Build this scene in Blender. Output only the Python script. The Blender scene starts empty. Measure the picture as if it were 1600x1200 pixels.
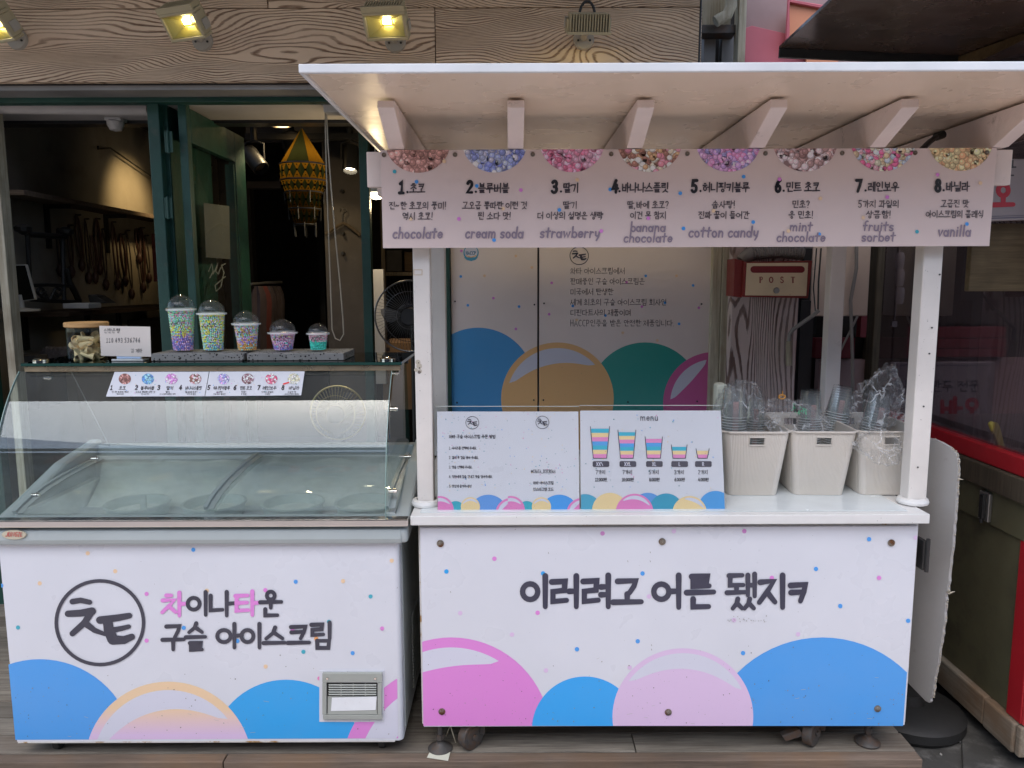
import bpy, math, random
from mathutils import Vector, Matrix, noise
R = math.radians
rnd = random.Random(7)
scene = bpy.context.scene
C = bpy.context.collection
scene.render.resolution_x, scene.render.resolution_y = 1024, 768

# ------------------------------------------------------------------ camera
CH = 1.71; PITCH = 7.5; ROLL = -0.2; FPX = 1200.0
cam_d = bpy.data.cameras.new('camera'); cam = bpy.data.objects.new('camera', cam_d); C.objects.link(cam)
cam_d.sensor_width = 36; cam_d.lens = 36*FPX/1600; cam_d.clip_end = 300; cam_d.clip_start = .05
RC = Matrix.Rotation(R(90-PITCH), 3, 'X') @ Matrix.Rotation(R(ROLL), 3, 'Z')
cam.matrix_world = Matrix.Translation((0, 0, CH)) @ RC.to_4x4()
scene.camera = cam
cam_d.dof.use_dof = False

# ------------------------------------------------------------------ light
SUN_EL, SUN_AZ = R(60), R(200)
w = bpy.data.worlds.new('World'); scene.world = w; w.use_nodes = True
nt = w.node_tree; nt.nodes.clear()
o_ = nt.nodes.new('ShaderNodeOutputWorld'); bg = nt.nodes.new('ShaderNodeBackground'); sk = nt.nodes.new('ShaderNodeTexSky')
sk.sky_type = 'NISHITA'; sk.sun_disc = False; sk.sun_elevation = SUN_EL; sk.sun_rotation = SUN_AZ
sk.air_density = 1.0; sk.dust_density = 1.5
hs = nt.nodes.new('ShaderNodeHueSaturation'); hs.inputs['Saturation'].default_value = .88
nt.links.new(sk.outputs[0], hs.inputs['Color']); nt.links.new(hs.outputs[0], bg.inputs[0]); nt.links.new(bg.outputs[0], o_.inputs[0])
bg.inputs[1].default_value = .15
sun_d = bpy.data.lights.new('sun', 'SUN'); sun_d.energy = 1.0; sun_d.angle = R(66); sun_d.color = (1, .97, .94)
sun = bpy.data.objects.new('sun', sun_d); C.objects.link(sun)
sd = Vector((math.sin(SUN_AZ)*math.cos(SUN_EL), math.cos(SUN_AZ)*math.cos(SUN_EL), math.sin(SUN_EL)))
sun.location = (0, -4, 8); sun.rotation_euler = sd.to_track_quat('Z', 'Y').to_euler()
vs = scene.view_settings; vs.view_transform = 'Standard'; vs.look = 'None'; vs.gamma = 1; vs.exposure = 1.04; vs.use_curve_mapping = False
cy = scene.cycles; cy.max_bounces = 8; cy.diffuse_bounces = 4; cy.glossy_bounces = 4; cy.transmission_bounces = 6; cy.transparent_max_bounces = 40
cy.use_denoising = True; cy.caustics_reflective = False; cy.caustics_refractive = False; cy.sample_clamp_indirect = 6

# ------------------------------------------------------------------ pixel -> place
def ray(u, v): return RC @ Vector(((u-800)/FPX, (600-v)/FPX, -1))
O = Vector((0, 0, CH))
def at(u, v, Y):
    d = ray(u, v); return O + d*(Y/d.y)
def atz(u, v, Z):
    d = ray(u, v); return O + d*((Z-CH)/d.z)
def atx(u, v, X):
    d = ray(u, v); return O + d*(X/d.x)
class Pl:
    def __init__(s, p, n): s.p = Vector(p); s.n = Vector(n).normalized()
    def hit(s, u, v, off=0):
        d = ray(u, v); p = s.p + s.n*off
        return O + d*((p-O).dot(s.n)/d.dot(s.n))
def PY(Y): return Pl((0, Y, 0), (0, -1, 0))

# ------------------------------------------------------------------ mesh builder
class MB:
    def __init__(s): s.v = []; s.f = []; s.m = []; s.c = []; s.cm = 0; s.cc = None
    def add(s, vs, fs, m=None, c=None):
        b = len(s.v); s.v += [Vector(p) for p in vs]
        for f in fs: s.f.append([i+b for i in f]); s.m.append(s.cm if m is None else m); s.c.append(c or s.cc)
        return s
    def box(s, x0, y0, z0, x1, y1, z1, m=None):
        return s.add([(x0,y0,z0),(x1,y0,z0),(x1,y1,z0),(x0,y1,z0),(x0,y0,z1),(x1,y0,z1),(x1,y1,z1),(x0,y1,z1)],
                     [(0,3,2,1),(4,5,6,7),(0,1,5,4),(1,2,6,5),(2,3,7,6),(3,0,4,7)], m)
    def prism(s, pts, d, m=None):
        "polygon of 3-D points pushed along d"
        n = len(pts); d = Vector(d); a = [Vector(p) for p in pts]
        nn = Vector((0,0,0))
        for i in range(n): nn += a[i].cross(a[(i+1) % n])
        if nn.dot(d) > 0: a.reverse()
        b = [p+d for p in a]
        return s.add(a+b, [list(range(n)), list(range(2*n-1, n-1, -1))]+[(i, i+n, (i+1) % n+n, (i+1) % n) for i in range(n)], m)
    def cyl(s, p0, p1, r0, r1=None, n=16, caps=True, m=None):
        if r1 is None: r1 = r0
        p0, p1 = Vector(p0), Vector(p1); a = (p1-p0).normalized()
        x = a.orthogonal().normalized(); y = a.cross(x)
        vs = [p0+(x*math.cos(t)+y*math.sin(t))*r0 for t in [2*math.pi*i/n for i in range(n)]]
        vs += [p1+(x*math.cos(t)+y*math.sin(t))*r1 for t in [2*math.pi*i/n for i in range(n)]]
        fs = [(i, (i+1) % n, (i+1) % n+n, i+n) for i in range(n)]
        if caps: fs += [list(range(n-1, -1, -1)), list(range(n, 2*n))]
        return s.add(vs, fs, m)
    def tube(s, pts, r, n=8, closed=False, m=None):
        pts = [Vector(p) for p in pts]; k = len(pts); vs = []; up = None
        for i, p in enumerate(pts):
            if closed: t = pts[(i+1) % k]-pts[i-1]
            else: t = pts[min(i+1, k-1)]-pts[max(i-1, 0)]
            t.normalize()
            x = t.orthogonal().normalized() if up is None else (up - t*up.dot(t)).normalized()
            up = x; y = t.cross(x); rr = r[i] if isinstance(r, (list, tuple)) else r
            vs += [p+(x*math.cos(a)+y*math.sin(a))*rr for a in [2*math.pi*j/n for j in range(n)]]
        fs = []
        for i in range(k if closed else k-1):
            for j in range(n):
                a, b = i*n+j, i*n+(j+1) % n; c, d = ((i+1) % k)*n+(j+1) % n, ((i+1) % k)*n+j
                fs.append((a, b, c, d))
        if not closed: fs += [list(range(n-1, -1, -1)), list(range((k-1)*n, k*n))]
        return s.add(vs, fs, m)
    def lathe(s, prof, c=(0,0,0), n=24, m=None, axis=None, ey=1.0):
        c = Vector(c); vs = []; M = (Vector((0,0,1)).rotation_difference(Vector(axis)).to_matrix() if axis else Matrix.Identity(3))
        for r, z in prof:
            vs += [c + M @ Vector((max(r, 1e-5)*math.cos(2*math.pi*i/n), ey*max(r, 1e-5)*math.sin(2*math.pi*i/n), z)) for i in range(n)]
        fs = []
        for k in range(len(prof)-1):
            for i in range(n): fs.append((k*n+i, k*n+(i+1) % n, (k+1)*n+(i+1) % n, (k+1)*n+i))
        return s.add(vs, fs, m)
    def ico(s, c, r, m=None, col=None):
        c = Vector(c)
        return s.add([c+p*r for p in ICO[0]], ICO[1], m, col)
    def build(s, name, mats, parent=None, smooth=False, bevel=0, local=False, seg=2, ang=35, mod=None):
        me = bpy.data.meshes.new(name); root = parent
        while root is not None and root.parent is not None: root = root.parent
        if local: off = Vector((0,0,0)); loc = None
        elif root is not None: off = root.location.copy(); loc = None
        else:
            xs = [p.x for p in s.v]; ys = [p.y for p in s.v]; zs = [p.z for p in s.v]
            off = Vector(((min(xs)+max(xs))/2, (min(ys)+max(ys))/2, min(zs))); loc = off
        me.from_pydata([tuple(p-off) for p in s.v], [], s.f)
        if not isinstance(mats, (list, tuple)): mats = [mats]
        for k in mats: me.materials.append(k)
        if len(mats) > 1: me.polygons.foreach_set('material_index', s.m)
        if any(c is not None for c in s.c):
            a = me.color_attributes.new('Col', 'FLOAT_COLOR', 'CORNER'); buf = []
            for p, c in zip(me.polygons, s.c):
                buf += list((c or (1,1,1))[:3]) and [*(c or (1,1,1))[:3], 1.0]*p.loop_total
            a.data.foreach_set('color', buf)
        if smooth:
            me.polygons.foreach_set('use_smooth', [True]*len(me.polygons))
            me.set_sharp_from_angle(angle=R(ang))
        me.update()
        o = bpy.data.objects.new(name, me); C.objects.link(o)
        if loc is not None: o.location = loc
        if parent is not None: o.parent = parent
        if bevel:
            b = o.modifiers.new('bevel', 'BEVEL'); b.width = bevel; b.segments = seg; b.limit_method = 'ANGLE'; b.angle_limit = R(35)
        return o
def _ico():
    t = (1+5**.5)/2; v = [(-1,t,0),(1,t,0),(-1,-t,0),(1,-t,0),(0,-1,t),(0,1,t),(0,-1,-t),(0,1,-t),(t,0,-1),(t,0,1),(-t,0,-1),(-t,0,1)]
    return [Vector(p).normalized() for p in v], [(0,11,5),(0,5,1),(0,1,7),(0,7,10),(0,10,11),(1,5,9),(5,11,4),(11,10,2),(10,7,6),(7,1,8),(3,9,4),(3,4,2),(3,2,6),(3,6,8),(3,8,9),(4,9,5),(2,4,11),(6,2,10),(8,6,7),(9,8,1)]
ICO = _ico()
def tag(o, label=None, cat=None, group=None, kind=None):
    if label: o['label'] = label
    if cat: o['category'] = cat
    if group: o['group'] = group
    if kind: o['kind'] = kind
    return o
def thing(name, label, cat, loc=(0,0,0), rz=0, group=None):
    o = bpy.data.objects.new(name, None); C.objects.link(o); o.location = loc; o.rotation_euler = (0,0,rz); o.empty_display_size = .1
    return tag(o, label, cat, group)
def copy_tree(o, parent=None):
    kids = list(o.children); c = o.copy(); C.objects.link(c); c.parent = parent
    for ch in kids: copy_tree(ch, c)
    return c
def bx(u0, v0, u1, v1, Y, depth):
    "axis-aligned box whose front face covers these pixels at depth Y"
    um, vm = (u0+u1)/2, (v0+v1)/2
    return (at(u0, vm, Y).x, Y, at(um, v1, Y).z, at(u1, vm, Y).x, Y+depth, at(um, v0, Y).z)

# ------------------------------------------------------------------ materials
def s2l(c):
    c /= 255; return c/12.92 if c <= .04045 else ((c+.055)/1.055)**2.4
def rgb(r, g, b, k=1.0): return (min(s2l(r)*k, .9), min(s2l(g)*k, .9), min(s2l(b)*k, .9), 1)
class N:
    def __init__(s, name):
        s.m = bpy.data.materials.new(name); s.m.use_nodes = True; s.t = s.m.node_tree; s.t.nodes.clear()
        s.out = s.n('ShaderNodeOutputMaterial')
    def n(s, typ, **kw):
        x = s.t.nodes.new(typ)
        for k, v in kw.items(): setattr(x, k, v)
        return x
    def l(s, a, b): s.t.links.new(a, b)
    def coords(s, scale=(1,1,1), kind='Object', rot=(0,0,0)):
        tc = s.n('ShaderNodeTexCoord'); mp = s.n('ShaderNodeMapping'); mp.inputs['Scale'].default_value = scale; mp.inputs['Rotation'].default_value = rot
        if kind == 'World':
            g = s.n('ShaderNodeNewGeometry'); s.l(g.outputs['Position'], mp.inputs[0])
        else: s.l(tc.outputs[kind], mp.inputs[0])
        return mp.outputs[0]
    def noise(s, co, scale, detail=4, rough=.55, dist=0):
        x = s.n('ShaderNodeTexNoise'); x.inputs['Scale'].default_value = scale; x.inputs['Detail'].default_value = detail
        x.inputs['Roughness'].default_value = rough; x.inputs['Distortion'].default_value = dist; s.l(co, x.inputs['Vector']); return x.outputs[0]
    def ramp(s, f, stops):
        x = s.n('ShaderNodeValToRGB'); e = x.color_ramp.elements
        while len(e) < len(stops): e.new(.5)
        for k, (p, c) in enumerate(stops):
            e[k].position = p; e[k].color = c if isinstance(c, tuple) and len(c) == 4 else ((c,c,c,1) if not isinstance(c, tuple) else (*c, 1))
        s.l(f, x.inputs[0]); return x.outputs[0]
    def mix(s, f, a, b, mode='MIX'):
        x = s.n('ShaderNodeMix', data_type='RGBA', blend_type=mode)
        if isinstance(f, (int, float)): x.inputs[0].default_value = f
        else: s.l(f, x.inputs[0])
        for k, q in ((6, a), (7, b)):
            if isinstance(q, tuple): x.inputs[k].default_value = q if len(q) == 4 else (*q, 1)
            else: s.l(q, x.inputs[k])
        return x.outputs[2]
    def math(s, op, a, b=0.0):
        x = s.n('ShaderNodeMath', operation=op)
        for k, q in ((0, a), (1, b)):
            if isinstance(q, (int, float)): x.inputs[k].default_value = q
            else: s.l(q, x.inputs[k])
        return x.outputs[0]
    def bump(s, h, strength=.3, dist=.01):
        x = s.n('ShaderNodeBump'); x.inputs['Strength'].default_value = strength; x.inputs['Distance'].default_value = dist; s.l(h, x.inputs['Height']); return x.outputs[0]
    def bsdf(s, col, rough=.5, metal=0, nrm=None, spec=.5, **kw):
        x = s.n('ShaderNodeBsdfPrincipled')
        if isinstance(col, tuple): x.inputs['Base Color'].default_value = col if len(col) == 4 else (*col, 1)
        else: s.l(col, x.inputs['Base Color'])
        if isinstance(rough, (int, float)): x.inputs['Roughness'].default_value = rough
        else: s.l(rough, x.inputs['Roughness'])
        x.inputs['Metallic'].default_value = metal; x.inputs['Specular IOR Level'].default_value = spec
        if nrm is not None: s.l(nrm, x.inputs['Normal'])
        for k, v in kw.items(): x.inputs[k.replace('_', ' ')].default_value = v
        s.last = x; s.l(x.outputs[0], s.out.inputs[0]); return s.m
def paint(name, col, rough=.45, metal=0, var=.12, scale=4, bump=.05, dirt=None, dscale=6, dcut=(.6,.7), spec=.5, kind='World', speck=0):
    n = N(name); co = n.coords(kind=kind); f = n.noise(co, scale, 5)
    c = n.mix(n.ramp(f, [(.3, 0.0), (.7, 1.0)]), tuple(x*(1-var) for x in col[:3]), tuple(min(1, x*(1+var*.5)) for x in col[:3]))
    if dirt is not None:
        g = n.noise(co, dscale, 8, .7); c = n.mix(n.ramp(g, [(dcut[0], 0.0), (dcut[1], 1.0)]), c, dirt)
    if speck:
        q = n.noise(co, 160, 2, .5); c = n.mix(n.ramp(q, [(speck, 0.0), (speck+.02, 1.0)]), c, (.12, .10, .09))
    r = n.ramp(n.noise(co, scale*3, 3), [(.3, max(0, rough-.08)), (.7, min(1, rough+.08))])
    return n.bsdf(c, r, metal, n.bump(n.noise(co, 45, 4), bump, .004) if bump else None, spec)
def glassy(name, tint=(1,1,1), ior=1.5, boost=1.0, rough=0.0, haze=0.0, hazecol=(.8,.85,.85)):
    n = N(name); fr = n.n('ShaderNodeFresnel'); fr.inputs[0].default_value = ior
    ge = n.n('ShaderNodeNewGeometry')
    f = n.math('MULTIPLY', n.math('MINIMUM', n.math('MULTIPLY', fr.outputs[0], boost), 1.0), n.math('SUBTRACT', 1.0, ge.outputs['Backfacing']))
    tr = n.n('ShaderNodeBsdfTransparent'); tr.inputs[0].default_value = (*tint, 1)
    gl = n.n('ShaderNodeBsdfGlossy'); gl.inputs['Roughness'].default_value = rough
    base = tr.outputs[0]
    if haze:
        df = n.n('ShaderNodeBsdfDiffuse'); df.inputs[0].default_value = (*hazecol, 1); mx = n.n('ShaderNodeMixShader')
        hz = n.ramp(n.noise(n.coords(kind='World'), 3, 6, .7), [(.35, haze*.5), (.75, haze*1.5)])
        n.l(hz, mx.inputs[0]); n.l(tr.outputs[0], mx.inputs[1]); n.l(df.outputs[0], mx.inputs[2]); base = mx.outputs[0]
    m = n.n('ShaderNodeMixShader'); n.l(f, m.inputs[0]); n.l(base, m.inputs[1]); n.l(gl.outputs[0], m.inputs[2])
    n.l(m.outputs[0], n.out.inputs[0]); return n.m
def emit(name, col, s):
    n = N(name); e = n.n('ShaderNodeEmission'); e.inputs[0].default_value = (*col, 1); e.inputs[1].default_value = s; n.l(e.outputs[0], n.out.inputs[0]); return n.m
def ink(name, rough=.35, spec=.4, wear=.62):
    "flat print: colour from the print's own flat face colours"
    n = N(name); a = n.n('ShaderNodeAttribute'); a.attribute_name = 'Col'; co = n.coords(kind='World')
    c = n.mix(n.ramp(n.noise(co, 3, 4), [(.3, 0.0), (.7, .06)]), a.outputs[0], (.55, .53, .52))
    g = n.noise(co, 190, 2, .5); c = n.mix(n.ramp(g, [(.735, 0.0), (.75, .8)]), c, (.16, .13, .12))
    return n.bsdf(c, rough, 0, n.bump(n.noise(co, 6, 3), .06, .01), spec)
def whitewash(name, axis='X', cream=(.40,.335,.275), dark=(.105,.062,.04), freq=19.0, amp=2.6, seed=0.0, thin=(.56,.66), pm=6.2):
    "limed boards: cathedral grain lines showing through worn cream paint"
    n = N(name); sc = (.42, 1, 1.5) if axis == 'X' else (1.5, 1, .35)
    g = n.n('ShaderNodeNewGeometry'); oi = n.n('ShaderNodeObjectInfo')
    off = n.n('ShaderNodeVectorMath', operation='ADD'); n.l(g.outputs['Position'], off.inputs[0])
    cmb = n.n('ShaderNodeCombineXYZ'); r1 = n.math('MULTIPLY', oi.outputs['Random'], 37.0)
    n.l(r1, cmb.inputs[0]); n.l(r1, cmb.inputs[2]); cmb.inputs[1].default_value = seed; n.l(cmb.outputs[0], off.inputs[1])
    mp = n.n('ShaderNodeMapping'); mp.inputs['Scale'].default_value = sc; n.l(off.outputs[0], mp.inputs[0]); co = mp.outputs[0]
    mp2 = n.n('ShaderNodeMapping'); mp2.inputs['Scale'].default_value = (2.5, 1, 26) if axis == 'X' else (26, 1, 2.5); n.l(off.outputs[0], mp2.inputs[0])
    sp = n.n('ShaderNodeSeparateXYZ'); n.l(off.outputs[0], sp.inputs[0]); ax = sp.outputs[2 if axis == 'X' else 0]
    lo = n.noise(co, 2.2, 2.0, .45, .35); fine = n.noise(mp2.outputs[0], 3, 5, .65)
    ph = n.math('ADD', n.math('MULTIPLY', lo, amp*6.3), n.math('MULTIPLY', ax, freq*2.2))
    ph = n.math('ADD', n.math('MULTIPLY', ph, pm), n.math('MULTIPLY', fine, 3.4))
    sn = n.math('MULTIPLY', n.math('ADD', n.math('SINE', ph), 1.0), .5)
    patch = n.noise(co, 3.1, 4, .6)
    lv = n.math('ADD', n.math('MULTIPLY', sn, .62), n.math('ADD', n.math('MULTIPLY', patch, .34), n.math('MULTIPLY', n.noise(mp2.outputs[0], 9, 4, .7), .22)))
    k = n.ramp(lv, [(thin[0]+.2, 0.0), (thin[1]+.17, 1.0)])
    base = n.mix(n.ramp(n.noise(co, 5, 5), [(.3, 0.0), (.7, 1.0)]), tuple(c*.82 for c in cream), cream)
    base = n.mix(n.ramp(patch, [(.52, 0.0), (.74, .35)]), base, tuple(c*.62 for c in cream))
    k = n.math('MULTIPLY', k, n.ramp(n.noise(co, 4.5, 5, .7), [(.36, .45), (.58, 1.0)]))
    k = n.math('MAXIMUM', k, n.ramp(n.noise(mp2.outputs[0], 5, 6, .75), [(.66, 0.0), (.74, .55)]))
    col = n.mix(k, base, dark)
    inv = n.math('SUBTRACT', 1.0, k)
    return n.bsdf(col, .75, 0, n.bump(inv, .8, .006), .25)
def oldwood(name, c0=(.13,.115,.10), c1=(.26,.235,.205), rust=(.2,.1,.06), rk=.25, axis='X'):
    n = N(name); g = n.n('ShaderNodeNewGeometry'); oi = n.n('ShaderNodeObjectInfo')
    off = n.n('ShaderNodeVectorMath', operation='ADD'); n.l(g.outputs['Position'], off.inputs[0])
    cmb = n.n('ShaderNodeCombineXYZ'); r1 = n.math('MULTIPLY', oi.outputs['Random'], 21.0)
    for i in range(3): n.l(r1, cmb.inputs[i])
    n.l(cmb.outputs[0], off.inputs[1])
    mp = n.n('ShaderNodeMapping'); mp.inputs['Scale'].default_value = (1.2, 22, 22) if axis == 'X' else ((22, 22, 1.2) if axis == 'Z' else (22, 1.2, 22)); n.l(off.outputs[0], mp.inputs[0])
    f = n.noise(mp.outputs[0], 3, 8, .7); big = n.noise(off.outputs[0], 2.5, 4, .6)
    c = n.mix(n.ramp(f, [(.32, 0.0), (.66, 1.0)]), c0, c1)
    c = n.mix(n.ramp(big, [(.48, 0.0), (.68, rk*2)]), c, rust)
    c = n.mix(n.ramp(n.noise(off.outputs[0], 1.1, 3), [(.35, .45), (.6, 0.0)]), c, tuple(q*.5 for q in c0))
    return n.bsdf(c, .85, 0, n.bump(f, .6, .004), .2)
M = {}
M['white'] = paint('white_enamel', (.74,.735,.72), .38, dirt=(.42,.38,.33), dscale=7, dcut=(.66,.78), bump=.06, speck=.76)
M['roofwhite'] = paint('roof_trim_white', (.78,.79,.80), .4, dirt=(.5,.48,.45), dcut=(.68,.8))
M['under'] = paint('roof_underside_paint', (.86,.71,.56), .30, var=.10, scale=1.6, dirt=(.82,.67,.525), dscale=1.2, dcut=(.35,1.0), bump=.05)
M['pinkwood'] = paint('pale_pink_painted_timber', (.80,.69,.645), .55, dirt=(.33,.27,.24), dscale=9, dcut=(.62,.72), bump=.4)
M['beige_post'] = paint('beige_post_paint', (.72,.68,.64), .5, dirt=(.42,.38,.32), dcut=(.64,.76), bump=.15, speck=.745)
M['rustw'] = paint('chipped_white_edge', (.62,.60,.57), .5, dirt=(.34,.19,.06), dscale=9, dcut=(.56,.62), bump=.2)
M['counter'] = paint('counter_laminate', (.70,.75,.76), .2, dirt=(.6,.62,.6), dcut=(.62,.95))
M['posterv'] = paint('faded_poster_vinyl', (.78,.69,.66), .4, var=.04, bump=.04)
M['bannerv'] = paint('pink_lit_banner_vinyl', (.70,.575,.545), .45, var=.05, scale=1.5, bump=.04)  # warm pink cast of the light is put into this base colour
M['vinyl'] = paint('white_vinyl', (.685,.70,.76), .32, var=.05, scale=2, bump=.06, dirt=(.67,.67,.70), dscale=4, dcut=(.6,.9), speck=.75)
M['ink'] = ink('printed_ink')
M['greyrim'] = paint('grey_plastic_rim', (.40,.445,.45), .38, var=.06, bump=.05, dirt=(.28,.3,.3), dcut=(.66,.8))
M['vent'] = paint('vent_grey_plastic', (.36,.38,.35), .42, bump=.05, var=.08, dirt=(.24,.24,.22), dcut=(.62,.75))
M['chrome'] = paint('polished_steel', (.74,.70,.66), .12, metal=1, bump=0, var=.05)
M['bronze'] = paint('bronze_strip', (.42,.34,.23), .32, metal=.75, bump=.05, dirt=(.2,.17,.13), dcut=(.6,.75))
M['metal'] = paint('dull_steel', (.42,.41,.39), .38, metal=.9, dirt=(.2,.13,.09), dcut=(.58,.7))
M['rustmetal'] = paint('rusty_steel', (.085,.08,.077), .55, metal=.3, dirt=(.12,.075,.05), dscale=14, dcut=(.45,.6), bump=.4)
M['bolt'] = paint('bolt_rusty', (.26,.23,.19), .4, metal=.7, dirt=(.16,.07,.03), dscale=30, dcut=(.5,.6))
M['black'] = paint('black_rubber', (.022,.022,.022), .6, bump=.2)
M['blackm'] = paint('black_metal', (.018,.018,.018), .45)
M['green'] = paint('green_door_paint', (.011,.060,.045), .5, dirt=(.035,.06,.045), dscale=10, dcut=(.58,.68), bump=.35, var=.3)
M['greend'] = M['green']
M['whitewash'] = whitewash('limewashed_board', cream=(.74,.56,.40), dark=(.20,.12,.075), amp=3.2, pm=12.0, thin=(.46,.72))
M['whitewashv'] = whitewash('limewashed_plank_upright', axis='Z', cream=(.74,.62,.58), dark=(.20,.13,.11), freq=26, amp=4.2, pm=5.2, thin=(.44,.66))
M['peel'] = oldwood('peeling_pale_frame', (.36,.31,.22), (.66,.62,.49), (.12,.08,.05), .3, axis='Z')
M['deck'] = oldwood('weathered_deck', (.12,.105,.087), (.30,.27,.225), (.17,.13,.10), .3)
M['deckred'] = oldwood('deck_edge_board', (.13,.10,.078), (.26,.195,.15), (.24,.15,.09), .35)
M['grey'] = paint('grey_flashing', (.26,.25,.24), .55, var=.25, scale=3)
M['plaster'] = paint('old_plaster', (.30,.265,.21), .8, var=.3, scale=1.5, dirt=(.15,.13,.11), dscale=2.5, dcut=(.55,.75), bump=.2)
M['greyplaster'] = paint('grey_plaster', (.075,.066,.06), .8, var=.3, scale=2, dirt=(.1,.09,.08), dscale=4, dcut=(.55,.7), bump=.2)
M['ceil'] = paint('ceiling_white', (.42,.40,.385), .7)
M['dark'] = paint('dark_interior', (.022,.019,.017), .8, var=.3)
M['darkwood'] = oldwood('dark_brown_wood', (.03,.02,.013), (.075,.048,.028), (.05,.03,.02), .1)
M['brown'] = oldwood('brown_timber', (.055,.045,.032), (.13,.105,.075), (.09,.06,.04), .2, axis='Z')
M['red'] = paint('red_paint', (.40,.012,.02), .4, dirt=(.2,.02,.02), dcut=(.6,.75), bump=.15)
M['redlite'] = paint('red_front_panel', (.62,.045,.055), .4)
M['olive'] = paint('olive_sheet', (.105,.098,.055), .5, var=.3, scale=2.5, dirt=(.05,.045,.03), dscale=3, dcut=(.5,.7))
M['baseblock'] = oldwood('weathered_base_beam', (.19,.165,.13), (.38,.34,.28), (.22,.13,.07), .4, axis='Y')
M['asphalt'] = paint('wet_concrete', (.085,.083,.078), .5, var=.4, scale=3, dirt=(.17,.165,.155), dscale=5, dcut=(.5,.62), bump=.5)
M['glass'] = glassy('clear_glass', (.93,.965,.95), 1.45, 1.0)
M['hood'] = glassy('curved_hood_glass', (.94,.97,.965), 1.52, 3.3, haze=.03)
M['lid'] = glassy('sliding_lid_glass', (.95,.975,.965), 1.5, 1.0, haze=.17)
M['shelfglass'] = glassy('dark_green_shelf_glass', (.16,.26,.23), 1.5, 1.1)
M['glassedge'] = paint('green_glass_edge', (.28,.40,.37), .15, bump=0)
M['tinted'] = glassy('tinted_window_glass', (.58,.53,.55), 1.5, 1.5, haze=.11, hazecol=(.34,.27,.30))
M['cup'] = glassy('clear_cup_plastic', (.975,.98,.98), 1.42, 1.2, .05, haze=.035)
M['dome'] = glassy('dome_lid_plastic', (.95,.96,.96), 1.42, 1.1, .03, haze=.03)
M['rimpl'] = glassy('cup_rim_plastic', (.75,.76,.77), 1.5, 2.2, .12, haze=.6)
M['acrylic'] = glassy('acrylic_sheet', (.97,.975,.975), 1.48, .8)
M['acredge'] = paint('acrylic_edge', (.42,.46,.44), .2, bump=0)
M['frost'] = paint('frosty_liner', (.88,.88,.83), .7, var=.2, scale=5, dirt=(.86,.86,.83), dscale=3, dcut=(.45,.65), bump=.5)
M['tub'] = paint('tub_plastic', (.62,.66,.62), .35, var=.1)
M['reddim'] = paint('dull_red_boards', (.17,.012,.022), .6, var=.3)
M['bin'] = paint('cream_bin_plastic', (.66,.61,.545), .45, var=.05, bump=.05, dirt=(.46,.42,.37), dcut=(.68,.8))
M['board'] = paint('bare_grey_board', (.37,.36,.35), .7, var=.12, scale=2, dirt=(.28,.26,.24), dscale=12, dcut=(.64,.72), bump=.25)
M['boardedge'] = paint('frayed_board_edge', (.47,.42,.33), .9, var=.35, scale=40, bump=.6)
M['lampbody'] = paint('cream_lamp_casting', (.40,.34,.21), .45, bump=.1)
M['lampplate'] = paint('lamp_wall_plate', (.36,.33,.28), .5, bump=.1)
M['reflector'] = paint('lamp_reflector', (.40,.33,.10), .4, metal=.3, bump=0)
M['led'] = emit('lamp_led', (1, .80, .36), 30)
M['lampwhite'] = emit('ceiling_lamp', (1, .66, .30), 5)
M['spotwhite'] = emit('spot_lamp', (1, .85, .6), 9)
M['corklid'] = oldwood('bamboo_lid', (.42,.24,.10), (.60,.38,.18), (.4,.2,.1), .1)
M['cone'] = paint('wafer_cone', (.90,.68,.40), .7, var=.2, scale=30, bump=.3, kind='Object')
M['card'] = paint('white_card', (.66,.61,.57), .6, var=.05, bump=.03)
M['pen'] = paint('pencil_line', (.12,.11,.11), .7, bump=0)
M['postred'] = paint('postbox_red', (.24,.03,.025), .4, dirt=(.1,.02,.02), dcut=(.6,.7))
M['postcream'] = paint('postbox_cream', (.82,.68,.46), .45, dirt=(.35,.25,.15), dcut=(.62,.75), var=.15)
M['postink'] = paint('postbox_lettering', (.33,.035,.03), .5, bump=0)
M['beigebox'] = paint('beige_box', (.72,.60,.50), .5, dirt=(.3,.22,.17), dcut=(.62,.72), var=.1)
M['conduit'] = paint('grey_conduit', (.33,.32,.30), .5)
M['pink'] = paint('pink_sheet', (.55,.14,.18), .6, var=.2, scale=2)
M['orange'] = paint('orange_sheet', (.66,.27,.15), .6, var=.15, scale=2)
M['mauve'] = paint('faded_mauve_sheet', (.34,.235,.235), .7, var=.15)
M['canopy'] = paint('dark_canopy_sheet', (.07,.045,.035), .25, var=.4, scale=2, spec=.5)
M['tan'] = oldwood('tan_reflection_bars', (.08,.052,.025), (.15,.10,.05), (.1,.07,.03), .1)  # tone of tan reflected shapes, used for bars under the canopy
M['signbg'] = paint('sign_face', (.30,.27,.28), .5, var=.08)
M['woodboard'] = oldwood('stained_ply_board', (.10,.078,.045), (.20,.155,.09), (.06,.045,.028), .5)
M['yellow'] = paint('yellow_handle', (.36,.30,.06), .5)
M['cloth'] = paint('dark_clothes', (.05,.035,.035), .9, var=.4, scale=6)
M['clothred'] = paint('red_cloth', (.11,.025,.02), .9)
M['beadstring'] = paint('dark_bead_string', (.06,.025,.02), .5)
M['cardboard'] = paint('brown_carton', (.25,.15,.08), .8, var=.15)
M['whitepl'] = paint('white_plastic', (.55,.54,.52), .4)
M['cord'] = paint('beaded_cord', (.42,.37,.29), .5)
M['fan'] = paint('fan_wire', (.14,.135,.13), .3, metal=.8, bump=0)
M['fangold'] = paint('fan_brass_ring', (.42,.33,.13), .35, metal=.7, bump=0)
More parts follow.
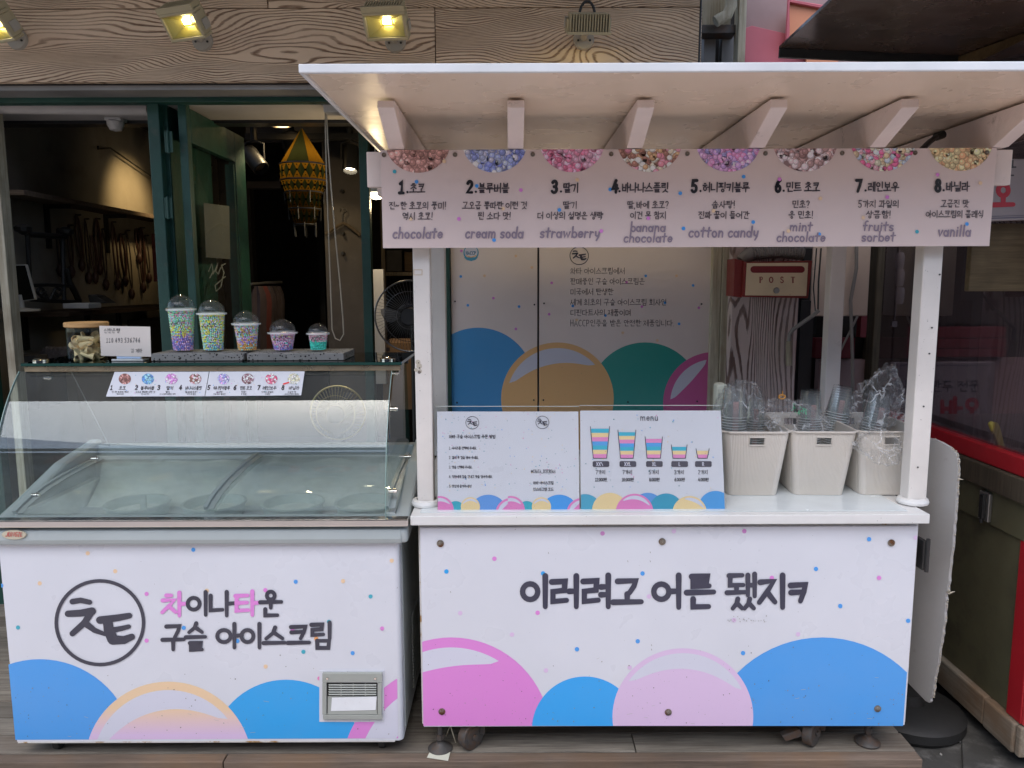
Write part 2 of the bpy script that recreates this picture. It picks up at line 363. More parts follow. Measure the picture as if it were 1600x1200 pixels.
M['blade'] = glassy('fan_blade', (.4,.4,.4), 1.5, 1.5, .15, haze=.4, hazecol=(.25,.24,.24))
M['street'] = paint('opposite_wall', (.10,.11,.13), .8, var=.2)
M['streetlt'] = paint('opposite_eaves', (.16,.18,.22), .7, var=.2)
def m_awn():
    n = N('translucent_awning'); a = n.n('ShaderNodeBsdfTranslucent'); a.inputs[0].default_value = (.46, .42, .38, 1); b = n.n('ShaderNodeBsdfDiffuse'); b.inputs[0].default_value = (.3, .28, .26, 1)
    m = n.n('ShaderNodeMixShader'); m.inputs[0].default_value = .35; n.l(a.outputs[0], m.inputs[1]); n.l(b.outputs[0], m.inputs[2]); n.l(m.outputs[0], n.out.inputs[0]); return n.m
M['awn'] = m_awn()
M['bounce_pavement'] = paint('warm_bounce_paving', (.72,.61,.53), .7, var=.12, scale=2, bump=.2)  # pale warm colour chosen to bounce fill onto roof underside and banner
def m_stone():
    n = N('volcanic_stone'); co = n.coords(kind='World'); v = n.n('ShaderNodeTexVoronoi'); v.inputs['Scale'].default_value = 95; n.l(co, v.inputs['Vector'])
    f = n.math('ADD', v.outputs['Distance'], n.math('MULTIPLY', n.noise(co, 30, 3), .6))
    k = n.ramp(f, [(.56, 1.0), (.60, 0.0)])
    c = n.mix(k, n.mix(n.noise(co, 14, 6), (.15,.15,.15), (.30,.30,.295)), (.012,.012,.012))
    return n.bsdf(c, .85, 0, n.bump(n.math('SUBTRACT', 1.0, k), .6, .004), .2)
M['stone'] = m_stone()
def m_bead():
    n = N('ice_cream_beads'); a = n.n('ShaderNodeAttribute'); a.attribute_name = 'Col'
    return n.bsdf(a.outputs[0], .4, 0, None, .4)
M['bead'] = m_bead()
def m_bag():
    n = N('crinkled_clear_bag'); co = n.coords(kind='World')
    dn = n.n('ShaderNodeTexNoise'); dn.inputs['Scale'].default_value = 9; dn.inputs['Detail'].default_value = 3; n.l(co, dn.inputs['Vector'])
    va = n.n('ShaderNodeVectorMath', operation='MULTIPLY_ADD'); n.l(dn.outputs['Color'], va.inputs[0]); va.inputs[1].default_value = (.09, .09, .09); n.l(co, va.inputs[2])
    v = n.n('ShaderNodeTexVoronoi', feature='DISTANCE_TO_EDGE'); v.inputs['Scale'].default_value = 17; n.l(va.outputs[0], v.inputs['Vector'])
    v2 = n.n('ShaderNodeTexVoronoi'); v2.inputs['Scale'].default_value = 17; n.l(va.outputs[0], v2.inputs['Vector'])
    b = n.bump(v2.outputs['Distance'], .55, .03); fr = n.n('ShaderNodeLayerWeight'); fr.inputs[0].default_value = .3; n.l(b, fr.inputs['Normal'])
    tr = n.n('ShaderNodeBsdfTransparent'); tr.inputs[0].default_value = (.97,.97,.97,1)
    gl = n.n('ShaderNodeBsdfGlossy'); gl.inputs['Roughness'].default_value = .06; n.l(b, gl.inputs['Normal'])
    df = n.n('ShaderNodeBsdfDiffuse'); df.inputs[0].default_value = (.85,.86,.87,1)
    cr = n.math('MULTIPLY', n.ramp(v.outputs['Distance'], [(.0, .5), (.05, .0)]), n.ramp(n.noise(co, 14, 3), [(.45, .1), (.6, 1.0)]))
    a = n.n('ShaderNodeMixShader'); n.l(n.math('ADD', cr, .035), a.inputs[0]); n.l(tr.outputs[0], a.inputs[1]); n.l(df.outputs[0], a.inputs[2])
    m = n.n('ShaderNodeMixShader'); n.l(n.math('MULTIPLY', n.math('POWER', fr.outputs['Facing'], 1.8), .55), m.inputs[0]); n.l(a.outputs[0], m.inputs[1]); n.l(gl.outputs[0], m.inputs[2]); n.l(m.outputs[0], n.out.inputs[0]); return n.m
M['bag'] = m_bag()
def m_lantern():
    n = N('lit_lantern_paper'); a = n.n('ShaderNodeAttribute'); a.attribute_name = 'Col'
    t = n.n('ShaderNodeBsdfTranslucent'); d = n.n('ShaderNodeBsdfDiffuse'); n.l(a.outputs[0], t.inputs[0]); n.l(n.mix(1.0, a.outputs[0], (.10,.10,.10), 'MULTIPLY'), d.inputs[0])
    m = n.n('ShaderNodeMixShader'); m.inputs[0].default_value = .5; n.l(t.outputs[0], m.inputs[1]); n.l(d.outputs[0], m.inputs[2]); n.l(m.outputs[0], n.out.inputs[0]); return n.m
M['lantern'] = m_lantern()
# ------------------------------------------------------------------ flat print (artwork and lettering)
K = 1.09
WHITE = rgb(203, 204, 218, K); INK = rgb(54, 54, 68, K); BLUE = rgb(72, 152, 224, K); CYAN = rgb(43, 158, 226, K); PINK = rgb(214, 130, 205, K)
LILAC = rgb(212, 186, 218, K); BEIGE = rgb(226, 196, 160, K); TEAL = rgb(60, 165, 185, K); ROSE = rgb(218, 128, 184, K); SAND = rgb(228, 203, 152, K)
def clip_poly(p, cp):
    "clip polygon p by the convex polygon cp (pixels)"
    ar = sum(cp[i][0]*cp[(i+1) % len(cp)][1]-cp[(i+1) % len(cp)][0]*cp[i][1] for i in range(len(cp)))
    sg = 1 if ar > 0 else -1
    for i in range(len(cp)):
        a, b = cp[i], cp[(i+1) % len(cp)]; out = []
        def sd_(q): return sg*((b[0]-a[0])*(q[1]-a[1])-(b[1]-a[1])*(q[0]-a[0]))
        for j in range(len(p)):
            q, r = p[j], p[(j+1) % len(p)]; dq, dr = sd_(q), sd_(r)
            if dq >= 0: out.append(q)
            if (dq > 0 > dr) or (dq < 0 < dr):
                t = dq/(dq-dr); out.append((q[0]+(r[0]-q[0])*t, q[1]+(r[1]-q[1])*t))
        p = out
        if len(p) < 3: return []
    return p
def arc(cx, cy, rx, ry, a0, a1, n=9):
    return [(cx+rx*math.cos(R(a0+(a1-a0)*i/n)), cy+ry*math.sin(R(a0+(a1-a0)*i/n))) for i in range(n+1)]
class Print:
    def __init__(s, plane, off=.0008, eps=2.5e-5): s.pl = plane; s.off = off; s.eps = max(eps, 2.5e-5) if eps else 0; s.k = 0; s.mb = MB(); s.clip = None
    def poly(s, pts, col, layer=None):
        if s.clip: pts = clip_poly(pts, s.clip)
        if len(pts) < 3: return
        ar = sum(pts[i][0]*pts[(i+1) % len(pts)][1]-pts[(i+1) % len(pts)][0]*pts[i][1] for i in range(len(pts)))
        if abs(ar) < 1e-3: return
        if ar > 0: pts = pts[::-1]      # counter-clockwise as seen from the camera
        if layer is None: s.k += 1; layer = s.k
        o = s.off+(layer % 40)*s.eps
        s.mb.add([s.pl.hit(u, v, o) for u, v in pts], [list(range(len(pts)))], 0, col)
    def circle(s, cx, cy, r, col, n=28, ry=None, layer=None):
        ry = ry or r; s.poly([(cx+r*math.cos(2*math.pi*i/n), cy+ry*math.sin(2*math.pi*i/n)) for i in range(n)], col, layer)
    def rect(s, u0, v0, u1, v1, col): s.poly([(u0,v0),(u1,v0),(u1,v1),(u0,v1)], col)
    def ring(s, cx, cy, r, wd, col, n=48, ry=None):
        ry = ry or r; s.k += 1
        for i in range(n):
            a, b = 2*math.pi*i/n, 2*math.pi*(i+1)/n; k = 1-wd/r; ky = 1-wd/ry
            s.poly([(cx+r*math.cos(a), cy+ry*math.sin(a)), (cx+r*math.cos(b), cy+ry*math.sin(b)), (cx+r*k*math.cos(b), cy+ry*ky*math.sin(b)), (cx+r*k*math.cos(a), cy+ry*ky*math.sin(a))], col, s.k)
    def stroke(s, pts, wd, col, cap=True):
        pts = [p for i, p in enumerate(pts) if i == 0 or math.dist(p, pts[i-1]) > 1e-4]
        if len(pts) < 2: return
        n = len(pts); s.k += 1; ws = wd if isinstance(wd, (list, tuple)) else [wd]*n
        if len(ws) == 2 and n != 2: ws = [ws[0]+(ws[1]-ws[0])*i/(n-1) for i in range(n)]
        L, Rr = [], []
        def nrm(a, b):
            d = math.dist(a, b) or 1e-6; return (-(b[1]-a[1])/d, (b[0]-a[0])/d)
        for i, p in enumerate(pts):
            if i == 0: m = nrm(pts[0], pts[1]); k = 1
            elif i == n-1: m = nrm(pts[-2], pts[-1]); k = 1
            else:
                a, b = nrm(pts[i-1], p), nrm(p, pts[i+1]); m = (a[0]+b[0], a[1]+b[1]); q = math.hypot(*m) or 1e-3; m = (m[0]/q, m[1]/q)
                k = min(1/max(m[0]*a[0]+m[1]*a[1], .3), 1.5)
            h = ws[i]/2*k
            L.append((p[0]+m[0]*h, p[1]+m[1]*h)); Rr.append((p[0]-m[0]*h, p[1]-m[1]*h))
        for i in range(n-1): s.poly([L[i], L[i+1], Rr[i+1], Rr[i]], col, s.k+.13*(i % 4))
        if cap:
            for e, (p, q) in ((0, (pts[0], pts[1])), (n-1, (pts[-1], pts[-2]))):
                a0 = math.atan2(p[1]-q[1], p[0]-q[0]); h = ws[e]/2
                s.poly([(p[0]+h*math.cos(a0+t), p[1]+h*math.sin(a0+t)) for t in [-math.pi/2+math.pi*i/6 for i in range(7)]], col, s.k+(.6 if e == 0 else .75))
    def glyph(s, strokes, u, v, w, h, sw, col, slant=0):
        for st in strokes:
            if st[0] == 'o':
                _, cx, cy, rx, ry = st[:5]; X, Y = u+cx*w+cy*h*slant, v-cy*h
                s.ring(X, Y, rx*w+sw/2, sw, col, 20, ry*h+sw/2)
            else:
                pts = [(u+x*w+y*h*slant, v-y*h) for x, y in st]
                s.stroke(pts, (sw*1.08, sw*.9), col)
    def text(s, t, u, v, h, col, sw=.12, wf=.9, align='c', slant=0, sp=.08, lat=.62, tilt=0):
        "v is the baseline; h the height of a capital or a Hangul block, in pixels"
        adv = []
        for ch in t:
            if ch == ' ': adv.append(h*wf*.38)
            elif '가' <= ch <= '힣' or ch in JAMO: adv.append(h*wf*(1+sp) if ch != 'ㅋ' else h*wf*.8)
            else: adv.append(LAT.get(ch, (.5, []))[0]*h*lat/.62*wf/.9 + h*sp*1.6)
        tot = sum(adv); x = u-tot/2 if align == 'c' else (u-tot if align == 'r' else u)
        for ch, a in zip(t, adv):
            vv = v+(x-u)*tilt
            if '가' <= ch <= '힣': 
                for g in hangul(ch): s.glyph([g], x, vv, h*wf, h, sw*h, col, slant)
            elif ch in JAMO: s.glyph(JAMO[ch], x, vv-h*.12, h*wf*.7, h*.62, sw*h, col, slant)
            elif ch in LAT: s.glyph(LAT[ch][1], x, vv, h*lat/.62*wf/.9, h, sw*h*1.0, col, slant)
            x += a
        return tot
    def part(s, name, parent):
        o = s.mb.build(name, M['ink'], parent); s.mb = MB(); return o
    def build(s, name, parent): return s.mb.build(name, M['ink'], parent)
def sc(strokes, x0, y0, x1, y1):
    out = []
    for st in strokes:
        if st[0] == 'o': out.append(('o', x0+st[1]*(x1-x0), y0+st[2]*(y1-y0), st[3]*(x1-x0), st[4]*(y1-y0)))
        else: out.append([(x0+x*(x1-x0), y0+y*(y1-y0)) for x, y in st])
    return out
JAMO = {
 'ㄱ': [[(.05,.93),(.9,.98),(.82,.55),(.6,.0)]], 'ㄴ': [[(.1,1),(.1,.12),(.95,.16)]],
 'ㄷ': [[(.05,.92),(.92,.96)], [(.14,.9),(.12,.1),(.98,.13)]],
 'ㄹ': [[(.05,.95),(.88,.98),(.84,.56),(.12,.5),(.12,.04),(.98,.1)]],
 'ㅁ': [[(.12,.95),(.14,.05),(.86,.05),(.9,.95),(.12,.95)]],
 'ㅂ': [[(.12,1),(.16,.04),(.84,.04),(.88,1)], [(.14,.5),(.86,.52)]],
 'ㅅ': [[(.55,1),(.42,.5),(.02,.02)], [(.48,.55),(.98,.04)]],
 'ㅇ': [('o', .5,.5,.42,.44)],
 'ㅈ': [[(.08,.92),(.9,.97),(.5,.5),(.02,.02)], [(.5,.48),(.98,.04)]],
 'ㅊ': [[(.32,1.05),(.68,1.05)], [(.06,.74),(.9,.78),(.5,.4),(.02,.0)], [(.5,.38),(.98,.02)]],
 'ㅋ': [[(.05,.93),(.9,.98),(.82,.55),(.62,.0)], [(.08,.5),(.82,.55)]],
 'ㅌ': [[(.05,.95),(.92,.98)], [(.14,.95),(.12,.06),(.98,.1)], [(.14,.52),(.88,.55)]],
 'ㅍ': [[(.03,.93),(.97,.96)], [(.3,.9),(.35,.1)], [(.7,.9),(.65,.1)], [(.0,.06),(1,.09)]],
 'ㅎ': [[(.34,1.08),(.66,1.08)], [(.04,.8),(.96,.83)], ('o', .5,.32,.34,.3)],
}
JAMO['ㅎ'][2] = ('o', .5,.32,.34,.3)
INI = 'ㄱ,ㄲ,ㄴ,ㄷ,ㄸ,ㄹ,ㅁ,ㅂ,ㅃ,ㅅ,ㅆ,ㅇ,ㅈ,ㅉ,ㅊ,ㅋ,ㅌ,ㅍ,ㅎ'.split(',')
VOW = 'ㅏ,ㅐ,ㅑ,ㅒ,ㅓ,ㅔ,ㅕ,ㅖ,ㅗ,ㅘ,ㅙ,ㅚ,ㅛ,ㅜ,ㅝ,ㅞ,ㅟ,ㅠ,ㅡ,ㅢ,ㅣ'.split(',')
FIN = ',ㄱ,ㄲ,ㄳ,ㄴ,ㄵ,ㄶ,ㄷ,ㄹ,ㄺ,ㄻ,ㄼ,ㄽ,ㄾ,ㄿ,ㅀ,ㅁ,ㅂ,ㅄ,ㅅ,ㅆ,ㅇ,ㅈ,ㅊ,ㅋ,ㅌ,ㅍ,ㅎ'.split(',')
DBL = {'ㄲ':'ㄱㄱ','ㄸ':'ㄷㄷ','ㅃ':'ㅂㅂ','ㅆ':'ㅅㅅ','ㅉ':'ㅈㅈ','ㅄ':'ㅂㅅ'}
def jam(j, x0, y0, x1, y1):
    if j in DBL:
        m = (x0+x1)/2; g = (x1-x0)*.05
        return sc(JAMO[DBL[j][0]], x0, y0, m-g, y1)+sc(JAMO[DBL[j][1]], m+g, y0, x1, y1)
    if j == 'ㅇ':
        cx, cy = (x0+x1)/2, (y0+y1)/2; r = min((x1-x0)*.44, (y1-y0)*.46); return [('o', cx, cy, r*1.08, r)]
    return sc(JAMO.get(j, JAMO['ㅇ']), x0, y0, x1, y1)
def vert(v, y0, y1):
    "upright vowels; x positions inside the block"
    m = y0+(y1-y0)*.5; h = (y1-y0)
    d = {'ㅣ':[[(.86,y1),(.86,y0)]], 'ㅏ':[[(.74,y1),(.74,y0)],[(.75,m),(1.06,m+.03)]], 'ㅑ':[[(.74,y1),(.74,y0)],[(.75,m+h*.13),(1.03,m+h*.14)],[(.75,m-h*.12),(1.03,m-h*.11)]],
         'ㅓ':[[(.88,y1),(.88,y0)],[(.64,m),(.87,m+.01)]], 'ㅕ':[[(.88,y1),(.88,y0)],[(.64,m+h*.13),(.87,m+h*.14)],[(.64,m-h*.12),(.87,m-h*.11)]],
         'ㅐ':[[(.70,y1-.03),(.70,y0+.03)],[(.92,y1),(.92,y0)],[(.71,m),(.91,m)]], 'ㅔ':[[(.74,y1-.03),(.74,y0+.03)],[(.93,y1),(.93,y0)],[(.56,m),(.73,m)]],
         'ㅖ':[[(.74,y1-.03),(.74,y0+.03)],[(.93,y1),(.93,y0)],[(.56,m+h*.12),(.73,m+h*.12)],[(.56,m-h*.1),(.73,m-h*.1)]]}
    return d[v]
def hori(v, x0, x1, y0, y1):
    c = (x0+x1)/2; q = (x1-x0)*.16
    if v == 'ㅡ': return [[(x0,(y0+y1)/2),(x1,(y0+y1)/2+.02)]]
    if v == 'ㅗ': return [[(x0,y0+.04),(x1,y0+.06)], [(c,y1),(c,y0+.06)]]
    if v == 'ㅛ': return [[(x0,y0+.04),(x1,y0+.06)], [(c-q,y1),(c-q,y0+.06)], [(c+q,y1),(c+q,y0+.06)]]
    if v == 'ㅜ': return [[(x0,y1-.04),(x1,y1-.02)], [(c,y1-.05),(c,y0)]]
    if v == 'ㅠ': return [[(x0,y1-.04),(x1,y1-.02)], [(c-q,y1-.05),(c-q,y0)], [(c+q,y1-.05),(c+q,y0)]]
MIXV = {'ㅘ':('ㅗ','ㅏ'),'ㅙ':('ㅗ','ㅐ'),'ㅚ':('ㅗ','ㅣ'),'ㅝ':('ㅜ','ㅓ'),'ㅞ':('ㅜ','ㅔ'),'ㅟ':('ㅜ','ㅣ'),'ㅢ':('ㅡ','ㅣ')}
def hangul(ch):
    k = ord(ch)-0xAC00; L, V, T = INI[k//588], VOW[(k % 588)//28], FIN[k % 28]; o = []
    if V in MIXV:
        a, b = MIXV[V]
        if T: o += jam(L, .06,.64,.56,.98)+hori(a, .02,.64,.42,.60)+vert(b, .36,1.0)+jam(T, .2,.0,.9,.28)
        else: o += jam(L, .06,.46,.56,.92)+hori(a, .02,.64,.12,.40)+vert(b, .0,1.0)
    elif V in 'ㅗㅛㅜㅠㅡ':
        if T:
            o += jam(L, .18,.66,.82,1.0); o += hori(V, .04,.96,.40 if V in 'ㅗㅛㅡ' else .34,.60 if V != 'ㅡ' else .56)+jam(T, .2,.0,.82,.28)
        elif V in 'ㅗㅛ': o += jam(L, .14,.46,.86,.95)+hori(V, .02,.98,.06,.42)
        elif V == 'ㅡ': o += jam(L, .12,.36,.88,.95)+hori(V, .02,.98,.06,.22)
        else: o += jam(L, .16,.50,.84,.98)+hori(V, .02,.98,.0,.44)
    else:
        x1 = .60 if V in 'ㅏㅑㅣ' else (.56 if V in 'ㅓㅕ' else .52)
        if V in 'ㅔㅖ': x1 = .48
        if T: o += jam(L, .04,.50,x1,.94)+vert(V, .38,1.0)+jam(T, .24,.0,.9,.31)
        else: o += jam(L, .02,.14,x1,.84)+vert(V, .0,1.0)
    return o
A = arc
LAT = {
 'a': (.52, [('o',.22,.25,.2,.25), [(.45,.52),(.46,.0)]]), 'b': (.5, [[(.06,1),(.06,.02)], ('o',.28,.26,.21,.26)]), 'c': (.44, [A(.26,.26,.22,.27,50,320)]),
 'd': (.52, [('o',.22,.26,.2,.26), [(.46,1),(.45,.0)]]), 'e': (.48, [[(.06,.26),(.44,.32)]+A(.25,.28,.2,.26,20,330)]),
 'f': (.4, [A(.3,.82,.14,.18,60,180,5)+[(.16,.0)], [(.02,.52),(.34,.55)]]), 'h': (.5, [[(.07,1),(.06,0)], [(.07,.3)]+A(.26,.32,.17,.22,150,10,6)+[(.44,.0)]]),
 'i': (.2, [[(.1,.54),(.09,0)], [(.1,.78),(.1,.8)]]), 'l': (.2, [[(.1,1.0),(.09,0)]]),
 'm': (.78, [[(.07,.54),(.06,0)], [(.07,.32)]+A(.22,.33,.14,.21,150,10,5)+[(.37,.0)], [(.37,.32)]+A(.53,.33,.15,.21,150,10,5)+[(.69,.0)]]),
 'n': (.5, [[(.07,.54),(.06,0)], [(.07,.32)]+A(.25,.32,.17,.22,150,10,6)+[(.43,.0)]]), 'o': (.5, [('o',.24,.26,.2,.26)]),
 'r': (.38, [[(.07,.54),(.06,0)], [(.07,.3)]+A(.24,.32,.16,.2,150,50,5)]), 's': (.42, [A(.22,.4,.16,.13,40,200,6)+[(.2,.27)]+A(.2,.13,.17,.13,60,-150,6)]),
 't': (.42, [[(.2,.88),(.18,.06),(.22,.0)], [(.0,.56),(.42,.6)]]), 'u': (.5, [[(.07,.54),(.07,.2)]+A(.24,.18,.17,.18,190,330,5)+[(.42,.3),(.42,.54)], [(.43,.3),(.44,0)]]),
 'v': (.46, [[(.04,.54),(.2,.0),(.42,.54)]]), 'w': (.68, [[(.04,.54),(.16,.02),(.33,.46),(.48,.02),(.63,.54)]]),
 'y': (.48, [[(.06,.54),(.1,.2),(.24,.12),(.4,.24)], [(.43,.54),(.38,.05),(.22,-.28)]]), 'p': (.5, [[(.06,.54),(.06,-.3)], ('o',.28,.26,.21,.26)]),
 'g': (.5, [('o',.22,.26,.2,.26), [(.44,.52),(.44,-.1),(.3,-.28),(.08,-.22)]]), 'k': (.46, [[(.07,1),(.06,0)], [(.4,.54),(.1,.24),(.42,.0)]]),
 '0': (.56, [('o',.27,.5,.2,.45)]), '1': (.46, [[(.1,.78),(.26,.96),(.25,.04)], [(.06,.03),(.44,.03)]]), '2': (.54, [A(.26,.7,.2,.26,160,-40,7)+[(.06,.05),(.5,.05)]]),
 '3': (.52, [A(.22,.73,.2,.23,150,-70,7)+[(.2,.5)], [(.2,.5)]+A(.22,.26,.23,.25,70,-150,8)]), '4': (.58, [[(.34,.98),(.05,.3),(.54,.34)], [(.4,.62),(.38,.0)]]),
 '5': (.54, [[(.48,.97),(.14,.95),(.1,.56)]+A(.25,.3,.22,.28,110,-150,8)]), '6': (.54, [[(.42,.97),(.2,.75),(.08,.4)]+A(.27,.27,.19,.25,170,-185,12)]),
 '7': (.5, [[(.03,.93),(.46,.95),(.36,.5),(.2,.02)]]), '8': (.54, [('o',.26,.73,.16,.21), ('o',.26,.26,.2,.25)]), '9': (.52, [('o',.23,.7,.18,.24), [(.42,.72),(.38,.3),(.2,.02)]]),
 'A': (.56, [[(.02,0),(.27,.97),(.53,0)], [(.12,.34),(.43,.34)]]), 'B': (.52, [[(.07,.98),(.07,.02)], [(.07,.96)]+A(.25,.74,.18,.22,80,-80,6)+[(.1,.52)], [(.1,.5)]+A(.26,.26,.2,.24,80,-80,6)+[(.07,.02)]]),
 'C': (.52, [A(.3,.5,.25,.48,50,310,10)]), 'D': (.56, [[(.07,.97),(.07,.03)], [(.07,.96)]+A(.2,.5,.3,.46,80,-80,8)+[(.07,.03)]]),
 'E': (.46, [[(.44,.96),(.07,.95),(.07,.04),(.46,.03)], [(.08,.52),(.38,.52)]]), 'F': (.46, [[(.44,.96),(.07,.95),(.07,.0)], [(.08,.52),(.38,.52)]]),
 'G': (.56, [A(.3,.5,.25,.48,55,300,9)+[(.5,.2),(.5,.46),(.32,.46)]]), 'H': (.54, [[(.07,1),(.07,0)], [(.47,1),(.47,0)], [(.07,.52),(.47,.52)]]),
 'I': (.34, [[(.17,.97),(.17,.03)], [(.05,.97),(.29,.97)], [(.05,.03),(.29,.03)]]), 'J': (.46, [[(.4,.97),(.4,.25)]+A(.23,.22,.17,.2,0,-160,6)]),
 'K': (.54, [[(.07,1),(.07,0)], [(.46,.97),(.1,.48),(.5,.02)]]), 'L': (.44, [[(.08,1),(.08,.04),(.43,.04)]]), 'M': (.66, [[(.06,0),(.1,.97),(.32,.3),(.54,.97),(.6,0)]]),
 'N': (.56, [[(.07,0),(.07,.97),(.48,.03),(.48,1)]]), 'O': (.6, [('o',.29,.5,.23,.46)]), 'P': (.5, [[(.07,.98),(.07,.0)], [(.07,.96)]+A(.24,.7,.2,.26,80,-80,6)+[(.1,.44)]]),
 'Q': (.6, [('o',.29,.5,.23,.46), [(.36,.24),(.56,-.04)]]), 'R': (.54, [[(.07,.98),(.07,.0)], [(.07,.96)]+A(.24,.72,.2,.24,80,-80,6)+[(.1,.48)], [(.24,.48),(.5,.0)]]),
 'S': (.5, [A(.26,.74,.19,.23,40,220,6)+[(.25,.5)]+A(.24,.26,.21,.24,50,-150,7)]), 'T': (.52, [[(.02,.96),(.5,.96)], [(.26,.95),(.26,0)]]),
 'U': (.54, [[(.07,1),(.07,.3)]+A(.27,.25,.2,.23,180,360,7)+[(.47,1)]]), 'W': (.74, [[(.03,1),(.18,.03),(.36,.8),(.54,.03),(.7,1)]]), 'X': (.54, [[(.04,.98),(.5,.02)], [(.5,.98),(.03,.02)]]),
 'Y': (.5, [[(.03,1),(.25,.5),(.25,0)], [(.48,1),(.25,.5)]]), 'V': (.52, [[(.03,1),(.26,.02),(.5,1)]]), '_': (.5, [[(.0,-.04),(.5,-.04)]]),
 '@': (.8, [('o',.4,.42,.34,.42), ('o',.4,.42,.14,.18), [(.55,.6),(.56,.26),(.68,.3)]]), '&': (.6, [[(.54,.0),(.12,.7),(.2,.95),(.36,.85),(.3,.62),(.06,.3),(.2,.02),(.5,.4)]]),
 '.': (.2, [[(.09,.03),(.1,.05)]]), ',': (.2, [[(.1,.06),(.06,-.12)]]), '!': (.22, [[(.12,1),(.1,.32)], [(.1,.03),(.1,.05)]]), '~': (.56, [[(.03,.4),(.16,.56),(.34,.42),(.48,.56)]]),
 '?': (.46, [A(.22,.76,.18,.2,170,-50,7)+[(.22,.3)], [(.22,.03),(.22,.05)]]), '-': (.4, [[(.05,.45),(.35,.45)]]),
}
def logo(p, cx, cy, r, col, lw):
    "round emblem with the two brush jamo"
    p.ring(cx, cy, r, lw, col, 56, ry=r*.96)
    q = r/71.0; b = 17*q
    def S(pts, w0, w1): p.stroke([(cx+x*q, cy+y*q) for x, y in pts], (w0*b/17, w1*b/17), col)
    S([(-43,-33),(-30,-35),(-16,-32)], 9, 8)
    S([(-50,-14),(-30,-15),(-12,-18)], 10, 12)
    S([(-14,-16),(-24,0),(-43,17)], 11, 9)
    S([(-24,0),(-8,12),(8,18)], 11, 6)
    S([(0,-4),(30,-8),(46,-11)], 12, 9)
    S([(12,-3),(14,12),(20,26)], 15, 17); S([(20,27),(38,27),(50,22)], 15, 10)
    S([(18,12),(34,9),(45,6)], 9, 7)
def bubble(p, cx, cy, r, col, hi=None, a0=200, a1=320, lo=.66, up=.9, grad=None, ry=None):
    "round candy bubble, hi = highlight colour (printed crescent)"
    ry = ry or r
    if grad:
        old = p.clip; n = 14; p.k += 1; k = p.k
        pts = [(cx+r*math.cos(2*math.pi*i/72), cy+ry*math.sin(2*math.pi*i/72)) for i in range(72)]
        v0, v1 = grad[1], grad[2]
        for i in range(n):
            a = cy-ry if i == 0 else v0+(v1-v0)*i/n; b = cy+ry if i == n-1 else v0+(v1-v0)*(i+1)/n
            t = i/(n-1); c = tuple(col[j]*(1-t)+grad[0][j]*t for j in range(4))
            q = clip_poly(pts, [(cx-2*r,a),(cx+2*r,a),(cx+2*r,b),(cx-2*r,b)])
            if q: p.poly(q, c, k)
    else: p.circle(cx, cy, r, col, 72, ry=ry)
    if hi:
        p.k += 1; k = p.k; m = 24
        for i in range(m):
            def pt(t, e):
                a = R(a0+(a1-a0)*t); thick = (math.sin(math.pi*min(max(t, .0), 1))**.55)
                o = up; inn = up-(up-lo)*thick
                rr = o if e else inn; return (cx+r*rr*math.cos(a), cy+ry*rr*math.sin(a))
            p.poly([pt(i/m, 1), pt((i+1)/m, 1), pt((i+1)/m, 0), pt(i/m, 0)], hi, k)
def beads_print(p, cx, cy, rx, ry, pal, br, n, cliprect=None, dark=None, hl=True):
    "printed picture: a round photo of ice-cream beads"
    base = [(cx+rx*math.cos(2*math.pi*i/40), cy+ry*math.sin(2*math.pi*i/40)) for i in range(40)]
    old = p.clip; k0 = p.k
    b2 = clip_poly(base, old) if old else base
    if len(b2) < 3: return
    p.poly(base, dark or tuple(t*.5 for t in pal[0][:3])+(1,), 0)
    p.clip = b2; rr = random.Random(int(cx*7+cy))
    for i in range(n):
        a, q = rr.random()*6.283, math.sqrt(rr.random())*1.02; x, y = cx+rx*q*math.cos(a), cy+ry*q*math.sin(a)
        if old and y < old[0][1]-br*1.5: continue
        c = rr.choice(pal); f = .72+.5*rr.random(); c = tuple(min(.9, t*f) for t in c[:3])+(1,); b = br*(.8+.4*rr.random())
        ly = 1+(i % 12)*3
        p.circle(x, y, b, tuple(t*.62 for t in c[:3])+(1,), 9, layer=ly)
        p.circle(x-b*.1, y-b*.12, b*.78, c, 8, layer=ly+1)
        if hl: p.circle(x-b*.25, y-b*.3, b*.34, tuple(min(.9, t*1.35+.05) for t in c[:3])+(1,), 6, layer=ly+2)
    p.clip = old
def specks_on(Y, quad, n, sd, parent, off=.0034):
    "small dirt spots and hairline scratches on the vinyl, denser towards the bottom edge"
    p = Print(PY(Y), off, 0); r3 = random.Random(sd)
    for i in range(n):
        a, b = r3.random(), r3.random()**.6
        u = (quad[0][0]*(1-a)+quad[1][0]*a)*(1-b)+(quad[3][0]*(1-a)+quad[2][0]*a)*b; v = (quad[0][1]*(1-a)+quad[1][1]*a)*(1-b)+(quad[3][1]*(1-a)+quad[2][1]*a)*b
        c = r3.choice(((.08,.07,.06,1), (.2,.17,.14,1), (.3,.27,.24,1)))
        if i % 9 == 0: p.k = i; p.stroke([(u, v), (u+r3.uniform(3, 9), v+r3.uniform(-2, 2))], .45, (.5,.48,.47,1), cap=False)
        else: p.circle(u, v, r3.uniform(.45, 1.0), c, 6)
    o = p.build('dirt_specks', parent); o['kind'] = 'stuff'
def pal(*cs): return [rgb(*c, 2.3) for c in cs]
# ================================================================== SETTING
def rng(*a): return random.Random(*a)
# street ground
g = MB(); g.box(-14, -12, -.30, 14, 12, -.12); tag(g.build('ground', M['asphalt']), kind='structure')
g = MB(); g.box(-9, -3.4, -.115, 9, 2.25, -.108); tag(g.build('bounce_pavement', M['bounce_pavement']), kind='structure')  # unseen paving added for its warm bounce light
